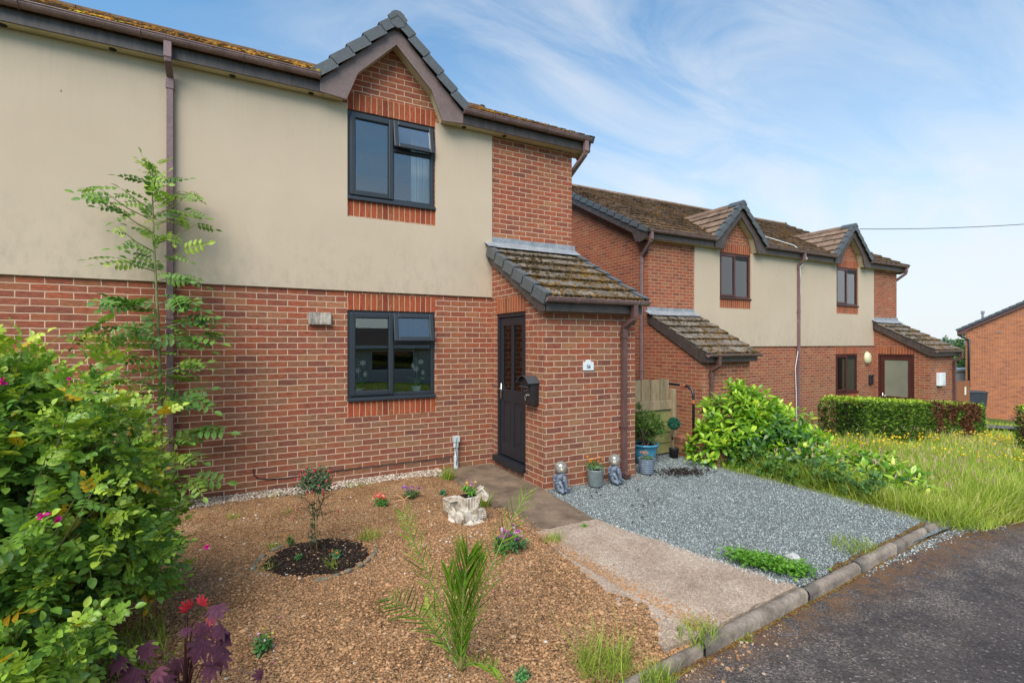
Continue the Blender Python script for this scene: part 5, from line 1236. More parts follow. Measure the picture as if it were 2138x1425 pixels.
# ---------------- sapling by the downpipe
m_ash = leaf_mat('ash_leaf', [(0, (.03, .085, .015)), (.4, (.075, .17, .03)), (.7, (.17, .31, .045)), (1, (.34, .44, .05))], .5, .3)
def sapling():
    r = np.random.RandomState(8); base = np.array([-.86, 6.32, .0]); t = thing('sapling', 'slender sapling with feathery leaves growing up in front of the purple downpipe', 'tree', base)
    H_ = 3.90; trunk = [np.array([.03*math.sin(z*1.3)-.03*z/3.9+.0, -.03*math.sin(z), z]) for z in np.linspace(0, H_-.25, 14)]
    s = MB(); s.tube(trunk, [.026-.021*(i/13) for i in range(14)], 7); P = []; D = []
    T, Fs = pinnate_t(9, 1.0, .30, .17, .18, .28, 4, .25, .28)
    def tr(z): return np.array([.03*math.sin(z*1.3)-.03*z/3.9, -.03*math.sin(z), z])
    # side branches: (height, azimuth sign, length)
    rv = np.array([1, 0, 0]); 
    br = [(.25, 1, .35), (.35, -1, .3), (.55, .6, .4), (.75, 1, .38), (.95, -.8, .45), (1.15, .9, .40), (1.35, -1, .50), (1.5, 1, .42), (1.6, -.9, .62), (1.72, -1, .72), (1.78, .8, .50), (1.86, -.7, .55), (1.95, 1, .45), (2.12, -.8, .32), (2.2, .8, .30), (2.45, 1, .28), (2.55, -.9, .40), (2.62, 1, .42), (2.75, -1, .40), (2.83, .9, .46), (2.95, -1, .46), (3.03, .9, .40), (3.08, -.8, .55), (3.12, 1, .52), (3.2, -1, .32), (3.28, .6, .3), (3.42, -.5, .15), (3.45, .6, .14)]
    for (z, sg, L) in br:
        L *= .80
        a = r.uniform(-.75, .35); d = np.array([sg*math.cos(a), math.sin(a)*.7-.1, .0]); d /= np.linalg.norm(d); up = .55 if z > 2.6 else .28
        p0 = tr(z); pts = [p0, p0+d*L*.5+[0, 0, L*up*.45], p0+d*L+[0, 0, L*up*1.15]]
        for q in pts: q[1] = min(q[1], .16)
        s.tube(pts, [.007, .005, .003], 5, cap=False)
        for f in (.3, .5, .75, 1.0):
            for rep in range(2 if z < 2.3 and f > .4 else 1):
                P.append(p0+(pts[2]-p0)*f); dd = d*(.5+.5*f)+np.array([r.randn()*.7, r.randn()*.45-.1, r.uniform(-.30, .45)]); D.append(dd)
    for z in np.linspace(2.5, 3.6, 24): a = r.rand()*2*PI; P.append(tr(z)); D.append([math.cos(a), .5*math.sin(a)-.1, .35+.4*(z-2.4)])
    for z in np.linspace(.15, 2.3, 26): a = r.rand()*2*PI; P.append(tr(z)); D.append([math.cos(a), .5*math.sin(a)-.15, .15])
    P = np.array(P); D = np.array(D); P[:, 1] = np.minimum(P[:, 1], .12); b = MB(); k = len(P)
    up = np.tile([0, -.55, .9], (k, 1))+r.randn(k, 3)*.4; D[:, 1] = np.where(P[:, 1]+D[:, 1]*.25 > .2, -.1, D[:, 1])
    sz = np.where(P[:, 2] > 2.45, .23, .29)*(.6+.6*r.rand(k)); tn = np.clip(.50+.18*r.randn(k)+.18*(P[:, 2] > 2.6)+.12*((P[:, 2] > 1.4) & (P[:, 2] < 1.9)), 0, 1)
    b.batch(T, Fs, frames(D, up)*sz[:, None, None], P, tn)
    # upright leader tuft
    k = 12; z = np.linspace(H_-.42, H_-.22, k); a = r.rand(k)*2*PI; P2 = np.stack([-.02+0*z, .0*z, z], 1); D2 = np.stack([np.cos(a), .5*np.sin(a), .6+0*a], 1); b.batch(T, Fs, frames(D2, np.tile([0, 0, 1.], (k, 1)))*(.12*(.8+.5*r.rand(k)))[:, None, None], P2, .85+.1*r.rand(k))
    b.build('foliage', m_ash, t, tint=True, smooth=False); s.build('trunk', simple('sapling_bark', (.20, .22, .07), .7, c2=(.12, .09, .05)), t, smooth=True)
sapling()
# ---------------- laurel bush by the drive
m_laurel = leaf_mat('laurel_leaf', [(0, (.03, .09, .015)), (.35, (.085, .21, .02)), (.6, (.22, .40, .03)), (.85, (.42, .58, .05)), (1, (.60, .64, .07))], .28, .3, .55)
m_bramble = leaf_mat('bramble_leaf', [(0, (.035, .085, .02)), (.5, (.085, .18, .035)), (1, (.18, .31, .05))], .5, .2)
LT, LF = leaf_t(1, .42, .22, .34, .05, 4)
def laurel():
    r = np.random.RandomState(31); base = np.array([6.75, 4.7, terr(6.75, 4.7)-.08]); t = thing('laurel_bush', 'bright yellow green laurel bush sprawling beside the gravel drive', 'bush', base); b = MB()
    specs = [((6.75, 5.05, .35), (.72, .60, .80), 330), ((6.25, 5.15, .15), (.45, .45, .50), 110), ((7.35, 5.0, .25), (.60, .55, .68), 170), ((6.85, 4.2, .10), (.55, .60, .50), 170), ((7.2, 3.6, -.02), (.60, .55, .42), 130), ((7.0, 3.05, -.05), (.5, .45, .36), 90)]
    TP = []; TD = []
    for c, rad, k in specs: P, v = dome(k, c, rad, r, zmin=-.35, shell=.62, lump=.14); TP.append(P); TD.append(v)
    P = np.concatenate(TP); D = np.concatenate(TD)+[0, 0, .9]; keep = P[:, 2] > -.05; P, D = P[keep], D[keep]
    hi = P[:, 2] > .35
    whorl(b, P[hi]-base, D[hi], LT, LF, 8, .15, (1.5, .35), .13, r, (.60, .15), .4, .22)
    whorl(b, P[~hi]-base, D[~hi], LT, LF, 7, .14, (1.5, .5), .11, r, (.54, .18), .45, .22)
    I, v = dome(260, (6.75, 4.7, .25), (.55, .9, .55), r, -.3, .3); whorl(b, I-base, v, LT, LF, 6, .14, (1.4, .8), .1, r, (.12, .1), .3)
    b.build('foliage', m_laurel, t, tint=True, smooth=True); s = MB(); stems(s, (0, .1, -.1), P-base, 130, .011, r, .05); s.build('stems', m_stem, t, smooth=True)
    # leading shoots standing out of the top
    t2 = thing('bramble', 'darker bramble leaves tangled in the foot of the bright laurel bush', 'bramble', (6.3, 4.3, -.05)); o = np.array([6.3, 4.3, -.05]); b = MB(); n = 150
    ys_ = r.uniform(2.9, 5.4, n); xs_ = 6.12+.22*r.rand(n)+.05*np.sin(ys_*4); P = np.stack([xs_, ys_, .02+.34*r.rand(n)**1.4], 1); D = np.stack([-.5+0*xs_+.3*r.randn(n), -.3+.5*r.randn(n), .6+0*xs_], 1)
    T3 = []; F3 = []; k = 0
    for a in (-1.0, 0, 1.0): T_, F_ = leaf_t(.5, .40, .2, .2, .12, 4); c, q = math.cos(a), math.sin(a); T3.append(T_ @ np.array([[c, q, 0], [-q, c, 0], [0, 0, 1]])); F3 += [tuple(i+k for i in f) for f in F_]; k += len(T_)
    whorl(b, P-o, D, np.concatenate(T3), F3, 4, .115, (1.2, .5), .08, r, (.45, .2), .35); b.build('foliage', m_bramble, t2, tint=True, smooth=True)
laurel()
# ---------------- hedges
m_hedge = leaf_mat('hedge_spray', [(0, (.045, .020, .010)), (.07, (.12, .050, .020)), (.14, (.24, .115, .06)), (.16, (.018, .042, .010)), (.45, (.07, .135, .02)), (.75, (.17, .27, .03)), (1, (.38, .50, .05))], .7, .2, .2)
ST, SF = leaf_t(1, .5, .1, .15, .0, 2)
def hedge(label, x0, y0, x1, y1, h0, h1, w_, zb0, zb1, brown=None, seed=1, n=15000, z_off=0):
    r = np.random.RandomState(seed); L = math.hypot(x1-x0, y1-y0); a = math.atan2(y1-y0, x1-x0); t = thing('hedge', label, 'hedge', (x0, y0, zb0), 0)
    d = np.array([math.cos(a), math.sin(a), 0]); nn = np.array([math.sin(a), -math.cos(a), 0]); b = MB()
    f = r.rand(n)**.85; u = r.rand(n); face = r.rand(n)
    wtop = .30; P = np.zeros((n, 3)); D = np.zeros((n, 3)); hh = h0+(h1-h0)*f; zb = (zb1-zb0)*f
    isf = face > wtop; ise = (face > .93)
    lump = .05*vnoise(f*L, u*hh*1.0, 2.2, seed)
    z = np.where(isf, u**.9*hh, hh+.02*r.randn(n)); off = np.where(isf, np.where(r.rand(n) < .8, 1, -1)*w_/2, (u-.5)*w_)
    off = off*(1-.12*(z/np.maximum(hh, .1)))+np.sign(off)*(lump+.02*r.randn(n)); x = f*L
    x = np.where(ise, np.where(r.rand(n) < .5, 0, L)+.02*r.randn(n), x); off = np.where(ise, (r.rand(n)-.5)*w_, off); z = np.where(ise, u*hh, z)
    fx = np.clip(x/L, 0, 1); zz = z+(zb1-zb0)*fx
    P = d*x[:, None]+nn*off[:, None]+np.array([0, 0, 1.])*zz[:, None]
    out = nn*np.sign(off)[:, None]*isf[:, None]; out = np.where(ise[:, None], d*np.where(x > L/2, 1, -1)[:, None], out)
    D = out*.9+np.array([0, 0, .75])+r.randn(n, 3)*.45
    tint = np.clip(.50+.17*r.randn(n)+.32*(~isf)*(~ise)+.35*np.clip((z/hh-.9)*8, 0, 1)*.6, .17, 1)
    if brown is not None:
        m = (vnoise(x, z, 2.3, 5)+.5*vnoise(x, z, 7, 2) > brown[2]) & (np.abs(x/L-brown[0]) < brown[1]) & (off > 0); tint = np.where(m, .14*r.rand(n), tint); m2 = r.rand(n) < .025; tint = np.where(m2, .13*r.rand(n), tint)
    k = r.rand(n) < 2; P, D, tint = P[k], D[k], tint[k]; nk = len(P)
    b.batch(ST, SF, frames(D, np.tile([0, 0, 1.], (nk, 1))+r.randn(nk, 3)*.6)*(.065*(.6+.8*r.rand(nk)))[:, None, None], P, tint)
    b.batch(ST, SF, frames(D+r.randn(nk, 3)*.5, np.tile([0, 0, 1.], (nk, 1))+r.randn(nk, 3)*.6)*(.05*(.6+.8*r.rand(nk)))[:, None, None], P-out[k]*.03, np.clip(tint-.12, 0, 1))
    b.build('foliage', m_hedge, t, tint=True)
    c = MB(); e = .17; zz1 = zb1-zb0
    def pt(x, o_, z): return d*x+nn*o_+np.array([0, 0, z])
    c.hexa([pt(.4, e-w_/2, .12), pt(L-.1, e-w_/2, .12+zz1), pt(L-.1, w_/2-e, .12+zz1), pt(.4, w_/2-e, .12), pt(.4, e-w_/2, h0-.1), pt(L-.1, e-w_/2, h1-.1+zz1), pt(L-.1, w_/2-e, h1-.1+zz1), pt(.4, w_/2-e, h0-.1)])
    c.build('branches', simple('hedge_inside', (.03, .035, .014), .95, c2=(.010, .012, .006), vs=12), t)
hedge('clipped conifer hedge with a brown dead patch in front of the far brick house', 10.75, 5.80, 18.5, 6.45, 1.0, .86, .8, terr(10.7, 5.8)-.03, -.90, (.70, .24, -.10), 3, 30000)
hedge('clipped green conifer hedge cut off by the right edge of the photo', 14.55, 4.15, 16.2, .8, 1.12, 1.12, .9, terr(14.6, 4.2)-.05, terr(16.2, 1)-.05, (.4, .5, .35), 4, 12000)
# ---------------- grass
def blade_t(b=.25): 
    V = []; 
    for i, f in enumerate((0, .35, .7, 1.0)):
        w_ = (.5, .42, .28, .0)[i]; x = b*f*f; V += [(x, w_, f), (x, -w_, f)] if i < 3 else [(x, 0, f)]
    return np.array(V), [(0, 1, 3, 2), (2, 3, 5, 4), (4, 5, 6)]
BT = [blade_t(q) for q in (.12, .35, .65, 1.0)]
def blades(mb, x, y, z, h, w_, rng, tint, lean=.25, wind=(0, 0)):
    n = len(x); sel = rng.randint(0, 4, n)
    for q in range(4):
        m = sel == q; k = m.sum()
        if not k: continue
        a = rng.rand(k)*2*PI; c, s = np.cos(a), np.sin(a); hh = (h if np.isscalar(h) else h[m])*(.55+.7*rng.rand(k)); ww = w_*(.7+.6*rng.rand(k))
        R = np.zeros((k, 3, 3)); R[:, 0, 0] = c*hh; R[:, 1, 0] = s*hh; R[:, 0, 1] = -s*ww; R[:, 1, 1] = c*ww
        lx = lean*rng.randn(k)+wind[0]; ly = lean*rng.randn(k)+wind[1]; R[:, 0, 2] = lx*hh; R[:, 1, 2] = ly*hh; R[:, 2, 2] = hh*(1-.25*q/3)
        mb.batch(BT[q][0], BT[q][1], R, np.stack([x[m], y[m], (z if np.isscalar(z) else z[m])+0*a], 1), tint[m] if not np.isscalar(tint) else np.clip(tint+.15*rng.randn(k), 0, 1))
m_grass = leaf_mat('grass_blade', [(0, (.07, .12, .02)), (.35, (.20, .29, .035)), (.65, (.38, .46, .065)), (.85, (.55, .55, .13)), (1, (.60, .50, .24))], .55, .35, .25)
def meadow():
    r = np.random.RandomState(12); b = MB()
    def ar(n, x0, x1, y0, y1, h, w_, p=1.0, tt=.55, spec=0):
        x = x0+(x1-x0)*r.rand(n)**p; y = y0+(y1-y0)*r.rand(n)
        if spec: pass
        k = ~((x > 10.6) & (x < 18.6) & (np.abs(y-(5.8+.084*(x-10.75))) < .33))
        x, y = x[k], y[k]; z = vterr(x, y)-.10; cl = 1+.8*vnoise(x, y, 1.2, 4)
        blades(b, x, y, z, h*cl, w_, r, np.clip(tt+.25*vnoise(x, y, .9, 6)+.16*r.randn(len(x))+.35*(r.rand(len(x)) < .10), 0, 1), .28, (.05, -.08))
    ar(24000, 6.2, 8.0, 2.24, 4.6, .34, .0085, 1.0, .50)
    ar(3200, 5.98, 6.35, 2.3, 4.9, .15, .007, 1.0, .55)
    ar(30000, 7.6, 11.0, 2.24, 5.9, .36, .012, 1.0, .58)
    ar(22000, 11.0, 19.0, 1.9, 5.7, .34, .02, 1.15, .60)
    ar(9000, 8.0, 19.0, 5.3, 8.3, .25, .022, 1.0, .45)
    ar(14000, 18.5, 34.0, 1.5, 14.0, .26, .045, 1.0, .50)
    ar(5000, 6.4, 12.0, 2.08, 2.45, .20, .010, 1.0, .62)
    o = b.build('meadow_grass', m_grass, tint=True); tag(o, 'long uncut yellow green grass beside the road', 'grass', kind='stuff')
    # flowering grass heads, pale pink
    b = MB(); n = 900; x = 6.2+7.8*r.rand(n)**1.3; y = 2.3+3.2*r.rand(n); k = vnoise(x, y, .8, 2) > -.1; x, y = x[k], y[k]; n = len(x); z = vterr(x, y)-.1; h = .36+.22*r.rand(n)
    blades(b, x, y, z, h, .003, r, .8+0*x, .12)
    T, Fs = leaf_t(1, .13, .6, .2, 0, 3); D = np.stack([r.randn(n)*.35, r.randn(n)*.35, 1+0*x], 1); P = np.stack([x+.03*r.randn(n), y+.03*r.randn(n), z+h*.98], 1)
    for q in range(2): b.batch(T, Fs, frames(D+r.randn(n, 3)*.1, r.randn(n, 3))*(.05+.04*r.rand(n))[:, None, None], P, .2+.6*r.rand(n))
    o = b.build('grass_heads', leaf_mat('seed_head', [(0, (.42, .22, .20)), (.5, (.50, .34, .26)), (1, (.52, .46, .24))], .8, .3, .1), tint=True); tag(o, 'pinkish flowering heads of the long grass', 'grass heads', kind='stuff')
    b = MB(); n = 950; x = 8.2+10.5*r.rand(n)**1.15; y = 2.6+3.2*r.rand(n); k = (vnoise(x, y, .7, 8)+.12*(y-4) > -.03); x, y = x[k], y[k]; n = len(x); z = vterr(x, y)+.20+.16*r.rand(n)
    T, Fs = ico(); b.batch(T, Fs, rand_rot(n, r)*(.010+.010*r.rand(n)+.0008*(x-8))[:, None, None]*np.array([1, 1, .7]), np.stack([x, y, z], 1), r.rand(n)); blades(b, x, y, z-.3, .33, .004, r, .4+0*x, .02)
    o = b.build('buttercups', leaf_mat('buttercup', [(0, (.80, .50, .01)), (1, (.85, .62, .03))], .5, .2), tint=True); tag(o, 'yellow buttercups scattered through the long grass', 'flowers', kind='stuff')
meadow()
def tuft(name, label, cat, x, y, n, rad, h, w_=.004, tt=.5, seed=1, group=None, z=0, flowers=0):
    r = np.random.RandomState(seed); b = MB(); a = r.rand(n)*2*PI; q = rad*np.sqrt(r.rand(n)); xx = q*np.cos(a); yy = q*np.sin(a)*.8
    blades(b, xx, yy, z, h, w_, r, np.clip(tt+.16*r.randn(n), 0, 1), .30); 
    o = b.build(name, m_grass, tint=True, loc=(x, y, 0)); tag(o, label, cat, group); return o
GT = 'grass tufts growing by the kerb and in the bare soil'
TF = [('tall wispy grass tuft at the bottom edge, left of the kerb', 1262, 1400, 230, .17, .22), ('grass tuft leaning over the kerb joint by the path corner', 1455, 1330, 130, .14, .12), ('low weedy tuft between the palm and the tall wispy grass', 1375, 1425, 130, .10, .12),
      ('strip of grass on top of the kerb by the gravel, right of the clover', 1782, 1143, 240, .22, .09), ('small grass tuft by the path beside the digger planter', 1008, 1055, 180, .08, .16), ('dark grass tuft where the path meets the shingle', 935, 1000, 200, .09, .18),
      ('grass seedlings at the joint between the two path slabs', 1155, 1130, 110, .09, .09), ('sparse tuft right of the round compost bed', 770, 1130, 120, .10, .13), ('little tuft of grass inside the front of the compost bed', 697, 1190, 40, .05, .11), ('thin tuft near the left foot of the round bed', 565, 1195, 40, .05, .09),
      ('small grass tuft in the soil below the sapling', 490, 1085, 60, .06, .09), ('weeds sprouting between the shingle and the soil', 745, 1018, 130, .16, .07), ('grass growing in the gutter of the road just past the kerb joint', 1540, 1335, 120, .10, .045), ('bright weed in the road below the kerb by the clover', 1645, 1262, 90, .08, .04), ('grass sprig left of the round compost bed', 575, 1145, 60, .06, .07),
      ('tuft of grass at the right end of the kerb', 1995, 1090, 420, .30, .13), ('thin green weeds by the wall foot left of the fuchsia', 570, 1040, 70, .12, .06), ('grass blades in the bare soil right of the sapling', 600, 1075, 30, .03, .10)]
for i, (lb, px, py, n, rad, h) in enumerate(TF):
    p = G(px, py, .0); z = roadz(p.x)-0 if (py > 1200 and 'road' in lb) else .0
    if 'road' in lb: p = G(px, py, -.085)
    tuft('grass_tuft', lb, 'grass tuft', p.x, p.y, n, rad, h, .0045, .45, 50+i, GT, z)
# grass behind and under the rose bush
r = np.random.RandomState(6); b = MB(); n = 16000; x = -3.5+3.1*r.rand(n); y = 3.2+3.2*r.rand(n); k = (x+.35*(y-3.3) < -.55+.5*vnoise(x, y, 2, 3)); x, y = x[k], y[k]; blades(b, x, y, soilz(x, y), .13, .005, r, np.clip(.45+.12*r.randn(len(x)), 0, 1), .3)
o = b.build('grass', m_grass, tint=True); tag(o, 'patch of rough grass behind the rose bush', 'grass', kind='stuff')
# tiny weeds through the soil
b = MB(); n = 700; x = -2+4.4*r.rand(n); y = 2.4+4*r.rand(n)**.6; k = vnoise(x, y, 2.4, 9) > .14; x, y = x[k], y[k]; blades(b, x, y, soilz(x, y), .04, .003, r, .5+.15*r.randn(len(x)), .5); o = b.build('weed_seedlings', m_grass, tint=True); tag(o, 'tiny green seedlings dotted over the bare soil', 'weeds', kind='stuff')
# ---------------- clover patch with a lump of concrete
def clover():
    r = np.random.RandomState(15); c0 = G(1535, 1165); c1 = G(1680, 1200); t = thing('clover_patch', 'bright green clover patch at the corner of the gravel by the kerb', 'weeds', ((c0.x+c1.x)/2, (c0.y+c1.y)/2, 0)); o = np.array(t.location)
    n = 1500; f = r.rand(n); x = c0.x+(c1.x-c0.x)*f+.06*r.randn(n); y = c0.y+(c1.y-c0.y)*f+.055*r.randn(n)*(1.2-f*.4); P = np.stack([x, y, .01+.065*r.rand(n)], 1)-o; b = MB(); D = np.stack([r.randn(n)*.6, r.randn(n)*.6, 1+0*x], 1); T, Fs = leaf_t(1, .9, .15, .1, .05, 3); whorl(b, P, D, T, Fs, 3, .020, (1.3, 1.2), .0, r, (.55, .15), .15)
    b.build('foliage', leaf_mat('clover_leaf', [(0, (.03, .10, .01)), (.5, (.10, .27, .02)), (1, (.24, .42, .05))], .5, .3), t, tint=True)
clover()
p = G(1655, 1168); b = MB(); T, Fs = ico(); rq = np.random.RandomState(3); V = T*np.array([.085, .07, .055])*(1+.15*(rq.rand(len(T), 1)-.5)); b.add(V, Fs); o = b.build('concrete_lump', simple('pale_concrete', (.42, .42, .41), .9, bs=80, bst=.4, bd=.003, fine=60), loc=(p.x, p.y, .01)); tag(o, 'pale lump of concrete half hidden behind the clover', 'stone')
b = MB()
for (px, py, s) in ((1545, 1343, .028), (1496, 1368, .02), (1612, 1378, .014), (1398, 1385, .022), (1428, 1400, .018)): q = G(px, py, -.085); blobs(b, np.array([[q.x, q.y, -.085+s*.4]]), np.array([s]), None, .75, rq, np.array([rq.rand()]))
# ---------------- palm
def palm():
    r = np.random.RandomState(19); bp_ = G(962, 1402, .0); t = thing('young_palm', 'young date palm with long feathery fronds in the bare soil at the front', 'palm', bp_); o = np.array(bp_); t0 = (o[0]*cD+o[1]*sD)
    m_p = leaf_mat('palm_leaflet', [(0, (.06, .15, .02)), (.4, (.13, .28, .03)), (.7, (.26, .42, .04)), (1, (.44, .54, .08))], .4, .25, .4); m_r = leaf_mat('palm_rib', [(0, (.10, .20, .03)), (1, (.26, .33, .07))], .5, .1)
    T = np.array([(0, .0, 0), (.15, .5, .06), (.15, -.5, .06), (.15, 0, -.05), (.6, .45, -.02), (.6, -.45, -.02), (.6, 0, -.13), (1, 0, -.14)]); Fs = [(0, 3, 1), (0, 2, 3), (1, 3, 6, 4), (3, 2, 5, 6), (4, 6, 7), (6, 5, 7)]
    #  photo-plane curves: (dx px, dy px up, toward camera m) along the rib
    FR = [([(-4, 30, 0), (-25, 120, .05), (-60, 220, .12), (-88, 300, .16), (-103, 352, .18)], 17, .12, .15, .42, .62),
          ([(6, 30, 0), (28, 110, -.05), (62, 200, -.12), (98, 275, -.18), (138, 345, -.22)], 20, .13, .15, .40, .66),
          ([(0, 20, 0), (4, 90, .04), (8, 170, .08), (14, 230, .11), (20, 262, .13)], 50, .20, .05, .30, .36),
          ([(-8, 25, 0), (-32, 85, .10), (-62, 150, .2), (-92, 195, .28), (-116, 222, .34)], 15, .12, .1, .5, .95),
          ([(-8, 15, 0), (-28, 45, -.05), (-52, 72, -.12), (-72, 88, -.16), (-88, 96, -.2)], 15, .12, .1, .35, .75),
          ([(8, 12, 0), (24, 40, .08), (44, 58, .16), (62, 66, .2), (76, 70, .24)], 14, .11, .1, .35, .80),
          ([(2, 20, 0), (-8, 80, .02), (-16, 140, .03), (-20, 190, .03), (-24, 215, .03)], 22, .13, .05, .45, .32),
          ([(4, 20, 0), (14, 80, -.02), (24, 140, -.04), (34, 190, -.05), (40, 225, -.06)], 22, .13, .05, .45, .30)]
    rv = np.array([sD, -cD, 0]); fv = np.array([cD, sD, 0]); 
    for (pts, n, LL, tw_, lo, spread) in FR:
        s = t0/F; C = [np.zeros(3)]+[rv*a*s+np.array([0, 0, 1.])*b_*s*1.0-fv*c for a, b_, c in pts]
        fr = MB(); C = np.array(C)
        # finer curve
        q = np.linspace(0, 5, 26); i = np.minimum(q.astype(int), 4); f = q-i; C2 = C[i]*(1-f)[:, None]+C[i+1]*f[:, None]
        for _ in range(3): C2[1:-1] = (C2[:-2]+C2[1:-1]*2+C2[2:])/4
        rb = MB(); rb.tube(C2, [.0055*(1-.75*k/25)+.0008 for k in range(26)], 6, tint=.5)
        R_ = rb.build('frond', m_r, t, tint=True, smooth=True)
        g = (lo-.12)+(1-lo+.12)*np.linspace(0, 1, n)**.9; idx = g*25; ii = np.minimum(idx.astype(int), 24); ff = idx-ii; P = C2[ii]*(1-ff)[:, None]+C2[ii+1]*ff[:, None]; tan = C2[ii+1]-C2[ii]; tan /= np.linalg.norm(tan, axis=1)[:, None]
        side = np.cross(tan, fv*-1); side /= np.linalg.norm(side, axis=1)[:, None]; lf = MB()
        for sg in (-1, 1):
            d = tan*(math.cos(spread))+side*sg*math.sin(spread)+(-fv)*(.12+.25*r.randn(n)[:, None])*.6+r.randn(n, 3)*.07+np.array([0, 0, .10])
            u = (g-lo+.12)/(1-lo+.12); sz = LL*(.55+.65*np.sin(PI*np.clip(u*.85+.1, 0, 1)))*(.85+.3*r.rand(n))
            M = frames(d, np.tile(-fv+[0, 0, .6], (n, 1))+r.randn(n, 3)*.25); M = M*np.stack([sz, 0*sz+.0058, sz*.5], 1)[:, None, :]
            lf.batch(T, Fs, M, P, np.clip(.45+.2*r.randn(n)+.22*(lo < .5), 0, 1))
        lf.build('leaflets', m_p, R_, tint=True)
    b = MB(); b.lathe([(.018, 0), (.016, .05), (.010, .12), (.005, .16)], 10); b.build('stem', simple('palm_base', (.22, .19, .06), .7, c2=(.13, .08, .03)), t, smooth=True)
palm()
b = MB(); q = np.array(at(845, 1043, 2.75)); rvv = np.array([sD, -cD, 0])
for (a0, b0, a1, b1) in ((0, 0, -.06, .03), (0, 0, .035, .025), (0, 0, -.075, -.02), (.0, .0, -.01, -.07), (0, 0, .01, -.055)): b.tube([q+rvv*a0+[0, 0, b0], q+rvv*(a0+a1)*.5+[0, 0, (b0+b1)*.5+.006], q+rvv*a1+[0, 0, b1]], [.003, .004, .0008], 4)
o = b.build('dry_leaflets', simple('dry_tan', (.42, .22, .09), .8)); o.parent = [x for x in bpy.data.objects if x.name == 'young_palm'][0]; o.matrix_parent_inverse = Matrix.Translation(-Vector(o.parent.location))
# ---------------- red japanese maple
def maple():
    r = np.random.RandomState(23); base = np.array(G(385, 1475, .0)); t = thing('red_maple', 'young dark red maple with pointed purple leaves at the bottom left', 'shrub', base)
    mm = leaf_mat('maple_leaf', rough=.65, spec=.15, trans=.2, stops=[(0, (.045, .015, .03)), (.5, (.085, .028, .05)), (.8, (.13, .03, .05)), (1, (.36, .02, .03))]); T3 = []; F3 = []; k = 0
    for a, s in ((-1.5, .55), (-.95, .8), (-.45, .95), (0, 1.05), (.45, .95), (.95, .8), (1.5, .55)):
        T_, F_ = leaf_t(s, .24*s+.02, .2, .22, .0, 4); c, q = math.cos(a), math.sin(a); T3.append(T_ @ np.array([[c, q, 0], [-q, c, 0], [0, 0, 1]])); F3 += [tuple(i+k for i in f) for f in F_]; k += len(T_)
    T = np.concatenate(T3); t0 = base[0]*cD+base[1]*sD; b = MB(); s = MB(); rv = np.array([sD, -cD, 0]); fv = np.array([cD, sD, 0])
    L = []; 
    for (px, py, sz, tn, dz, dp) in ((420, 1262, .05, .98, 1, -.3), (395, 1270, .055, 1, .5, 0), (455, 1262, .085, .45, -.2, 0), (425, 1300, .105, .35, -1, .1), (440, 1285, .05, .9, -.3, 0), (465, 1308, .085, .4, -.6, .1), (405, 1345, .09, .2, -.8, .1), (425, 1335, .11, .15, -1, .05), (450, 1345, .10, .3, -.5, .1), (480, 1330, .06, .35, 0, .1),
        (300, 1345, .10, .45, -1, .1), (255, 1370, .09, .55, -.6, 0), (285, 1395, .12, .35, -1, .05), (325, 1400, .07, .6, -.2, 0), (375, 1375, .10, .4, -.9, .1), (345, 1410, .11, .4, -1, 0), (445, 1385, .10, .35, -.9, .05), (465, 1365, .085, .45, -.4, 0), (310, 1425, .09, .3, -.7, 0), (400, 1425, .09, .45, -.6, 0), (390, 1310, .05, .3, -.1, 0), (505, 1452, .08, .5, 0, 0), (548, 1408, .05, .5, .2, 0)):
        p = np.array(at(px, py, t0-.12+dp+.06*r.randn()))-base; d = rv*r.uniform(-.6, .6)+np.array([0, 0, dz])*1.0-fv*.35; up = -fv+np.array([0, 0, .7])+r.randn(3)*.2
        b.batch(T, F3, frames(d[None], up[None])*sz, p[None], np.array([tn])); L.append(p)
    for p in L:
        x = np.clip(p[0], -.1, .1); root = np.array([0, 0, 0]) if p@rv > -.12 else np.array([0, 0, 0])
        mid = np.array([p[0]*.25, p[1]*.25, p[2]*.75]); s.tube([root, mid, p], [.0035, .0028, .0012], 5)
    b.build('foliage', mm, t, tint=True, smooth=True); s.build('stems', simple('maple_stem', (.055, .018, .022), .5), t, smooth=True)
maple()
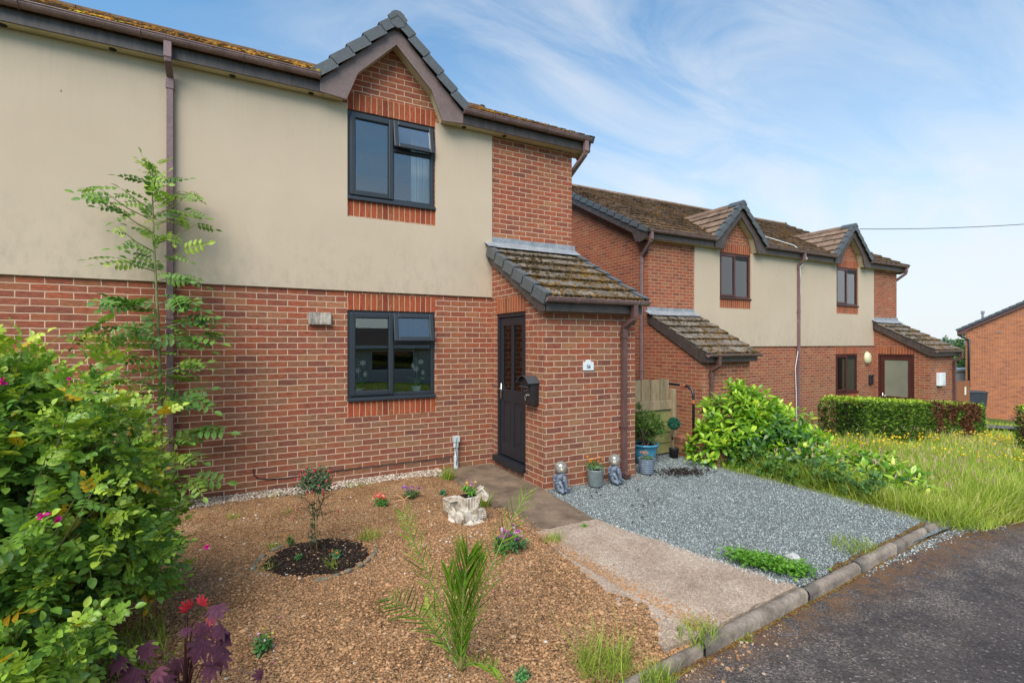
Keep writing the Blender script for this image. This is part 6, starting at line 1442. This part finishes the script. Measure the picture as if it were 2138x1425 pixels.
# ---------------- standard fuchsia
def fuchsia():
    r = np.random.RandomState(17); base = np.array([bedc.x-.01, bedc.y+.05, .03]); t = thing('standard_fuchsia', 'small standard fuchsia with hanging red buds tied to a cane in the compost bed', 'shrub', base)
    mf = leaf_mat('fuchsia_leaf', [(0, (.03, .05, .025)), (.5, (.07, .12, .05)), (.8, (.16, .20, .10)), (1, (.22, .12, .10))], .6, .2); b = MB(); T, Fs = leaf_t(1, .5, .2, .2, .05, 3)
    P, v = dome(210, (.0, 0, .60), (.155, .15, .135), r, -.7, .35, .2); whorl(b, P, v+[0, 0, .2], T, Fs, 6, .032, (1.4, .5), .045, r, (.5, .2), .4)
    P2 = np.array([[.02*r.randn()-.01, .02*r.randn(), z] for z in np.linspace(.10, .45, 26)]); whorl(b, P2, r.randn(26, 3)*[1, 1, .3], T, Fs, 5, .035, (1.3, .6), .04, r, (.3, .15), .4)
    s = MB(); s.tube([(0, 0, -.02), (.004, 0, .3), (-.004, 0, .62)], [.007, .006, .004], 6)
    tips = [(.16, -.03, .42), (.19, .02, .33), (.13, .02, .28), (-.17, -.02, .33), (-.13, .03, .40), (.15, .0, .52), (-.15, 0, .50), (.17, .05, .47)]
    for q in tips: s.tube([(0, 0, .20+.4*r.rand()), (q[0]*.5, q[1], q[2]*.9+.02), q], [.004, .003, .0015], 5)
    Q = np.array(tips); whorl(b, Q, Q*[1, 1, .2], T, Fs, 5, .026, (1.3, .5), .07, r, (.5, .25), .4)
    for q in tips: m = np.array(q)*np.array([.6, .6, .97]); whorl(b, m[None], np.array([[q[0], q[1], .1]]), T, Fs, 4, .022, (1.3, .5), .05, r, (.4, .25), .4)
    b.build('foliage', mf, t, tint=True); s.build('stems', simple('fuchsia_wood', (.13, .085, .05), .8), t, smooth=True)
    c = MB(); c.tube([(.012, -.012, -.02), (.0, -.010, .56)], [.0075, .006], 8); c.build('cane', simple('bamboo', (.48, .29, .12), .6, fine=40), t, smooth=True)
    mr = simple('fuchsia_red', (.62, .015, .05), .4, var=.1); P3, v3 = dome(34, (0, 0, .60), (.17, .17, .14), r, -.5, .85, .1); P3 = np.concatenate([P3, Q[[3, 4, 1]]]); 
    f = MB()
    for q in P3: f.ball(q-[0, 0, .012], (.0058, .0058, .0125), 6, 5)
    f.build('buds', mr, t, smooth=True)['kind'] = 'stuff'
fuchsia()
# ---------------- small bedding plants
SM, SF_ = leaf_t(1, .55, .2, .25, .03, 3)
PETT, PETF = leaf_t(1, .62, .25, -.15, 0, 2)
def bedding(name, label, px, py, lc, fc, nf, rad, h, ls=.035, fs=.014, seed=1, cat='flowering plant', z=None, at_=None, petals=7, nl=26, center=None, fh=1.0, group=None):
    r = np.random.RandomState(seed)
    if at_ is None: p = G(px, py, .0); at_ = (p.x, p.y, float(soilz(p.x, p.y)) if z is None else z)
    t = thing(name, label, cat, at_, 0, group); b = MB(); P, v = dome(nl, (0, 0, h*.35), (rad, rad, h*.55), r, -.1, .4, .15); whorl(b, P, v+[0, 0, .5], SM, SF_, 6, ls, (1.4, .6), ls*.9, r, (.5, .2), .3)
    for q in P[::4]: b.tube([(0, 0, 0), q*[.6, .6, .7], q], [.002, .0015, .001], 4, tint=.5)
    b.build('foliage', leaf_mat(name+'_leaf', [(0, tuple(x*.45 for x in lc)), (.5, lc), (1, tuple(min(1, x*1.9) for x in lc))], .45, .25), t, tint=True, smooth=True)
    mts = [leaf_mat(name+'_petal', [(0, tuple(x*.7 for x in c)), (1, c)], .5, .3) for c in fc]
    for k in range(nf):
        a = r.rand()*2*PI; q = rad*1.05*math.sqrt(r.rand()); pz = np.array([q*math.cos(a), q*math.sin(a), h*(.75+.4*r.rand())*fh]); f = MB(); d = np.array([.25*math.cos(a)-cD*.35, .25*math.sin(a)-sD*.35, 1.0])
        whorl(f, pz[None], d[None], PETT, PETF, petals, fs*(.8+.4*r.rand()), (1.25, .7), 0, r, (.7, .25), .25)
        f.tube([(pz[0]*.4, pz[1]*.4, h*.3), pz-d*.002], [.0012, .001], 4, tint=.2); f.build('flower', mts[k % len(mts)], t, tint=True)
    return t
GRN = (.06, .17, .03)
bedding('red_begonia', 'red and pink begonia with green leaves in the bare soil, left of the purple petunia', 795, 1062, (.07, .20, .035), [(.75, .03, .03), (.80, .12, .12), (.85, .42, .32)], 10, .085, .10, .040, .030, 2)
bedding('purple_petunia', 'purple petunias with dark green leaves in the soil behind the red begonia', 858, 1046, (.04, .12, .02), [(.20, .03, .40), (.36, .10, .55)], 10, .10, .10, .034, .026, 3)
bedding('magenta_daisies', 'magenta and lilac daisies in the soil between the palm and the path', 1068, 1158, (.045, .13, .035), [(.40, .02, .42), (.62, .35, .60), (.28, .02, .32)], 14, .145, .15, .044, .031, 4, nl=50)
bedding('pink_cyclamen', 'bright pink flowers hidden behind the centre of the palm', 965, 1222, GRN, [(.80, .03, .32)], 7, .05, .11, .022, .014, 5)
bedding('pale_pink_plant', 'little plant with pale pink and yellow flowers left of the palm in the bare soil', 547, 1362, (.06, .17, .04), [(.72, .52, .62), (.70, .62, .08)], 7, .065, .10, .034, .014, 6)
bedding('marigold', 'single orange marigold in the compost, right of the fuchsia cane', 703, 1172, (.07, .17, .07), [(.85, .30, .01)], 2, .05, .06, .028, .016, 7, z=.04, petals=12)
bedding('marigold', 'tiny orange marigold in the compost just left of the fuchsia cane', 625, 1178, (.07, .17, .05), [(.85, .30, .01)], 1, .035, .055, .022, .012, 8, z=.04, petals=12)
bedding('marigold', 'orange marigold at the back left rim of the compost bed', 605, 1145, (.06, .15, .03), [(.85, .28, .01)], 2, .04, .085, .022, .015, 9, z=.03, petals=12)
bedding('pansies', 'clump of pink and yellow pansies growing out of the digger planter', 0, 0, (.10, .26, .03), [(.68, .16, .50), (.75, .60, .20), (.80, .38, .03)], 9, .08, .12, .036, .021, 10, at_=(planter.location.x, planter.location.y+.0, .262), nl=24)
bedding('marigolds', 'yellow and orange marigolds growing in the metal bucket', 0, 0, (.07, .18, .05), [(.88, .42, .01), (.88, .25, .01)], 9, .115, .13, .026, .024, 11, at_=(bk.x, bk.y, .190), petals=14, nl=60, fh=1.1)
bedding('marigolds', 'low orange marigolds growing in the wavy grey pot', 0, 0, (.08, .17, .06), [(.88, .28, .01), (.85, .45, .02)], 7, .085, .07, .020, .021, 12, at_=(pot_wavy.location.x, pot_wavy.location.y, .185), petals=14, nl=36, fh=1.25)
bedding('weed', 'leafy blue green weed left of the digger planter', 925, 1038, (.07, .16, .07), [(.5, .5, .1)], 0, .05, .06, .028, .01, 13)
bedding('weed', 'small round leaved weed at the bottom edge right of the palm', 1090, 1420, (.08, .20, .06), [(.7, .6, .05)], 0, .04, .07, .026, .01, 14)
bedding('weed', 'bright green weed between the gravel and the path joint', 1220, 1100, (.10, .25, .03), [(.7, .6, .05)], 0, .03, .03, .02, .01, 15, z=0)
bedding('fallen_leaves', 'green sprig lying on the gravel by the laurel bush', 1478, 968, (.06, .16, .03), [(.7, .6, .05)], 0, .10, .02, .04, .01, 16, z=0, cat='leaves')
# ---------------- shrub in the blue pot, topiary ball
def potshrub():
    r = np.random.RandomState(41); z0 = .27; base = np.array([bp.x, bp.y, z0]); t = thing('potted_shrub', 'bushy small leaved evergreen growing in the glazed blue pot', 'shrub', base); b = MB()
    TP = []; TD = []
    for c, rad, k in (((.05, 0, .31), (.25, .22, .21), 380), ((.19, -.03, .20), (.17, .16, .13), 140), ((-.12, .0, .30), (.16, .16, .16), 130), ((.05, .0, .12), (.17, .15, .10), 90), ((-.10, .02, .58), (.05, .05, .06), 22)): P, v = dome(k, c, rad, r, -.5, .5, .18); TP.append(P); TD.append(v)
    P = np.concatenate(TP); D = np.concatenate(TD)+[0, 0, .6]; T, Fs = leaf_t(1, .30, .2, .15, .02, 2); whorl(b, P, D, T, Fs, 9, .042, (1.3, .35), .045, r, (.45, .2), .3, .2)
    b.build('foliage', leaf_mat('pieris_leaf', [(0, (.02, .05, .012)), (.4, (.06, .13, .02)), (.75, (.16, .27, .035)), (1, (.34, .36, .10))], .45, .25), t, tint=True)
    s = MB(); stems(s, (0, 0, -.02), P, 16, .009, r, .0); s.tube([(0, 0, 0), (-.12, -.02, .12), (-.10, -.05, .20), (.05, -.06, .16)], [.012, .01, .007, .004], 6); s.build('stems', simple('pieris_bark', (.19, .12, .075), .85), t, smooth=True)
potshrub()
def topiary():
    r = np.random.RandomState(42); b = MB(); T, Fs = leaf_t(1, .5, .2, .2, 0, 2); P, v = dome(900, (0, 0, .53), (.092, .092, .092), r, -1, .93, .0); whorl(b, P, v, T, Fs, 4, .018, (1.3, .5), .008, r, (.5, .22), .3)
    b.build('topiary_ball', leaf_mat('plastic_leaf', [(0, (.005, .035, .02)), (.5, (.010, .10, .055)), (1, (.03, .24, .13))], .4, .05), pot_topi, tint=True)
    b = MB(); b.ball((0, 0, .53), .085, 14, 10); b.build('ball_core', simple('core', (.004, .025, .015), .8), pot_topi)
topiary()
# dead leaf by the drain shoe
p = G(1334, 1000); b = MB(); T, Fs = leaf_t(.11, .012, .3, .05, 0, 3); b.add(T, Fs); b.add(T @ np.array([[.9, .4, 0], [-.4, .9, 0], [0, 0, 1]]), Fs); o = b.build('dead_leaf', simple('rust_leaf', (.36, .10, .03), .8), loc=(p.x-.05, p.y, .012)); tag(o, 'rust coloured dead leaf on the gravel by the foot of the porch downpipe', 'leaf')

b = MB(); rp = np.random.RandomState(88); T, Fs = leaf_t(1, .8, .2, .1, 0, 2); n = 70; x = .6+1.3*rp.rand(n); y = 2.4+1.8*rp.rand(n); n2 = 40; x = np.concatenate([x, -1.2+1.4*rp.rand(n2)]); y = np.concatenate([y, 2.6+2.2*rp.rand(n2)]); n += n2
b.batch(T, Fs, rand_rot(n, rp)*(.008+.006*rp.rand(n))[:, None, None], np.stack([x, y, soilz(x, y)+.012], 1), rp.rand(n)); o = b.build('fallen_petals', leaf_mat('petal_litter', [(0, (.65, .08, .35)), (.4, (.70, .50, .55)), (1, (.72, .68, .66))], .6, .2), tint=True); tag(o, 'pink and white petals fallen on the bare soil', 'petals', kind='stuff')
b = MB(); n = 260; x = -1.5+4*rp.rand(n); y = 2.2+3.6*rp.rand(n)**1.3; a = rp.rand(n)*PI; L = .02+.05*rp.rand(n)
for i in range(n): z = float(soilz(x[i], y[i]))+.012; b.tube([(x[i], y[i], z), (x[i]+L[i]*math.cos(a[i]), y[i]+L[i]*math.sin(a[i]), z+.004)], .0013, 3, cap=False, tint=rp.rand())
o = b.build('dry_stalks', leaf_mat('straw', [(0, (.30, .20, .10)), (1, (.60, .50, .32))], .8, 0), tint=True); tag(o, 'bits of dry straw and twig on the bare soil', 'litter', kind='stuff')
# ================================================================== things further away
def houseC():
    o_ = at(2016, 714, 30.0); z0 = -2.16; H = thing('brick_house', 'bright orange brick gable end with black downpipe at the right edge', 'house', (o_.x, o_.y, z0), math.radians(-72))
    W_ = 9.2; D_ = 9.0; ez = 4.72; tp = math.tan(math.radians(29)); xr = W_/2; zr = ez+xr*tp
    b = MB(); b.add([(0, 0, -.6), (W_, 0, -.6), (W_, 0, ez), (xr, 0, zr), (0, 0, ez)], [(0, 1, 2, 3, 4)]); b.add([(0, D_, -.6), (W_, D_, -.6), (W_, D_, ez), (xr, D_, zr), (0, D_, ez)], [(4, 3, 2, 1, 0)])
    b.add([(0, 0, -.6), (0, D_, -.6), (0, D_, ez), (0, 0, ez)], [(0, 3, 2, 1)]); b.add([(W_, 0, -.6), (W_, D_, -.6), (W_, D_, ez), (W_, 0, ez)], [(0, 1, 2, 3)]); b.build('wall', m_brickC, H, uv=True)
    a = math.radians(29); R = MB(); cu = math.cos(a)
    for q in (-1, 1):
        O = np.array([xr+q*(xr+.42), -.20, ez-.42*tp+.24]); S = np.array([-q*cu, 0, math.sin(a)]); N = np.array([q*math.sin(a), 0, cu]); L = (xr+.42)/cu
        R.obox(O, Y_, S, N, .0, D_+.4, .0, L, -.05, .0); tiles(R, O, Y_, S, N, D_+.4, L, tw=.33, g=.33, th=.04, jit=.003)
    rf = R.build('roof', m_tileG, H, tint=True); V = MB()
    for q in (-1, 1):
        O = np.array([xr+q*(xr+.42), -.21, ez-.42*tp+.24]); S = np.array([-q*cu, 0, math.sin(a)]); N = np.array([q*math.sin(a), 0, cu]); verge(V, O, S, N, (0, -1, 0), (xr+.42)/cu, g=.33, lip=.10, drop=.12)
    V.build('verge_cap', m_tileG, rf, tint=True); V = MB(); V.tube([(xr, -.24, zr+.27), (xr, D_+.24, zr+.27)], .14, 8); V.build('ridge_tile', m_tileG, rf, tint=True)
    b = MB()
    for q in (-1, 1):
        f = lambda x: xr+q*x
        b.prism([(f(0), zr+.18), (f(xr+.36), ez+.18-.36*tp), (f(xr+.36), ez-.26), (f(xr+.0), ez-.26), (f(xr-.10), ez-.02), (f(0), zr-.05)], -.14, -.02, 'y')
    b.build('bargeboard', simple('plum_fascia', (.13, .05, .05), .5), H); b = MB(); b.box(-.36, -.0, -.0, D_, ez-.27, ez-.25); b.build('soffit', m_soffit, H)
    b = MB(); b.tube([(-.34, .2, ez-.05), (-.34, .2, ez-.30), (.0, -.06, ez-.52), (.16, -.07, ez-.56), (.16, -.07, -.5)], .055, 8); b.build('downpipe', simple('black_pipe', (.012, .013, .016), .4), H, smooth=True)
    b = MB(); b.box(1.30, 1.56, -.02, .01, ez-.32+.10, ez-.32+.24); b.build('airbrick', simple('airbrick', (.30, .16, .11), .9), H); b = MB(); b.box(3.02, 3.30, -.02, .01, 1.86, 2.02); b.build('airbrick', simple('airbrick_dark', (.07, .05, .05), .9), H)
    b = MB(); b.tube([(.75, 1.6, ez+.4), (.75, 1.6, ez+1.05)], .06, 8); b.tube([(.75, 1.6, ez+1.05), (.75, 1.6, ez+1.2)], .09, 8); b.build('flue', m_lead, rf)
    return H
houseC()
def bin_():
    p = at(2040, 848, 28.3); t = thing('wheelie_bin', 'dark grey wheelie bin standing against the orange brick gable', 'bin', (p.x, p.y, -2.0), math.radians(-62)); m = simple('bin_plastic', (.035, .042, .055), .45, fine=30)
    b = MB(); b.hexa([(-.34, -.27, 0), (.34, -.27, 0), (.34, .27, 0), (-.34, .27, 0), (-.40, -.33, .92), (.40, -.33, .92), (.40, .36, .92), (-.40, .36, .92)]); b.build('bin_body', m, t, bevel=.03)
    b = MB(); b.box(-.44, .44, -.37, .40, .92, .98); b.prism([(-.42, .98), (.42, .98), (.36, 1.02), (-.36, 1.02)], -.34, .36, 'y'); b.build('lid', m, t, bevel=.015)
    for s in (-1, 1): b = MB(); b.tube([(s*.36, .26, .10), (s*.42, .26, .10)], .10, 16); b.build('wheel', m_seal, t)
bin_()
def gate():
    p = at(1994, 820, 21.5); t = thing('garden_gate', 'brown stained board gate between the far porch and the orange house', 'gate', (p.x, p.y, -1.75), math.radians(-14)); b = MB(); x = 0
    while x < .86: b.box(x, x+.115, 0, .022, .1, 1.85-.0*x+.03*rs.rand()); x += .125
    b.build('boards', simple('cedar_stain', (.26, .095, .04), .7, sc_=(5, 5, .4), vs=3, fine=20), t, bevel=.005); b = MB(); b.box(.0, .98, .022, .06, .4, .5); b.box(0, .98, .022, .06, 1.45, 1.55); b.build('rail', m_wood, t)
    b = MB(); b.box(.55, .64, -.012, -.002, 1.25, 1.60); b.build('notice', simple('notice_white', (.7, .7, .6), .5), t)
gate()
# path by the far houses, pavement strips
def strip(name, pts, m, dz):
    b = MB(); V = []
    for (a, c) in pts:
        for q in (a, c): V.append((q[0], q[1], terr(q[0], q[1])+dz))
    n = len(pts); b.add(V, [(2*i, 2*i+1, 2*i+3, 2*i+2) for i in range(n-1)]); o = b.build(name, m); tag(o, kind='structure')
m_tar = simple('path_tarmac', (.10, .085, .085), .9, fine=30)
strip('path', [((19.4+.7*k, 5.7-.55*k), (20.6+.75*k, 6.3-.5*k)) for k in range(-2, 8)], m_tar, .10)
strip('path', [((24+1.5*k, 11.3-.85*k), (24.9+1.6*k, 12.1-.85*k)) for k in range(-4, 12)], m_tar, .14)
# trees beyond, far hill, caravan roof
def tree(label, px, py_top, tt, w_, h, seed, z0=-3.0):
    r = np.random.RandomState(seed); p = at(px, 714, tt); t = thing('broadleaf_tree', label, 'tree', (p.x, p.y, z0), 0, 'trees in the gap beyond the far houses'); b = MB(); T, Fs = leaf_t(1, .7, .2, .2, 0, 2)
    P, v = dome(520, (0, 0, h*.58), (w_/2, w_/2, h*.44), r, -.8, .55, .16); whorl(b, P, v+[0, 0, .4], T, Fs, 7, .34, (1.4, .5), .35, r, (.5, .2), .4)
    b.build('crown', leaf_mat('far_leaf', [(0, (.015, .04, .010)), (.5, (.05, .11, .022)), (1, (.14, .22, .045))], .6, .2), t, tint=True); s = MB(); s.tube([(0, 0, 0), (.1, 0, h*.3), (0, .1, h*.7)], [.22, .16, .05], 8); stems(s, (0, 0, h*.2), P, 24, .07, r, .05); s.build('trunk', simple('bark', (.09, .07, .05), .9), t, smooth=True)
tree('dense green tree filling the gap left of the orange house', 2006, 730, 46, 6.5, 5.6, 61, -3.4)
tree('low bushy tree below the taller one in the gap by the gate', 2030, 760, 40, 5.5, 4.1, 62, -3.3)
tree('rounded tree mostly hidden behind the far porch roof', 1975, 730, 52, 7, 5.6, 63, -3.6)
b = MB(); p = at(2006, 775, 33); b.box(-2.2, 2.2, -.9, .9, 0, 1.5); b.box(-2.3, 2.3, -1, 1, 1.5, 1.68); o = b.build('shed', m_white, loc=(p.x+.2, p.y+.1, -1.62), bevel=.05); o.rotation_euler = (0, 0, math.radians(-28)); tag(o, 'pale low roof just visible above the brown gate', 'shed')
def hills():
    b = MB(); n = 90; V = []
    for i in range(n+1):
        x = -1500+4200*i/n; y = 900+.0*x; h = 8+14*(vnoise(x, 0*x, .0026, 4)+.5)+5*(vnoise(x, 0*x, .012, 2)+.5); V += [(x, y-260, -14), (x, y-90, -4+h*.55), (x, y, h-2), (x, y+300, -14)]
    b.add(V, [(4*i+j, 4*(i+1)+j, 4*(i+1)+j+1, 4*i+j+1) for i in range(n) for j in range(3)]); o = b.build('hills', simple('hill_green', (.13, .18, .16), 1, c2=(.08, .13, .11), vs=.02), smooth=True); tag(o, kind='structure')  # distance haze is put into the muted grey-green colour
hills()
# bungalow across the road (behind the camera, seen in the window reflections)
def bungalow():
    H = thing('bungalow', 'low grey bungalow with dark roof, seen only mirrored in the lower window', 'house', (3.5, -15.5, -.75), PI); b = MB(); 
    wins = [(-5.2, -2.6, .9, 2.1), (1.4, 3.2, .9, 2.1), (4.6, 5.5, .05, 2.1)]; wall_grid(b, -9, 9, -.3, 2.35, 0, .25, wins)
    for s in (-9, 8.75): b.box(s, s+.25, .25, 7, -.3, 2.35)
    b.box(-8.75, 8.75, 6.75, 7, -.3, 2.35); b.build('wall', simple('grey_render', (.62, .58, .52), .9), H)
    R = MB(); a = math.radians(16)
    for q in (0, 1):
        O = np.array([-9.3, -.4 if q == 0 else 7.4, 2.35]); S = np.array([0, (1 if q == 0 else -1)*math.cos(a), math.sin(a)]); N = np.array([0, (-1 if q == 0 else 1)*math.sin(a), math.cos(a)]); R.obox(O, X_, S, N, 0, 18.6, 0, 3.9/math.cos(a), -.05, 0); tiles(R, O, X_, S, N, 18.6, 3.9/math.cos(a), tw=.62, g=.36)
    R.build('roof', simple('dark_tile', (.05, .038, .032), .9), H)
    for (x0, x1, z0, z1) in wins:
        f = MB(); frame(f, x0, x1, z0, z1, .02, .09, .07); f.box((x0+x1)/2-.04, (x0+x1)/2+.04, .02, .09, z0+.07, z1-.07); W = f.build('window', m_white, H); pane(x0+.07, x1-.07, z0+.07, z1-.07, .05, W); room(H, x0-.2, x1+.2, z0-.2, z1+.2, .3, 2.2, m_room)
    f = MB(); f.box(-9.2, 9.2, -.45, -.42, 2.2, 2.38); f.build('fascia', m_white, H)
bungalow()
r = np.random.RandomState(77); b = MB(); n = 9000; x = -6+22*r.rand(n); y = -5.2-9*r.rand(n); blades(b, x, y, vterr(x, y)-.10, .10, .03, r, np.clip(.4+.12*r.randn(n), 0, 1), .3); o = b.build('grass', m_grass, tint=True); tag(o, 'mown lawn of the bungalow across the road', 'grass', kind='stuff')
